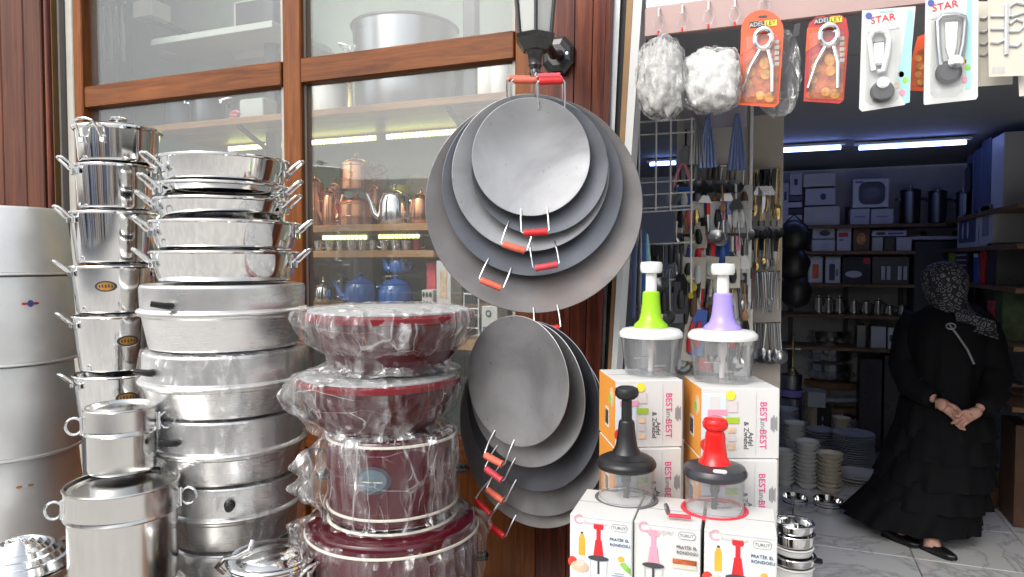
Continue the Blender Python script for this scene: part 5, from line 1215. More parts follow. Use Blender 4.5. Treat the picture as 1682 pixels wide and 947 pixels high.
# tongs in blue film at the top
for (px, py, L, lab, m_) in ((1163, 186, 88, 'bundle of blue wrapped tongs under the lilac board, left one', 'tong_blue'), (1211, 186, 92, 'bundle of blue wrapped tongs under the lilac board, right one', 'tong_blue'),
                             (1145, 190, 78, 'narrow bundle of pale tongs left of the blue ones', 'dull_steel')):
    utensil(lab, px, py, L, PYd-.07, 'bundle', m_, group='bundles of tongs', name='tong_bundle')
utensil('small scissors with pink handles hanging by the wire grid', 1121, 268, 38, PYd, 'tongs', 'pink_plastic', name='scissors')
utensil('dark peeler hanging between grid and blue tongs', 1127, 200, 66, PYd, 'spatula', 'dark_steel', 'handle_black')
rail('upper hanging rail on the pale peg panel', 1113, 1226, 272, PYd); rail('middle hanging rail on the pale peg panel', 1113, 1226, 329, PYd); rail('third hanging rail on the pale peg panel', 1113, 1226, 386, PYd); rail('lowest hanging rail on the pale peg panel', 1113, 1226, 446, PYd)
rail('upper cutlery rail on the beige panel', 1231, 1282, 277, QYd, 'cutlery rails'); rail('second cutlery rail on the beige panel', 1231, 1282, 391, QYd, 'cutlery rails'); rail('third cutlery rail on the beige panel', 1231, 1282, 446, QYd, 'cutlery rails'); rail('lowest cutlery rail on the beige panel', 1231, 1282, 530, QYd, 'cutlery rails')
rnd = random.Random(11)
g = 'dark ladles hanging from the upper rail'
for i, px in enumerate((1138, 1151, 1164, 1180, 1195, 1208)):
    utensil('black ladle in the row below the blue tongs', px, 272, 40, PYd, 'ladle', 'dark_steel', group=g, tilt=rnd.uniform(-.06, .06), fwd=.03+.012*(i % 2))
mid = [(1119, 'packet', 'card_cream', 'handle_black'), (1131, 'packet', 'card_white', 'grip_pink'), (1144, 'packet', 'card_white', 'brass'), (1163, 'knife', 'wire', 'red_plastic'), (1179, 'packet', 'card_grey', 'handle_black'), (1190, 'spatula', 'wire', 'pink_plastic'), (1198, 'knife', 'wire', 'tong_blue'), (1208, 'packet', 'bag_film', 'card_grey'), (1219, 'packet', 'card_grey', 'card_white')]
nm = {'packet': 'carded tool', 'knife': 'peeling knife', 'spatula': 'spatula'}
lb = ['cream carded tool at the left end of the middle rail', 'white carded tool with pink grip on the middle rail', 'white carded tool with a brass piece on the middle rail', 'red handled knife hanging on the middle rail', 'grey carded tool with black grip on the middle rail', 'pink handled spatula on the middle rail', 'blue handled knife on the middle rail', 'clear packet with a grey tool on the middle rail', 'pale tool packet at the right end of the middle rail']
for (px, kd, m_, hm), l_ in zip(mid, lb): utensil(l_, px, 330, 52, PYd, kd, m_, hm, group='tools on the middle rail')
low = [(1121, 'whisk', 'dull_steel', 'handle_black', 'dark handled whisk left on the third rail'), (1134, 'packet', 'card_white', 'ink_blue', 'white and blue tool packet on the third rail'), (1148, 'packet', 'card_white', 'ink_red', 'white packet with red tool on the third rail'), (1154, 'knife', 'red_plastic', 'red_plastic', 'long red scraper on the third rail, left of the other'),
       (1171, 'knife', 'red_plastic', 'red_plastic', 'long red scraper on the third rail, right of the other'), (1187, 'packet', 'blue_plastic', 'blue_plastic', 'blue wrapped tool on the third rail'), (1203, 'whisk', 'wire', 'card_white', 'white handled whisk on the third rail'), (1213, 'knife', 'wire', 'pink_plastic', 'pink handled knife on the third rail'), (1220, 'spatula', 'card_white', 'handle_black', 'white spatula with black grip on the third rail')]
for px, kd, m_, hm, l_ in low: utensil(l_, px, 388, 54, PYd, kd, m_, hm, group='tools on the third rail')
lo2 = [(1108, 'whisk', 'dull_steel', 'handle_black'), (1117, 'spatula', 'dull_steel', 'handle_black'), (1126, 'packet', 'card_cream', 'blue_plastic'), (1139, 'ladle', 'dull_steel', 'x'), (1150, 'spatula', 'handle_brown', 'handle_brown'), (1157, 'fork', 'dull_steel', 'x'), (1166, 'spoon', 'wire', 'x'), (1204, 'spoon', 'brass', 'x'), (1211, 'ladle', 'dark_steel', 'x'), (1219, 'spoon', 'wire', 'x'), (1224, 'whisk', 'wire', 'handle_black')]
for i, (px, kd, m_, hm) in enumerate(lo2):
    utensil('kitchen tool in the crowded lowest row behind the choppers', px, 448, rnd.randint(62, 96), PYd, kd, m_, hm if hm != 'x' else 'handle_black', group='tools in the crowded lowest row', tilt=rnd.uniform(-.08, .08))
for i in range(9):
    utensil('dark tool hanging low behind the chopper bowls', 1112+i*13, 538, rnd.randint(50, 85), PYd, rnd.choice(('spatula', 'ladle', 'spoon', 'fork')), rnd.choice(('dull_steel', 'dark_steel', 'wire', 'handle_brown')), group='tools low behind the chopper bowls', tilt=rnd.uniform(-.08, .08))
for row, (y, L, pos) in enumerate(((330, 50, 'middle'), (388, 56, 'third'), (273, 40, 'upper'))):
    for i in range(10):
        kd, mm = rnd.choice((('spoon', 'wire'), ('fork', 'dull_steel'), ('spatula', 'dark_steel'), ('whisk', 'wire'), ('knife', 'handle_brown'), ('spatula', 'tray_wood'), ('ladle', 'dull_steel')))
        utensil('%s %s hanging behind the tools of the %s rail' % (dict(wire='shiny', dull_steel='grey', dark_steel='dark', handle_brown='brown', tray_wood='wooden')[mm], kd, pos), 1117+i*11.5+rnd.uniform(-2, 2), y+2, L*rnd.uniform(.9, 1.25), PYd, kd, mm, rnd.choice(('handle_black', 'handle_brown', 'card_grey')), group='small tools hanging behind the others', tilt=rnd.uniform(-.1, .1), fwd=.022)
adj = dict(wire='shiny', dull_steel='grey', dark_steel='dark', handle_brown='brown', tray_wood='wooden', card_white='white', card_cream='cream', grip_red='red', blue_plastic='blue', pink_plastic='pink')
for (y, n, L, where) in ((302, 10, 36, 'between the upper two rails'), (362, 11, 36, 'between the middle two rails'), (420, 11, 44, 'above the white knobs of the choppers'), (462, 14, 74, 'behind the coloured chopper cones'), (505, 13, 84, 'behind the chopper lids'), (552, 12, 70, 'behind the chopper bowls')):
    for i in range(n):
        kd, mm = rnd.choice((('spoon', 'wire'), ('fork', 'dull_steel'), ('spatula', 'dull_steel'), ('whisk', 'wire'), ('knife', 'wire'), ('spatula', 'wire'), ('ladle', 'wire'), ('packet', 'card_white'), ('packet', 'card_cream'), ('spatula', 'grip_red'), ('spoon', 'tray_wood'), ('packet', 'blue_plastic'), ('spatula', 'pink_plastic')))
        utensil('%s %s hanging in the dense tool wall %s' % (adj[mm], {'packet': 'tool packet'}.get(kd, kd), where), 1113+i*(110/(n-1))+rnd.uniform(-3, 3), y+rnd.uniform(-5, 5), L*rnd.uniform(.7, 1.2), PYd, kd, mm, rnd.choice(('handle_black', 'handle_black', 'grip_red', 'card_grey', 'handle_brown')), group='small tools hanging '+where, tilt=rnd.uniform(-.16, .16), fwd=rnd.choice((.03, .06, .075)))
for i in range(14):
    kd, mm = rnd.choice((('spatula', 'dark_steel'), ('ladle', 'dull_steel'), ('whisk', 'dull_steel'), ('spoon', 'handle_brown'), ('packet', 'charcoal_plastic')))
    p = utensil('%s %s hanging on the wire grid behind the green chopper' % (dict(adj, charcoal_plastic='black')[mm], {'packet': 'tool packet'}.get(kd, kd)), 1062+(i % 7)*9.5, 402 if i < 7 else 462, rnd.uniform(50, 90), GYd, kd, mm, 'handle_black', group='dark tools on the wire grid', tilt=rnd.uniform(-.1, .1), fwd=.02)
# yellow gadget and red pole, blue strap bundle beside the post
p = P3(1127, 472, PYd-.10); q = pxm(1127, PYd-.10)
t = thing('flower_timer', 'yellow flower shaped gadget with black centre hanging between the choppers', 'gadget', p)
b = MB(); b.prism([((15+3.0*cos(7*2*pi*i/70))*q*cos(2*pi*i/70), (19+3*cos(7*2*pi*i/70))*q*sin(2*pi*i/70)) for i in range(70)], .012, RX(pi/2)); b.build('petals', 'yellow_plastic', t, smooth=False)
b = MB(); b.lathe([(0, 0), (10*q, 0), (9*q, .006), (0, .007)], 24, T(0, -.012, 0) @ RX(pi/2)); b.build('centre', 'black_plastic', t)
b = MB(); b.tube([(0, -.006, -18*q), (0, -.006, -30*q), (0, -.002, -60*q)], [.012, .02, .006], 8); b.build('stem', 'black_plastic', t)
b = MB(); b.tube([(0, .004, 14*q), (-.002, .004, 40*q)], .002, 5); b.build('cord', 'handle_black', t)
p = P3(1127, 520, PYd-.05); q = pxm(1127, PYd); b = MB(); b.tube([(0, 0, 14*q), (0, 0, -60*q)], .008, 8); o = b.build('broom_pole', 'grip_pink'); o.location = p; tag(o, 'dusty pink pole standing below the yellow gadget', 'pole')
for i, (px, m_, lab) in enumerate(((1046, 'tong_blue', 'blue strap hanging beside the white post'), (1052, 'wire', 'silvery strap hanging beside the white post'), (1058, 'blue_plastic', 'dark blue strap hanging beside the white post'), (1063, 'card_teal', 'teal strap hanging beside the white post'))):
    p = P3(px, 372+i*4, GYd-.25); q = pxm(px, GYd-.25); b = MB(); b.tube([(0, 0, 0), (-.006+.004*i, .004, -40*q), (-.010+.006*i, 0, -100*q), (-.012+.006*i, .01, -150*q)], [.004, .009, .011, .008], 6, Matrix.Diagonal((1, .4, 1, 1))); o = b.build('hanging_strap', m_); o.location = p; tag(o, lab, 'strap', 'straps beside the white post')
p = P3(1052, 520, GYd-.2); q = pxm(1052, GYd-.2)
t = thing('yellow_bottle', 'small yellow bottle with black cap left of the green chopper', 'bottle', p+Vector((.01, 0, -.05)))
b = MB(); b.lathe([(0, 0), (.024, 0), (.026, .01), (.026, .07), (.012, .09), (.012, .10), (0, .10)], 20); b.build('bottle_body', 'yellow_plastic', t)
b = MB(); b.lathe([(0, .1005), (.014, .1005), (.014, .125), (0, .126)], 16); b.build('cap', 'black_plastic', t)
b = MB(); b.tube([(0, 0, -.30), (0, 0, -.001)], .02, 8); b.build('foot_post', 'jamb_white', t)
# cutlery rows
g = 'cutlery hanging on the beige panel'
for (y, L, kinds, n, ms) in ((278, 78, ('spoon', 'fork', 'knife'), 11, ('dull_steel', 'handle_brown', 'brass', 'wire')), (392, 48, ('spoon', 'fork', 'knife'), 12, ('wire', 'dull_steel', 'brass', 'handle_black')),
                             (447, 62, ('spoon', 'fork'), 12, ('wire', 'dull_steel', 'wire', 'grip_pink')), (531, 60, ('spoon', 'ladle'), 11, ('dull_steel', 'dark_steel', 'wire'))):
    for i in range(n):
        kd = rnd.choice(kinds); mm = rnd.choice(ms)
        utensil('%s %s hanging in the %s row on the beige panel' % (dict(dull_steel='grey', handle_brown='brown', brass='brass coloured', wire='shiny', handle_black='black', grip_pink='pink', dark_steel='dark')[mm], kd, {278: 'top', 392: 'second', 447: 'third', 531: 'lowest'}[y]), 1235+i*(45/(n-1)), y, L*rnd.uniform(.85, 1.1), QYd, kd, mm, group=g, tilt=rnd.uniform(-.1, .1), fwd=.03+.02*(i % 3), name='cutlery')
for i in range(4): utensil('broad steel slicer hanging at the top of the cutlery panel', 1242+i*7, 284, 36, QYd-.06, 'spatula', 'wire', group='slicers over the cutlery', fwd=.03)
for i in range(5): utensil('black ladle hanging in the dark row between the cutlery', 1236+i*10, 362, 24, QYd-.04, 'ladle', 'dark_steel', group='black ladles between the cutlery', fwd=.03)

# ================================================================== shelves along the back wall
SHY0, SHY1 = 6.40, BY+.005
def zsh(py, px=1430): return at_y(px, py, SHY0).z
xs0, xs1 = at_y(1240, 430, SHY0).x, at_y(1502, 430, SHY0).x
levels = [368, 412, 466, 518, 572]
t = thing('wall_shelving', 'long wooden shelves on dark brackets along the back wall of the shop', 'shelving', (0, 0, 0))
ZS = [zsh(y) for y in levels]
for i, z in enumerate(ZS):
    x1 = xs1 if i else at_y(1600, 430, SHY0).x
    b = MB(); b.box(((xs0+x1)/2, (SHY0+SHY1)/2-.06, z-.014), (x1-xs0, SHY1-SHY0-.06, .028), None, .002); b.build('shelf', 'brown_board', t, smooth=False)
for px in (1300, 1390, 1480):
    x = at_y(px, 430, BY).x; b = MB(); b.box((x, BY-.012, (ZS[0]+.35)/2+.2), (.035, .03, ZS[0]-.4), None, .002); b.build('upright', 'post_dark', t, smooth=False)
for px in (1516, 1568):
    x = at_y(px, 390, BY).x; b = MB(); b.box((x, BY-.012, zsh(391, 1540)), (.04, .03, .14), None, .002); b.build('upright', 'post_dark', t, smooth=False)
b = MB(); p0, p1 = at_y(1500, 395, 6.5), at_y(1592, 640, 6.5); b.box(((p0.x+p1.x)/2, 6.62, p0.z/2), (p1.x-p0.x, .30, p0.z), None, .01); tag(b.build('dark_cabinet', 'post_dark', smooth=False), 'tall dark cabinet at the back of the shop behind the woman', 'cabinet')
b = MB(); b.box(((p0.x+p1.x)/2, 6.60, p0.z+.02), (p1.x-p0.x+.04, .34, .03), None, .004); tag(b.build('cabinet_board', 'shop_wall', smooth=False), 'pale board lying on the tall dark cabinet', 'board')
def sbox(label, px0, px1, y0, y1, m, dep=.2, Y=SHY0+.03, deco=None, group='boxed goods on the back shelves', base=None, cat='box', name='goods_box'):
    a, c = at_y(px0, y1, Y), at_y(px1, y0, Y); z0 = a.z if base is None else base
    t = thing(name, label, cat, ((a.x+c.x)/2, Y, z0), 0, group); w_, h = c.x-a.x-.004, c.z-z0-.001
    b = MB(); b.box((0, dep/2, h/2+.0008), (w_, dep, h), None, .002); b.build('box_body', m, t, smooth=False)
    for (kind, mm, u, v, a_, b_) in (deco or []):
        pts = oval(a_*w_/2, b_*h/2) if kind == 'o' else rect(a_*w_, b_*h) if kind == 'r' else rrect(a_*w_/2, b_*h/2, min(a_*w_, b_*h)*.3)
        patch(t, 'printed_picture', mm, pts, (u-.5)*w_, v*h, -.001-.0006*len(t.children))
    return t
z0, z1, z2, z3 = [z+.001 for z in ZS[:4]]
pic = lambda m='ink_dark': [('o', m, .5, .52, .6, .55)]
sbox('tall grey box at the left end of the top shelf', 1284, 1296, 300, 364, 'card_grey', base=z0, deco=[('r', 'ink_dark', .5, .7, .4, .2)])
sbox('upright grey box with a small dark print, top shelf left', 1297, 1318, 284, 320, 'card_grey', deco=[('r', 'ink_dark', .5, .6, .3, .3)])
for k, (a, c, m_) in enumerate(((321, 330, 'charcoal_plastic'), (331, 341, 'card_grey'), (342, 351, 'charcoal_plastic'), (352, 367, 'card_grey'))):
    sbox(('black flat box just under the upright grey box', 'grey flat box second in the pile under the upright grey box', 'black flat box third in the pile under the upright grey box', 'grey flat box at the foot of the pile, top shelf left')[k], 1294, 1318, a, c, m_, base=z0 if k == 3 else None)
sbox('patterned flat box on top of the pile of three, top shelf', 1319, 1373, 283, 307, 'card_cream', deco=[('o', 'card_grey', .2, .5, .2, .5), ('o', 'card_grey', .5, .5, .25, .6), ('o', 'card_grey', .8, .5, .2, .5)])
sbox('grey patterned box in the middle of the pile of three, top shelf', 1322, 1373, 308, 337, 'card_grey', deco=[('o', 'card_cream', .25, .4, .3, .5), ('o', 'ink_dark', .6, .5, .2, .4)])
sbox('cream patterned box at the bottom of the pile of three, top shelf', 1320, 1380, 338, 366, 'card_cream', base=z0, deco=[('o', 'card_grey', .3, .5, .3, .5), ('o', 'card_grey', .7, .5, .3, .5)])
sbox('big white box with a black roasting pan print, top shelf', 1400, 1461, 292, 341, 'card_white', deco=[('q', 'ink_dark', .53, .50, .74, .80), ('o', 'charcoal_plastic', .53, .48, .5, .45), ('r', 'ink_blue', .17, .90, .22, .06)])
sbox('pale flat box under the roasting pan box, left half', 1396, 1429, 342, 362, 'card_grey', base=z0, deco=[('r', 'ink_grey', .5, .5, .5, .1)]); sbox('pale flat box under the roasting pan box, right half', 1430, 1468, 342, 361, 'card_grey', base=z0, deco=[('r', 'ink_grey', .5, .5, .5, .1)])
for i, (a, c, y) in enumerate(((1478, 1513, 308), (1524, 1556, 310), (1570, 1592, 312))):
    p0, p1 = at_y(a, 360, SHY0+.15), at_y(c, y, SHY0+.15); r = (p1.x-p0.x)/2
    t = thing('stock_pot', ('dark stock pot on the top shelf right of the roasting pan box', 'middle dark stock pot on the top shelf', 'dark stock pot on the top shelf beside the big upright boxes')[i], 'pot', ((p0.x+p1.x)/2, SHY0+.15, z0), 0, 'dark stock pots on the top shelf')
    h = p1.z-z0; b = MB(); b.lathe(vessel(r*.95, r, h*.92), 40); b.build('body', 'dark_steel', t)
    b = MB(); b.lathe([(r*.98, h*.925), (r*.97, h*.95), (r*.4, h*.99), (0, h)], 40); b.build('lid', 'dark_steel', t); b = MB(); b.lathe([(0, h), (.012, h), (.018, h+.02), (0, h+.03)], 16); b.build('knob', 'chrome', t)
    for s in (0, pi): loop_handle(r, h*.7, .03, .035, .0).build('handle', 'dark_steel', t, RZ(s))
sbox('white box with black tray print, second shelf left', 1334, 1372, 373, 392, 'card_white', deco=[('o', 'ink_dark', .55, .5, .5, .5)]); sbox('white box below the tray box, second shelf left', 1333, 1372, 393, 410, 'card_white', base=z1, deco=[('o', 'card_grey', .55, .5, .4, .4)])
sbox('white box with red print, second shelf', 1374, 1399, 371, 410, 'card_white', base=z1, deco=[('r', 'ink_red', .45, .66, .7, .18), ('r', 'ink_dark', .3, .45, .3, .05)])
sbox('brown picture box, second shelf', 1401, 1429, 372, 410, 'brown_board', base=z1, deco=[('o', 'ink_food', .5, .5, .6, .5)])
sbox('white flat box bridging two boxes on the second shelf', 1432, 1490, 378, 388, 'card_white', deco=[('o', 'ink_dark', .25, .5, .3, .6), ('r', 'ink_blue', .68, .5, .45, .35)])
sbox('cream box under the bridging flat box, left', 1432, 1451, 389, 410, 'card_cream', base=z1); sbox('grey box between the two under the bridging flat box', 1452, 1470, 389, 409, 'charcoal_plastic', base=z1); sbox('white box under the bridging flat box, right', 1472, 1498, 389, 410, 'card_white', base=z1)
sbox('white box with red jug print, third shelf', 1327, 1352, 421, 462, 'card_white', base=z2, deco=[('q', 'card_red_orange', .5, .45, .45, .55)]); sbox('white box with black jug print, third shelf', 1355, 1381, 421, 462, 'card_white', base=z2, deco=[('q', 'ink_dark', .45, .42, .4, .62), ('o', 'ink_grey', .78, .4, .2, .3)])
sbox('dark box with a silver dish print, third shelf', 1383, 1431, 421, 461, 'opp_dark', base=z2, deco=[('o', 'card_grey', .4, .35, .6, .25), ('r', 'ink_red', .85, .85, .22, .22)]); sbox('dark box with pale jars print, third shelf right', 1432, 1494, 421, 460, 'charcoal_plastic', base=z2, deco=[('r', 'card_grey', .3, .4, .1, .5), ('r', 'card_grey', .45, .4, .1, .5), ('r', 'card_grey', .75, .4, .1, .5), ('r', 'card_grey', .9, .4, .1, .5)])
g = 'steel jugs on the fourth shelf'
for i, px in enumerate((1346, 1362, 1380, 1404, 1424, 1444, 1463, 1483)):
    q = pxm(px, SHY0+.1); hh = (30, 30, 30, 25, 25, 27, 18, 18)[i]*q; r = 7.5*q
    t = thing('steel_jug', 'small shiny steel jug in the row on the fourth shelf', 'jug', (at_y(px, 430, SHY0+.1).x, SHY0+.1, z3), 0, g)
    b = MB(); b.lathe([(0, 0), (r, 0), (r*1.08, hh*.2), (r*.8, hh*.72), (r*.85, hh*.85), (0, hh*.86)], 24); b.build('body', 'steel_soft', t)
    b = MB(); b.lathe([(0, hh*.865), (r*.8, hh*.865), (r*.5, hh*.93), (.01, hh*.95), (.014, hh), (0, hh*1.01)], 20); b.build('lid', 'chrome', t)
    b = MB(); b.tube([(r*.9, 0, hh*.75), (r*1.6, 0, hh*.65), (r*1.6, 0, hh*.3), (r, 0, hh*.2)], .006, 6); b.build('handle', 'handle_black', t)
z4 = ZS[4]+.001
for i, (a, c, y, m_, l_) in enumerate(((1407, 1423, 534, 'dark_steel', 'dark jar on the lowest shelf, left'), (1430, 1456, 536, 'card_grey', 'stack of grey bowls on the lowest shelf'), (1458, 1472, 538, 'card_white', 'white box with dark print on the lowest shelf'))):
    sbox(l_, a, c, y, 570, m_, base=z4, deco=[('r', 'ink_dark', .5, .5, .6, .3)] if i == 2 else None, cat='jar' if i == 0 else 'box')
sbox('black crate on the floor below the lowest shelf', 1412, 1450, 590, 628, 'charcoal_plastic', dep=.3, base=.03); sbox('dark box on the floor beside the dark cabinet', 1452, 1498, 586, 628, 'charcoal_plastic', dep=.3, base=.03)

# right wall shelves
WX = RX_-.30
t = thing('side_shelving', 'dark shelves along the right wall of the shop', 'shelving', (0, 0, 0))
ZR = [at_x(1640, y, WX).z for y in (340, 402, 470, 560, 655)]
for z in ZR:
    b = MB(); b.box(((WX+RX_)/2, 5.6, z-.014), (RX_-WX-.01, 2.1, .028), None, .002); b.build('shelf', 'brown_board', t, smooth=False)
def rbox(label, Y0, Y1, base, h, m, x=WX+.02, dep=.2, group='goods on the right wall shelves', deco=None, name='goods_box', cat='box'):
    t = thing(name, label, cat, (x, Y1, base), -pi/2, group)        # local +x runs towards the viewer, front faces -X of the room
    b = MB(); b.box(((Y1-Y0)/2, dep/2, h/2+.0008), (Y1-Y0, dep, h), None, .002); b.build('box_body', m, t, smooth=False)
    for (kind, mm, u, v, a_, b_) in (deco or []):
        pts = oval(a_*(Y1-Y0)/2, b_*h/2) if kind == 'o' else rect(a_*(Y1-Y0), b_*h)
        patch(t, 'printed_picture', mm, pts, u*(Y1-Y0), v*h, -.001-.0006*len(t.children))
    return t
yr = lambda px: at_x(px, 430, WX).y
q0 = ZR[0]+.001
rbox('pale blue box with dark grille on the top right shelf', yr(1588), yr(1574)-.0 if yr(1574) > yr(1588) else 6.3, q0, .36, 'card_grey', deco=[('r', 'ink_dark', .5, .7, .7, .5)])
rbox('slate blue upright box on the top right shelf', 5.62, 5.80, q0, .42, 'slate_card'); rbox('second slate blue upright box on the top right shelf', 5.42, 5.60, q0, .43, 'slate_card'); rbox('pale upright box on the top right shelf, nearest', 5.18, 5.40, q0, .46, 'slate_card'); rbox('cream upright box at the right edge of the top right shelf', 4.9, 5.16, q0, .44, 'card_grey')
q1 = ZR[1]+.001
rbox('long clear-fronted box with white handles, second right shelf', 5.45, 6.05, q1, .24, 'card_grey', deco=[('r', 'slate_card', .5, .5, .8, .7), ('o', 'card_white', .3, .5, .1, .5), ('o', 'card_white', .55, .5, .1, .5)]); rbox('pale printed box, second right shelf, nearest', 5.1, 5.42, q1, .26, 'card_grey', deco=[('r', 'ink_grey', .5, .5, .5, .5)])
q2 = ZR[2]+.001
rbox('lime green packet standing right of the headscarf', 6.16, 6.34, q2, .22, 'lime_card'); rbox('grey slatted rack on the third right shelf', 5.7, 6.1, q2, .24, 'charcoal_plastic', deco=[('r', 'card_grey', .5, .2+.15*k, .8, .05) for k in range(5)])
rbox('dark blue carton with white top on the third right shelf', 5.42, 5.55, q2, .2, 'ink_blue', deco=[('r', 'card_white', .5, .93, .9, .12)]); rbox('red carton on the third right shelf', 5.25, 5.39, q2, .22, 'red_plastic'); rbox('cream carton on the third right shelf at the right edge', 5.0, 5.22, q2, .26, 'charcoal_plastic')
q3 = ZR[3]+.001
for i in range(5):
    rbox('flat dark tray in the pile on the fourth right shelf', 5.3, 5.95, q3+.035*i, .03, ('dark_steel', 'charcoal_plastic', 'dull_steel', 'dark_steel', 'charcoal_plastic')[i], group='flat trays piled on the fourth right shelf', name='flat_tray', cat='tray')
rbox('pink packet on the fourth right shelf', 5.05, 5.18, q3, .22, 'grip_pink'); rbox('dark green packet at the right edge of the fourth right shelf', 4.85, 5.0, q3, .3, 'foliage_dark')
q4 = ZR[4]+.001
for i, (Y_, z_, m_, lab) in enumerate(((5.75, .03, 'yellow_plastic', 'yellow lemon squeezer lying on the low right shelf'), (5.55, .05, 'yellow_plastic', 'second yellow lemon squeezer lying behind the first'))):
    t = thing('squeezer', lab, 'squeezer', (WX+.02+.05*i, Y_, q4+z_), .6+i, 'yellow squeezers')
    b = MB(); b.lathe([(0, -.03), (.03, -.02), (.042, 0), (.03, .02), (0, .03)], 20); b.build('cup', m_, t)
    b = MB(); b.tube([(-.04, 0, 0), (-.16, 0, -.01)], .012, 8); b.build('handle', m_, t)
for i in range(6):
    Y_ = 4.9+.16*i; t = thing('steel_tray_tongs', 'long steel or wooden tool lying on the low right shelf', 'utensil', (WX+.06, Y_, q4+.012+.02*(i % 2)), .3*(i-2), 'tools lying on the low right shelf')
    b = MB(); b.tube([(-.12, 0, 0), (.14, 0, .015)], .009, 8); b.build('shaft', ('wire', 'tray_wood', 'dull_steel')[i % 3], t); b = MB(); b.lathe([(0, -.03), (.022, -.01), (.022, .02), (0, .03)], 12, T(.16, 0, .015) @ RY(pi/2) @ Matrix.Diagonal((.4, 1, 1, 1))); b.build('head', ('wire', 'tray_wood', 'dull_steel')[i % 3], t)
for i, (Y_, r, h, m_, lab) in enumerate(((5.85, .13, .26, 'tray_wood', 'wooden barrel on the floor under the right shelves'), (5.3, .12, .22, 'handle_brown', 'dark brown tin on the floor under the right shelves'))):
    t = thing('round_tin', lab, 'tin', (WX+.03, Y_, .02)); b = MB(); b.lathe([(0, 0), (r*.9, 0), (r, h*.3), (r, h*.7), (r*.9, h), (0, h)], 32); b.build('body', m_, t); b = MB(); b.lathe([(0, h+.001), (r*.93, h+.001), (r*.93, h+.02), (0, h+.02)], 32); b.build('lid', m_, t)
sbox('dark brown carton at the floor on the far right', 1666, 1700, 700, 770, 'handle_brown', dep=.3, Y=4.9, base=.02)

# ---- black goods hanging left of the back shelves
for i, (px, py, r_, lab) in enumerate(((1304, 388, 24, 'black frying pan hanging at the left of the back shelves, upper'), (1302, 432, 26, 'black pot bag hanging at the left of the back shelves, middle'), (1306, 478, 25, 'black bag hanging at the left of the back shelves, lower'))):
    p = at_y(px, py, 5.2); q = pxm(px, 5.2); t = thing('black_bag', lab, 'bag', p, 0, 'black goods hanging by the cutlery panel')
    b = MB(); b.grid(lambda u, v: (lambda th_, ph: ((r_*q*sin(ph)*cos(th_))*(1+.2*noise.noise(Vector((u*5+i, v*5, 0)))), .10*sin(ph)*sin(th_), r_*q*cos(ph)*1.15))(2*pi*u, pi*v), 24, 14, wrapu=True); b.build('bag_body', 'handle_black', t)
    b = MB(); b.tube([(-.05, 0, r_*q), (0, 0, r_*q*1.5), (.05, 0, r_*q)], .006, 6); b.build('strap', 'handle_black', t)

# ================================================================== goods standing on the shop floor
def stack(label, px, py_base, Y, n, prof_fn, m, group, name, cat, dz, base=None, r=1.0, rz=0):
    p = at_y(px, py_base, Y); z = p.z if base is None else base; first = None
    b = MB(); b.lathe(prof_fn, 32); me = b.mesh(name, m)
    for i in range(n):
        o = bpy.data.objects.new(name, me); COL.objects.link(o); o.location = (p.x+random.uniform(-.003, .003), Y+random.uniform(-.003, .003), z+i*dz); o.rotation_euler = (0, 0, random.uniform(0, 6)); tag(o, label if i < n-1 else 'topmost '+label, cat, group)
    return p.x, z+n*dz
bowl = lambda r, h: [(0, 0), (r*.5, 0), (r*.55, .004), (r*.85, h*.55), (r, h), (r*.97, h), (r*.8, h*.55), (0, .008)]
plate = lambda r: [(0, 0), (r*.6, 0), (r*.75, .008), (r, .022), (r, .026), (r*.73, .013), (0, .005)]
dish = lambda r, h: [(0, 0), (r*.9, 0), (r, h), (r*.97, h), (r*.87, .004), (0, .004)]
def fy(px, py): return at_z(px, py, .018)
def pile(label, px, py, n, prof, m, group, name, cat, dz, z=.018):
    p = at_z(px, py, z); return stack(label, px, py, p.y, n, prof, m, group, name, cat, dz, base=z)
g = 'crockery stacked on the shop floor'
pile('cream bowl in the front stack right of the cartons, nearer the woman', 1362, 808, 9, bowl(.085, .05), 'china_cream', 'cream bowls in the front right stack', 'cream_bowl', 'bowl', .028)
pile('white bowl in the tall front stack beside the cream bowls', 1325, 800, 11, bowl(.085, .05), 'china_white', 'white bowls in the front stack', 'white_bowl', 'bowl', .028)
pile('white bowl in the leftmost stack behind the cartons', 1288, 795, 8, bowl(.075, .05), 'china_white', 'white bowls in the leftmost stack', 'white_bowl', 'bowl', .028)
pile('pale plate in the pile beside the black skirt', 1402, 760, 13, plate(.15), 'china_blue', 'pale plates piled beside the black skirt', 'dinner_plate', 'plate', .018)
pile('blue-white dish in the low pile behind the front bowls', 1348, 740, 9, plate(.12), 'china_blue', 'dishes in the low pile behind the front bowls', 'blue_dish', 'plate', .02)
pile('cream bowl in the tall back stack', 1337, 728, 15, bowl(.085, .05), 'china_cream', 'cream bowls in the tall back stack', 'cream_bowl', 'bowl', .030)
pile('white cup-shaped bowl in the short back stack', 1366, 728, 8, bowl(.09, .055), 'china_white', 'white bowls in the short back stack', 'white_bowl', 'bowl', .030)
pile('white square-edged platter under the plates by the skirt', 1408, 792, 3, plate(.16), 'china_white', 'white platters by the skirt', 'platter', 'platter', .022)
pile('stack of white bowls farther left behind the cartons', 1292, 745, 12, bowl(.09, .05), 'china_blue', 'bowls in the back left stack', 'white_bowl', 'bowl', .03)
pile('white bowl in the stack between the front bowls and the cartons', 1304, 772, 12, bowl(.080, .05), 'china_white', 'white bowls between the front bowls and the cartons', 'white_bowl', 'bowl', .029)
pile('cream cup in the upper back stack left of the plates', 1382, 745, 8, bowl(.07, .06), 'china_cream', 'cream cups left of the plates', 'cream_cup', 'cup', .035)
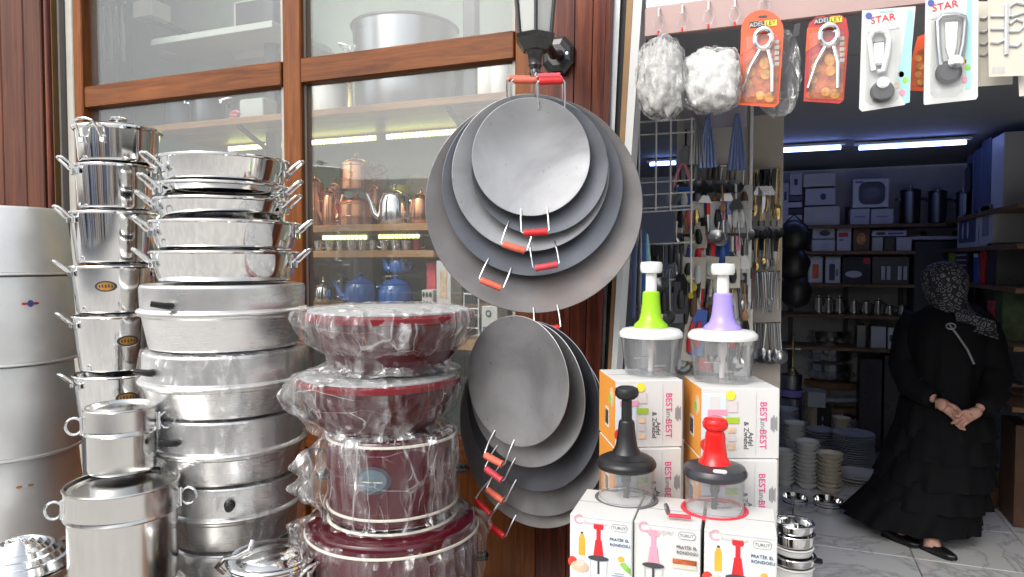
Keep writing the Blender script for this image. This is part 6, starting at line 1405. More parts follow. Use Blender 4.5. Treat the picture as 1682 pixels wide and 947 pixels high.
pile('pale plate in the second pile behind the plates by the skirt', 1396, 728, 12, plate(.14), 'china_white', 'second pile of pale plates', 'dinner_plate', 'plate', .018)
pile('white bowl in the far stack next to the wooden boards', 1342, 705, 8, bowl(.09, .05), 'china_white', 'white bowls next to the wooden boards', 'white_bowl', 'bowl', .032)
# steel dishes in front
pile('shallow steel dish in the low pile before the white bowls', 1306, 832, 3, dish(.078, .035), 'steel_mirror', 'steel dishes before the white bowls', 'steel_dish', 'dish', .018)
pile('shallow steel dish in the low pile before the cream bowls', 1360, 838, 3, dish(.090, .038), 'steel_mirror', 'steel dishes before the cream bowls', 'steel_dish', 'dish', .018)
# nearer column of steel tins on a crate
p = at_d(1303, 905, 2.35)
zc = at_d(1303, 950, 2.35).z; t = thing('plastic_crate', 'pale crate under the column of steel tins, below the picture', 'crate', (p.x, p.y, 0)); b = MB(); b.box((0, 0, (zc-.02)/2+.014), (.2, .2, zc-.022), None, .006); b.build('crate_body', 'card_grey', t, smooth=False)
r = 31*2.35/F
for i, (yb, yt, k, m_, lab) in enumerate(((950, 925, 1.0, 'china_white', 'white rimmed tin at the bottom of the column right of the cartons'), (923, 908, 1.08, 'steel_mirror', 'steel tin with black handle in the column right of the cartons'), (907, 893, .97, 'china_white', 'white banded tin in the column right of the cartons'), (892, 872, 1, 'steel_mirror', 'steel tin second from the top of the column right of the cartons'), (871, 855, .98, 'steel_mirror', 'open steel tin on top of the column right of the cartons'))):
    z0_, z1_ = at_d(1303, yb, 2.35).z, at_d(1303, yt, 2.35).z; t = thing('steel_tin', lab, 'tin', (p.x, p.y, z0_+.001), 0, 'column of steel tins')
    b = MB(); b.lathe(vessel(r*k*.96, r*k, z1_-z0_-.001, lip=.003, bead=.003, q=.006), 48); b.build('body', m_, t)
    if i == 1: b = MB(); b.box((r*1.2, 0, (z1_-z0_)/2), (.03, .03, .012), None, .004); b.build('handle', 'black_plastic', t, RZ(right_ang(1303)))
# galvanised buckets column left, with brass stand
p = at_z(1300, 735, .018); Yb = p.y
cyl = lambda r, h: [(0, 0), (r*.95, 0), (r, h*.96), (r*1.03, h*.97), (r*1.03, h), (r*.98, h), (r*.93, .006), (0, .006)]
zb_ = [(735, 690, 'dull_steel', 'lower grey steel tub in the column behind the cartons'), (688, 652, 'dull_steel', 'middle grey steel tub in the column behind the cartons'), (650, 638, 'purple_plastic', 'thin mauve tub in the column behind the cartons'), (637, 614, 'dull_steel', 'top grey steel tub under the brass stand')]
for (yb, yt, m_, lab) in zb_:
    a, c = at_y(1300, yb, Yb), at_y(1300, yt, Yb); b = MB(); b.lathe(cyl(.085, c.z-a.z-.002), 36); o = b.build('steel_tub', m_); o.location = (a.x, Yb, a.z); tag(o, lab, 'tub', 'steel tubs in the column behind the cartons')
a, c = at_y(1302, 614, Yb), at_y(1302, 548, Yb); h = c.z-a.z
t = thing('brass_stand', 'small golden stand with crossbar on the grey steel tubs', 'stand', (a.x, Yb, a.z+.001))
b = MB(); b.lathe([(0, .0), (.05, 0), (.05, .006), (.03, .03), (.008, .06), (.006, h*.6), (.012, h*.62), (.006, h*.65), (.006, h*.95), (.012, h*.97), (0, h)], 20); b.build('column', 'brass', t)
b = MB(); b.tube([(-.06, 0, h*.62), (.06, 0, h*.62)], .005, 6); b.build('crossbar', 'brass', t)
# wooden boards and wrapped pots
p = at_z(1367, 716, .018); Yw = p.y
for i, (yb, yt, hw_, m_) in enumerate(((716, 706, 44, 'tray_wood'), (700, 690, 46, 'tray_wood'), (684, 676, 44, 'maroon_red'), (670, 662, 46, 'tray_wood'), (652, 645, 48, 'card_grey'), (632, 622, 46, 'tray_wood'))):
    a, c = at_y(1367, yb, Yw), at_y(1367, yt, Yw); rr = hw_*pxm(1367, Yw)
    t = thing('round_board', ('lowest round wooden board in the pile', 'second round wooden board in the pile', 'reddish round board in the pile', 'fourth round wooden board in the pile', 'grey round tray in the pile of boards', 'top round wooden board carrying the wrapped pots')[i], 'board', (a.x, Yw, a.z), 0, 'round boards piled on the shop floor')
    b = MB(); b.lathe([(0, 0), (rr*.97, 0), (rr, .006), (rr, c.z-a.z-.006), (rr*.97, c.z-a.z), (0, c.z-a.z)], 40); b.build('board', m_, t)
    nz = (at_y(1367, (706, 690, 676, 662, 645, 622)[i]-(6 if i < 5 else 0), Yw).z-a.z)
    if i < 5:
        for s in range(3):
            hh = at_y(1367, (700, 684, 670, 652, 632)[i], Yw).z - c.z; bb = MB(); bb.box((rr*.6*cos(2.1*s+.4), rr*.6*sin(2.1*s+.4), c.z-a.z+hh/2), (.03, .03, hh), None, .003); bb.build('foot', 'tray_wood', t, smooth=False)
for i, (yb, yt, hw_) in enumerate(((621, 592, 40), (590, 566, 40), (564, 540, 38))):
    a, c = at_y(1362, yb, Yw), at_y(1362, yt, Yw); rr = hw_*pxm(1362, Yw); h = c.z-a.z
    t = thing('wrapped_pot', ('lowest pot wrapped in dull plastic on the round boards', 'middle pot wrapped in dull plastic on the round boards', 'top pot wrapped in dull plastic on the round boards')[i], 'pot', (a.x, Yw, a.z), 0, 'pots wrapped in dull plastic')
    b = MB(); b.lathe(vessel(rr*.85, rr*.92, h*.95), 36); b.build('body', 'steel_soft', t)
    b = MB(); b.grid(lambda u, v: ((rr*(1+.06*noise.noise(Vector((cos(6.283*u)*2, sin(6.283*u)*2, v*3+i*5))))*(.6+.42*sin(pi*min(1, v*1.4+.15)/1.0*.8)))*cos(2*pi*u), rr*(1+.06*noise.noise(Vector((cos(6.283*u)*2, sin(6.283*u)*2, v*3+i*5))))*(.6+.42*sin(pi*min(1, v*1.4+.15)*.8))*sin(2*pi*u), .002+h*.97*v), 60, 16, wrapu=True); b.build('plastic_cover', 'wrap', t, ang=180)
sbox('pale grey box between the bowl stack and the wooden boards', 1326, 1357, 645, 668, 'card_grey', dep=.15, Y=Yw-.45)
sbox('black box with white marks under the pale grey box', 1341, 1366, 668, 725, 'handle_black', dep=.15, Y=Yw-.42, base=.016, deco=[('r', 'card_white', .4, .5, .1, .1), ('r', 'card_white', .4, .7, .1, .1)])
# ================================================================== GOODS IN THE WINDOW DISPLAY
def on(px, Y, z): return (at_y(px, 430, Y).x, Y, z)
def W_(px, Y): return pxm(px, Y)
def teapot(label, px, y0, y1, hw, Y, z, m, spout=-1, cat='teapot', group=None, lid_m=None, spout_h=1.0, name='teapot', drum=False):
    q = W_(px, Y); r, h = hw*q, (y0-y1)*q
    t = thing(name, label, cat, on(px, Y, z+.001), TH, group)
    b = MB(); b.lathe([(0, 0), (r*.97, 0), (r, h*.02), (r, h*.32), (r*1.03, h*.34), (r*1.03, h*.40), (r*.98, h*.42), (r*.96, h*.9), (r*1.0, h*.93), (r*1.0, h), (0, h)] if drum else [(0, 0), (r*.86, 0), (r*.97, h*.08), (r, h*.3), (r*.97, h*.7), (r*.86, h*.96), (r*.80, h), (0, h)], 40); b.build('body', m, t)
    b = MB(); b.lathe([(r*.78, h+.001), (r*.8, h+.006), (r*.55, h+.018), (r*.16, h+.026), (r*.10, h+.032), (r*.17, h+.044), (0, h+.052)], 32); b.build('lid', lid_m or m, t)
    if spout:
        s = spout; b = MB(); b.tube([(s*r*.9, 0, h*.25), (s*r*1.25, 0, h*.4), (s*r*1.45, 0, h*.8*spout_h), (s*r*1.68, 0, h*1.05*spout_h)], [.020, .016, .011, .009], 10); b.build('spout', m, t)
        b = MB(); b.tube([(-s*r*.93, 0, h*.8), (-s*r*1.35, 0, h*.85), (-s*r*1.45, 0, h*.5), (-s*r*.98, 0, h*.2)], .008, 8); b.build('handle', m, t)
    return t
ZM, ZL, ZK, ZU = Z_M+.001, Z_L+.001, Z_K+.001, Z_U+.001
teapot('lower half of the copper double teapot on the middle window shelf', 586, 368, 330, 31, 2.66, ZM, 'copper', 0, drum=True, group='copper ware on the middle window shelf')
q = W_(586, 2.66); t = teapot('upper copper pot of the double teapot, with a black handle', 586, 322, 280, 27, 2.66, ZM+.001+38*q+.056, 'copper', 0, drum=True, group='copper ware on the middle window shelf')
b = MB(); r = 27*q; b.tube([(r*.9, 0, .09), (r*1.5, 0, .12), (r*1.9, 0, .09), (r*1.2, 0, .06)], .007, 8); b.build('handle', 'handle_black', t)
teapot('slim copper jug at the left of the double teapot', 519, 366, 296, 14, 2.62, ZM, 'copper', -1, drum=True, cat='jug', name='copper_jug', group='copper ware on the middle window shelf')
teapot('small copper jug between the slim jug and the double teapot', 543, 367, 318, 13, 2.60, ZM, 'copper', 1, cat='jug', name='copper_jug', group='copper ware on the middle window shelf')
for px, hw, y, Y_, lab in ((552, 15, 300, 2.84, 'tall copper pot at the back left of the double teapot'), (616, 16, 306, 2.82, 'copper pot at the back right of the double teapot'), (530, 13, 312, 2.76, 'narrow copper pot behind the slim copper jug'), (634, 12, 330, 2.70, 'little copper pot squeezed beside the silver teapot')):
    teapot(lab, px, 367, y, hw, Y_, ZM, 'copper', 0, drum=True, cat='pot', name='copper_pot', group='copper ware on the middle window shelf')
teapot('round silver teapot right of the copper double teapot', 649, 367, 318, 27, 2.66, ZM, 'steel_mirror', -1, group='silver and copper pots at the right of the middle window shelf', lid_m='steel_mirror')
teapot('small copper pot half hidden by the largest griddle pan', 692, 367, 325, 19, 2.64, ZM, 'copper', 0, cat='pot', name='copper_pot', group='silver and copper pots at the right of the middle window shelf')
teapot('black lidded pot high behind the copper teapot', 566, 300, 262, 24, 2.86, ZM+.0, 'handle_black', 0, cat='pot', name='black_pot')
for i, (px, r_, m_, lab) in enumerate(((620, 24, 'shelf_wood', 'round tan board leaning at the back of the middle window shelf'), (654, 22, 'case_wall', 'pale green plate leaning at the back of the middle window shelf'), (692, 27, 'china_cream', 'cream patterned plate leaning at the back of the middle window shelf'))):
    rr = r_*W_(px, 2.9); t = thing('leaning_plate', lab, 'plate', on(px, 2.90, ZM+rr+(.16 if i < 2 else .10)), 0, 'plates leaning at the back of the middle window shelf')
    b = MB(); b.lathe([(0, 0), (rr*.6, 0), (rr, .012), (rr, .016), (rr*.6, .005), (0, .005)], 32, RX(pi/2+.12)); b.build('plate', m_, t)
    b = MB(); b.box((0, .03, -rr/2-.08 if i < 2 else -rr/2-.05), (.03, .02, rr+(.15 if i < 2 else .09)), None, .003); b.build('plate_foot', 'post_dark', t)
    if i == 2:
        for k in range(8): a_ = k*pi/4; b = MB(); b.lathe([(0, 0), (.010, 0), (0, .002)], 10, T(rr*.78*cos(a_), -.012, rr*.78*sin(a_)) @ RX(pi/2)); b.build('painted_dot', 'handle_black', t)
q = W_(656, 2.74); t = thing('yellow_jar', 'small jar with a bright yellow lid behind the silver teapot', 'jar', on(657, 2.80, ZM))
b = MB(); b.lathe([(0, 0), (.045, 0), (.045, .15), (0, .15)], 24); b.build('jar_body', 'card_grey', t); b = MB(); b.lathe([(0, .151), (.05, .151), (.05, .19), (0, .192)], 24); b.build('lid', 'yellow_plastic', t)
for i in range(10):
    px = 524+i*18; t = thing('small_cup', 'small steel cup in the row under the lit strip in the window', 'cup', on(px, 2.56+.015*(i % 3), ZL), i*.7, 'small steel cups in the window')
    b = MB(); b.lathe(vessel(.016, .022, .045, lip=.002, bead=.0015, q=.004), 20); b.build('cup_body', 'steel_mirror' if i != 9 else 'maroon_red', t); b = MB(); b.tube([(.02, 0, .036), (.036, 0, .032), (.036, 0, .014), (.019, 0, .010)], .0025, 6); b.build('handle', 'chrome', t)
g = 'blue enamel teapots in the window'
teapot('blue enamel teapot in the window, left one with low spout', 593, 498, 466, 27, 2.58, ZK, 'blue_enamel', -1, group=g)
teapot('big blue enamel kettle in the window, right of the other', 650, 498, 466, 29, 2.55, ZK, 'blue_enamel', 0, group=g)
q = W_(650, 2.55); teapot('small blue enamel teapot sitting on the big blue kettle', 654, 464, 444, 15, 2.55, ZK+32*q+.053, 'blue_enamel', -1, group=g, spout_h=1.2)
teapot('dark pot with a brass knobbed lid behind the left blue teapot', 564, 480, 452, 17, 2.78, ZK+.0, 'handle_black', 0, cat='pot', name='dark_pot', lid_m='dark_steel')
teapot('small shiny pan left of the blue teapots', 531, 494, 468, 15, 2.52, ZK, 'steel_mirror', 0, cat='pan', name='small_pan')
teapot('black pan at the left end beside the mullion', 514, 494, 462, 12, 2.66, ZK, 'handle_black', 0, cat='pan', name='small_pan')
def wbox(label, px0, px1, y0, y1, Y, m, base=None, dep=.1, deco=None, cat='box', group='boxes in the shop window'):
    return sbox(label, px0, px1, y0, y1, m, dep=dep, Y=Y, deco=deco, group=group, base=base, cat=cat)
wbox('white box with an orange picture beside the largest griddle pan', 716, 741, 428, 488, 2.45, 'card_white', ZK, deco=[('r', 'ink_flesh', .5, .5, .45, .6), ('r', 'card_red_orange', .5, .05, .6, .06)])
wbox('red packet standing behind the white picture box', 700, 716, 430, 480, 2.56, 'grip_pink', ZK); wbox('small black and white patterned box by the blue kettle', 692, 712, 476, 495, 2.44, 'card_white', ZK, deco=[('o', 'ink_dark', .2+.3*(k % 3), .25+.5*(k//3), .2, .3) for k in range(6)])
ZB = zs(800, 560, 2.4)+.001
wbox('white box with a round dark emblem low in the window', 790, 818, 503, 552, 2.38, 'card_white', ZB, deco=[('o', 'ink_dark', .45, .8, .36, .2), ('o', 'card_grey', .45, .8, .2, .11), ('r', 'ink_blue', .4, .3, .6, .25)])
t = thing('wire_rack', 'white wire rack at the foot of the window beside the emblem box', 'rack', on(774, 2.40, ZB)); q = W_(774, 2.4)
for x in (-13, 13):
    b = MB(); b.tube([(x*q, 0, 0), (x*q, 0, 78*q)], .003, 6); b.build('rack_upright', 'white_plastic', t)
for z_ in (20, 52, 76): b = MB(); b.tube([(-13*q, 0, z_*q), (13*q, 0, z_*q)], .003, 6); b.build('rack_wire', 'white_plastic', t)
# upper shelf
def wpot(label, px, y0, y1, hw, Y, z, m, lid=True, knob='chrome', group=None, handles=True):
    q = W_(px, Y); r, h = hw*q, (y0-y1)*q; t = thing('big_pot', label, 'pot', on(px, Y, z), TH, group)
    b = MB(); b.lathe(vessel(r*.95, r, h, lip=.008, bead=.006), 64); b.build('body', m, t)
    b = MB(); b.lathe([(0, h+.03), (r*.6, h+.024), (r*.95, h+.006), (r+.006, h+.001), (r+.004, h+.0005), (0, h+.002)], 64); b.build('lid', m, t)
    if handles:
        for s in (0, pi): loop_handle(r, h*.75, .05, .06, .02, .006).build('handle', knob, t, RZ(s))
        b = MB(); b.tube([(-.05, 0, h+.028), (-.045, 0, h+.07), (.045, 0, h+.07), (.05, 0, h+.028)], .006, 8); b.build('lid_handle', knob, t)
    return t
wpot('very big aluminium pot with lid on the upper window shelf', 668, 172, 34, 84, 2.74, ZU, 'dull_steel')
wpot('dark green grey pot on the upper window shelf behind the left pane', 300, 202, 150, 24, 2.72, ZU, 'grey_enamel', handles=False, group='dark pots behind the left pane')
wpot('dark grey pot with bright rim behind the left pane', 345, 199, 140, 27, 2.70, ZU, 'dark_steel', group='dark pots behind the left pane')
t = thing('pink_flower', 'pink rosette ornament between the dark pots and the post', 'ornament', on(393, 2.62, ZU))
for k in range(9): a_ = k*.7; b = MB(); b.lathe([(0, -.012), (.018, 0), (0, .012)], 10, T(.022*cos(a_)*(k > 0), -.01+.004*k*.3, .035+.02*sin(a_)*(k > 0))); b.build('petal', 'ink_pink', t)
wpot('pale pot with white lid right of the mullion on the upper shelf', 545, 182, 128, 28, 2.66, ZU, 'china_white', handles=False)
b = MB(); q = W_(500, 2.6); b.lathe([(0, 0), (.018, 0), (.012, .03), (.010, .12), (.018, .14), (.016, .20), (0, .21)], 20); o = b.build('pepper_mill', 'brass'); o.location = on(578, 2.56, ZU+.001+0); tag(o, 'slim brass pepper mill before the very big pot', 'pepper mill')
b = MB(); b.box((0, 0, .055), (.14, .10, .11), None, .004); o = b.build('folded_cloth', 'case_white'); o.location = on(428, 2.66, ZU); tag(o, 'white folded cloth on the upper shelf by the right post', 'cloth')
for i, px in enumerate((800, 822)):
    t = thing('glass_jar', ('clear jar with lid on the upper shelf near the lantern, left one', 'clear jar with lid on the upper shelf near the lantern, right one')[i], 'jar', on(px, 2.6, ZU)); b = MB(); b.lathe([(0, 0), (.035, 0), (.038, .01), (.038, .13), (.028, .15), (0, .15)], 24); b.build('jar_body', 'china_white', t); b = MB(); b.lathe([(0, .151), (.03, .151), (.03, .17), (.008, .18), (.01, .2), (0, .205)], 24); b.build('lid', 'bowl_plastic', t)
# upper left pane: cabinet, hanging goods, box and rolled blinds
a, c = at_y(262, 96, 2.88), at_y(386, 58, 2.88)
t = thing('wall_cabinet', 'pale wall cabinet high behind the upper left pane', 'cabinet', ((a.x+c.x)/2, 2.88, a.z)); w_, h = c.x-a.x, c.z-a.z
b = MB(); b.box((0, .05, h/2), (w_, .1, h), None, .003); b.build('cabinet_body', 'case_white', t, smooth=False)
for s in (-1, 1):
    b = MB(); b.box((s*w_/4, -.006, h/2), (w_/2-.006, .01, h-.006), None, .002); d_ = b.build('cabinet_door', 'case_white', t, smooth=False); b = MB(); b.tube([(s*.03, -.02, h*.3), (s*.03, -.02, h*.6)], .004, 6); b.build('door_handle', 'chrome', d_)
a, c = at_y(218, 30, 2.6), at_y(248, -4, 2.6); b = MB(); b.box(((a.x+c.x)/2, 2.66, (a.z+c.z)/2), (c.x-a.x, .12, c.z-a.z), None, .003); tag(b.build('cream_box', 'card_cream'), 'cream box on the bracket beside the left dark post', 'box')
for i in range(6):
    px = 150+i*10; p = at_y(px, 14-i, 2.62); L_ = (95, 70, 84, 88, 78, 90)[i]*W_(px, 2.62)
    b = MB(); b.tube([(0, 0, 0), (.004, 0, -L_*.5), (0, .004, -L_)], [.004, .011, .008], 8); o = b.build('hanging_ladle', ('chrome', 'case_white')[i % 2]); o.location = p; tag(o, 'long pale ladle hanging at the left edge of the window', 'ladle', 'ladles hanging at the left edge of the window')
a, c = at_y(142, 12, 2.62), at_y(206, 4, 2.62); b = MB(); b.tube([a, c], .006, 6); tag(b.build('hanging_rail', 'chrome'), 'rail high at the left edge of the window carrying ladles', 'rail')
a, c = at_y(384, 96, 2.80), at_y(458, -10, 2.80)
t = thing('picture_frame', 'framed dark picture with a painted reflection, high behind the upper left pane', 'picture', ((a.x+c.x)/2, 2.80, a.z)); w_, h = c.x-a.x, c.z-a.z
b = MB(); b.box((0, .012, h/2), (w_, .02, h), None, .003); b.build('frame', 'card_cream', t, smooth=False); b = MB(); b.box((-.02, -.001, h*.56), (w_*.72, .006, h*.8)); b.build('picture_sheet', 'opp_dark', t, smooth=False)
for k, (u, v, a_, m_) in enumerate(((-.05, .45, .035, 'maroon_red'), (-.03, .28, .04, 'brown_board'))): b = MB(); b.prism(oval(a_, a_*1.2), .001); b.build('reflection_shape', m_, t, T(u, -.0045-.001*k, h*v) @ RX(pi/2), smooth=False)  # red and brown ovals paint a reflected figure onto the picture
# ================================================================== THE WOMAN
PD = 3.92
pc = at_d(1545, 430, PD); PX0, PYY = pc.x, pc.y
pm = PD/F                                   # metres per photo pixel at her distance
woman = thing('person', 'woman in a tiered black dress and patterned headscarf standing with clasped hands inside the shop', 'person', (PX0, PYY, .016), TH - atan((1545-841)/F))
# local axes: x = picture right, -y = towards the viewer, z up.  u(px), v(py) turn photo pixels into local metres
u = lambda px: (px-1545)*pm*.93
v = lambda py: at_d(1545, py, PD).z-.016
def V(px, py, y=0): return Vector((u(px), y, v(py)))
# ---- body: one continuous skinned figure (head, neck, trunk, arms, hands, legs, feet)
verts, edges, rads = [], [], []
def vx(p, r): verts.append(tuple(p)); rads.append(r); return len(verts)-1
def chain(i0, lst):
    for p, r in lst: j = vx(p, r); edges.append((i0, j)); i0 = j
    return i0
pel = vx(V(1552, 665, .0), (.15, .12))
ch = chain(pel, [(V(1555, 620, 0), (.145, .11)), (V(1555, 575, .0), (.16, .12)), (V(1553, 530, 0), (.17, .11))])
nk = chain(ch, [(V(1552, 508, 0), (.07, .07)), (V(1552, 490, 0), (.052, .055))])
hd = chain(nk, [(V(1552, 472, -.01), (.068, .078)), (V(1553, 452, -.005), (.078, .092)), (V(1553, 437, .0), (.055, .068))])
wristL, wristR = V(1556, 657, -.235), V(1593, 662, -.235)
for (sh, el, wr) in ((V(1508, 535, .03), V(1494, 606, -.05), V(1543, 649, -.24)), (V(1600, 535, .03), V(1622, 606, -.05), V(1604, 657, -.245))):
    chain(ch, [(sh, (.055, .055)), ((sh+el)/2, (.046, .046)), (el, (.036, .036)), ((el+wr)/2, (.032, .032)), (wr, (.028, .026))])
for (hip, kn, an, toe) in ((V(1530, 690, 0), V(1515, 770, .02), V(1488, 868, -.13), V(1500, 884, -.17)), (V(1572, 690, 0), V(1562, 775, -.03), V(1540, 868, -.22), V(1555, 888, -.25))):
    chain(pel, [(hip, (.09, .09)), (kn, (.06, .06)), ((kn+an)/2, (.052, .052)), (an, (.035, .035)), (toe, (.03, .024))])
me = bpy.data.meshes.new('body'); me.from_pydata(verts, edges, [])
bo = bpy.data.objects.new('body', me); COL.objects.link(bo)
sk = bo.modifiers.new('skin', 'SKIN'); sk.use_smooth_shade = True
for i, r in enumerate(rads): me.skin_vertices[0].data[i].radius = r
me.skin_vertices[0].data[0].use_root = True
ss = bo.modifiers.new('sub', 'SUBSURF'); ss.levels = 1; ss.render_levels = 1
dg = bpy.context.evaluated_depsgraph_get(); m2 = bpy.data.meshes.new_from_object(bo.evaluated_get(dg))
bpy.data.objects.remove(bo)
m2.materials.clear(); m2.materials.append(M['skin']); body = bpy.data.objects.new('body', m2); COL.objects.link(body); body.parent = woman
# face on the far side of the scarf, turned away to the right: nose, eyes, mouth
fd = Vector((.80, .55, -.08)).normalized(); hc = V(1553, 460, 0)
mb = MB(); mb.tube([hc+fd*.085+Vector((0, 0, .018)), hc+fd*.108-Vector((0, 0, .012)), hc+fd*.09-Vector((0, 0, .022))], [.006, .011, .006], 8); mb.build('nose', 'skin', body)
sd_ = fd.cross(Vector((0, 0, 1))).normalized()
for s in (-1, 1):
    mb = MB(); mb.lathe([(0, -.008), (.009, 0), (0, .008)], 10, T(hc+fd*.080+sd_*s*.030+Vector((0, 0, .022)))); mb.build('eye', 'ink_dark', body)
mb = MB(); mb.tube([hc+fd*.088+sd_*.02-Vector((0, 0, .045)), hc+fd*.093-Vector((0, 0, .046)), hc+fd*.088-sd_*.02-Vector((0, 0, .045))], [.003, .006, .003], 8); mb.build('mouth', 'grip_coral', body)
# hands: palm plus five fingers each, clasped in front of the skirt
def hand(wr, palm_end, side, curl, name):
    d0 = (palm_end-wr).normalized(); up = Vector((0, -.35, .93)); sdv = d0.cross(up).normalized(); up = sdv.cross(d0).normalized()
    vs, es, rs = [], [], []
    def a(p, r): vs.append(tuple(p)); rs.append((r, r)); return len(vs)-1
    c0 = a(wr-d0*.02, .027); c1 = a(wr+d0*.03, .033); es.append((c0, c1)); c2 = a(wr+d0*.066, .036); es.append((c1, c2))
    for k in range(4):
        o_ = up*(.034-.0225*k); L_ = (.040, .046, .043, .034)[k]
        k0 = a(wr+d0*.078+o_*.9, .0118); es.append((c2, k0)); p1 = Vector(vs[k0])+d0*L_*.8+sdv*side*L_*.35; i1 = a(p1, .0110); es.append((k0, i1))
        p2 = p1+sdv*side*L_*.75*curl+d0*L_*.25-up*.004; i2 = a(p2, .0085); es.append((i1, i2)); i3 = a(p2+sdv*side*L_*.6*curl-d0*L_*.25-up*.003, .0072); es.append((i2, i3))
    t0 = a(wr+d0*.035+up*.030+sdv*side*.012, .012); es.append((c1, t0)); t1 = a(wr+d0*.066+up*.045+sdv*side*.018, .0100); es.append((t0, t1)); t2 = a(wr+d0*.092+up*.040+sdv*side*.026, .0085); es.append((t1, t2))
    me = bpy.data.meshes.new(name); me.from_pydata(vs, es, []); o = bpy.data.objects.new(name, me); COL.objects.link(o)
    o.modifiers.new('skin', 'SKIN').use_smooth_shade = True
    for i, r in enumerate(rs): me.skin_vertices[0].data[i].radius = r
    me.skin_vertices[0].data[0].use_root = True
    s = o.modifiers.new('sub', 'SUBSURF'); s.levels = 1; s.render_levels = 1
    dg = bpy.context.evaluated_depsgraph_get(); mm = bpy.data.meshes.new_from_object(o.evaluated_get(dg)); bpy.data.objects.remove(o)
    mm.materials.clear(); mm.materials.append(M['skin']); o = bpy.data.objects.new(name, mm); COL.objects.link(o); o.parent = woman; return o
hand(V(1547, 650, -.245), V(1586, 670, -.280), 1, .8, 'hand')
hand(V(1604, 657, -.25), V(1566, 680, -.245), -1, .8, 'hand')
mb = MB(); n = 14; w0 = V(1544, 650, -.25); mb.tube([w0+Vector((.004*cos(2*pi*i/n), .034*cos(2*pi*i/n), .036*sin(2*pi*i/n))) for i in range(n)], .0035, 6, closed=True); mb.build('bracelet', 'brass', woman)
# ---- dress: lofted rings, tiers flaring out below the waist, train blown to the left
def loft(levels, name, m, nseg=72, ripple=0, seed=0, th=None):
    """levels: (left px, right px, py, front depth, back depth, ripple)"""
    def fn(uu, vv):
        s = vv*(len(levels)-1); i = min(int(s), len(levels)-2); f = s-i
        L = [a+(c-a)*f for a, c in zip(levels[i], levels[i+1])]
        a_ = 2*pi*uu; cx = (u(L[0])+u(L[1]))/2; hw = (u(L[1])-u(L[0]))/2
        k = 1+L[5]*(sin(a_*11+seed+L[2]*.02)+.6*sin(a_*19+seed*2.3)+.5*noise.noise(Vector((cos(a_)*3, sin(a_)*3, L[2]*.03+seed))))
        y = sin(a_); y = (L[4] if y > 0 else L[3])*y*k
        return (cx+hw*cos(a_)*k, y, v(L[2]) + L[5]*.35*sin(a_*7+seed)*.3)
    b = MB(); b.grid(fn, nseg, (len(levels)-1)*4+1, wrapu=True); return b.build(name, m, woman, ang=180)
loft([(1530, 1578, 500, .07, .07, 0), (1510, 1602, 513, .11, .11, .01), (1494, 1622, 532, .15, .13, .01), (1492, 1622, 560, .17, .15, .015), (1494, 1620, 600, .17, .15, .02), (1490, 1622, 640, .18, .16, .02), (1488, 1624, 668, .20, .18, .02)], 'bodice', 'black_cloth', seed=1)
tiers = [((1486, 1620, 655), (1476, 1634, 712)), ((1478, 1626, 700), (1462, 1636, 748)), ((1466, 1626, 738), (1446, 1636, 790)), ((1452, 1622, 780), (1432, 1630, 825)), ((1436, 1616, 813), (1395, 1616, 862))]
for i, (a, c) in enumerate(tiers):
    mid = tuple((p+q)/2 for p, q in zip(a, c)); fa, fc = .20+.02*i, .235+.022*i
    loft([(a[0]+14, a[1]-14, a[2]-4, fa*.8, fa*.7, 0), (*a, fa, fa*.85, .01), (*mid, (fa+fc)/2, (fa+fc)/2*.85, .02), (*c, fc, fc*.85, .035)], 'skirt_tier', 'black_cloth', nseg=120, seed=i*1.7)
loft([(1440, 1598, 826, .26, .2, .0), (1425, 1604, 850, .28, .22, .03), (1410, 1610, 864, .27, .22, .05)], 'skirt_lining', 'black_cloth', nseg=120, seed=9)
# sleeves
for (pts, rr) in (([V(1512, 520, .02), V(1500, 545, .03), V(1490, 602, -.04), V(1504, 632, -.13), V(1538, 646, -.225)], [.075, .082, .075, .068, .056]),
                  ([V(1598, 520, .02), V(1614, 545, .03), V(1628, 604, -.04), V(1624, 636, -.14), V(1610, 655, -.228)], [.075, .085, .080, .070, .056])):
    mb = MB(); fine = []; rf = []
    for i in range(len(pts)-1):
        for k in range(5): f = k/5; fine.append(pts[i].lerp(pts[i+1], f)); rf.append((rr[i]+(rr[i+1]-rr[i])*f)*(1+.04*sin(i*5+k*1.9)))
    fine.append(pts[-1]); rf.append(rr[-1]); mb.tube(fine, rf, 20); mb.build('sleeve', 'black_cloth', woman, ang=180)
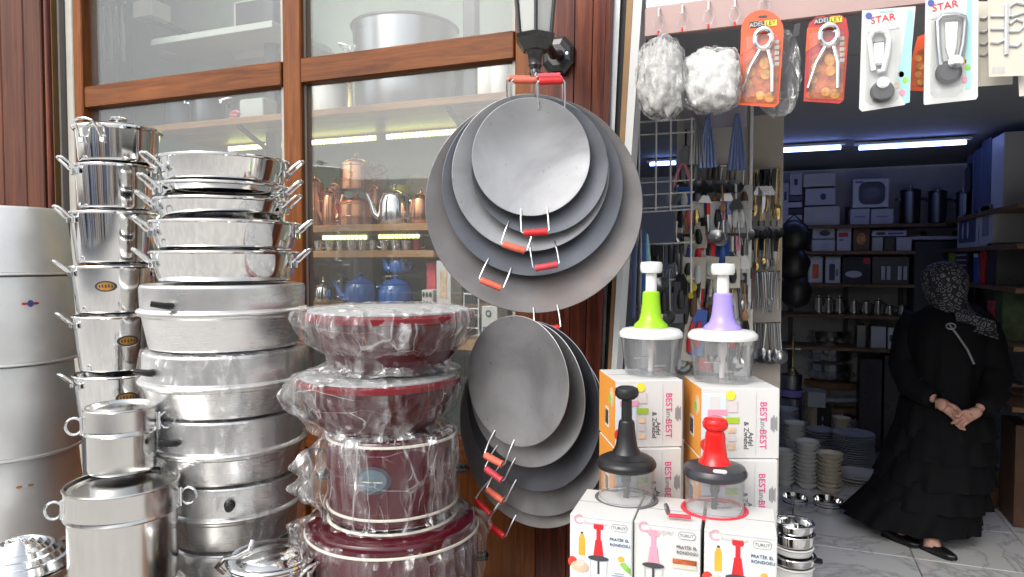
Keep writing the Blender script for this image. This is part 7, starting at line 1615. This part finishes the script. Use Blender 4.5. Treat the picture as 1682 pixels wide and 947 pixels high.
# headscarf: hood over the head, draped over neck and shoulder, end hanging to the right
def hood(uu, vv):
    a_ = 2*pi*uu; lv = [(1553, 428, .012, .012), (1552, 431, .055, .06), (1551, 438, .092, .10), (1550, 452, .118, .125), (1552, 470, .118, .125), (1555, 488, .10, .11), (1560, 502, .095, .10), (1572, 518, .115, .11), (1580, 528, .13, .12)]
    s = vv*(len(lv)-1); i = min(int(s), len(lv)-2); f = s-i; cx, py, rx, ry = [p+(q-p)*f for p, q in zip(lv[i], lv[i+1])]
    k = 1+.05*noise.noise(Vector((cos(a_)*2.5, sin(a_)*2.5, vv*7)))+(.03*sin(a_*6+vv*9) if vv > .5 else 0)
    return (u(cx)+rx*cos(a_)*k, ry*sin(a_)*k, v(py))
mb = MB(); mb.grid(hood, 64, 40, wrapu=True); mb.build('headscarf', 'scarf_print', woman, ang=180)
mb = MB(); mb.grid(lambda a, b_: (u(1566+58*b_+6*a)+.0, -.135-.02*sin(a*5+b_*3)+.0*b_, v(505+10*a*1.0+16*b_+18*a)), 10, 14)
mb.grid(lambda a, b_: (u(1566+58*b_+6*a), -.128-.02*sin(a*5+b_*3), v(505+28*a+16*b_)), 10, 14); mb.build('scarf_end', 'scarf_print', woman, ang=180)
# bag strap
mb = MB(); n = 10; mb.tube([V(1560, 529, -.168), V(1572, 545, -.182), V(1586, 566, -.186), V(1596, 588, -.182)], .0055, 8, ); mb.build('bag_strap', 'ink_grey', woman)
mb = MB(); mb.tube([V(1562, 531, -.176)+Vector((.022*cos(2*pi*i/12), 0, .016*sin(2*pi*i/12))) for i in range(12)], .004, 6, closed=True); mb.build('strap_ring', 'dull_steel', woman)
# shoes
def shoe(px, py, y0, yaw):
    p = V(px, py, y0); mb = MB()
    def fn(uu, vv):
        a_ = 2*pi*uu; x = -.11+.215*vv; wd = .042*(sin(pi*min(.97, max(.03, vv)))**.35); hgt = .065-.035*vv+.02*(1-vv)**2
        if vv in (0, 1): wd *= .4
        return (x, wd*cos(a_), max(0, hgt*.5+hgt*.5*sin(a_)))
    mb.grid(fn, 24, 16, wrapu=True); mb.add([(0, 0, 0)], []); o = mb.build('shoe', 'black_leather', woman, T(p.x, p.y, .001) @ RZ(yaw), ang=180)
    b2 = MB(); b2.prism([(q[0], q[1]) for q in ([(-.108, -.025), (0, -.036), (.07, -.036), (.098, -.022), (.098, .022), (.07, .036), (0, .036), (-.108, .025)])], .010); b2.build('shoe_sole', 'handle_black', o, T(0, 0, .0))
shoe(1496, 884, -.16, R(-30)); shoe(1550, 890, -.24, R(-35))
mb = MB(); a0 = V(1540, 868, -.22); mb.tube([a0, a0+Vector((.0, -.02, -.05))], [.036, .033], 14); mb.build('ankle', 'skin', woman)
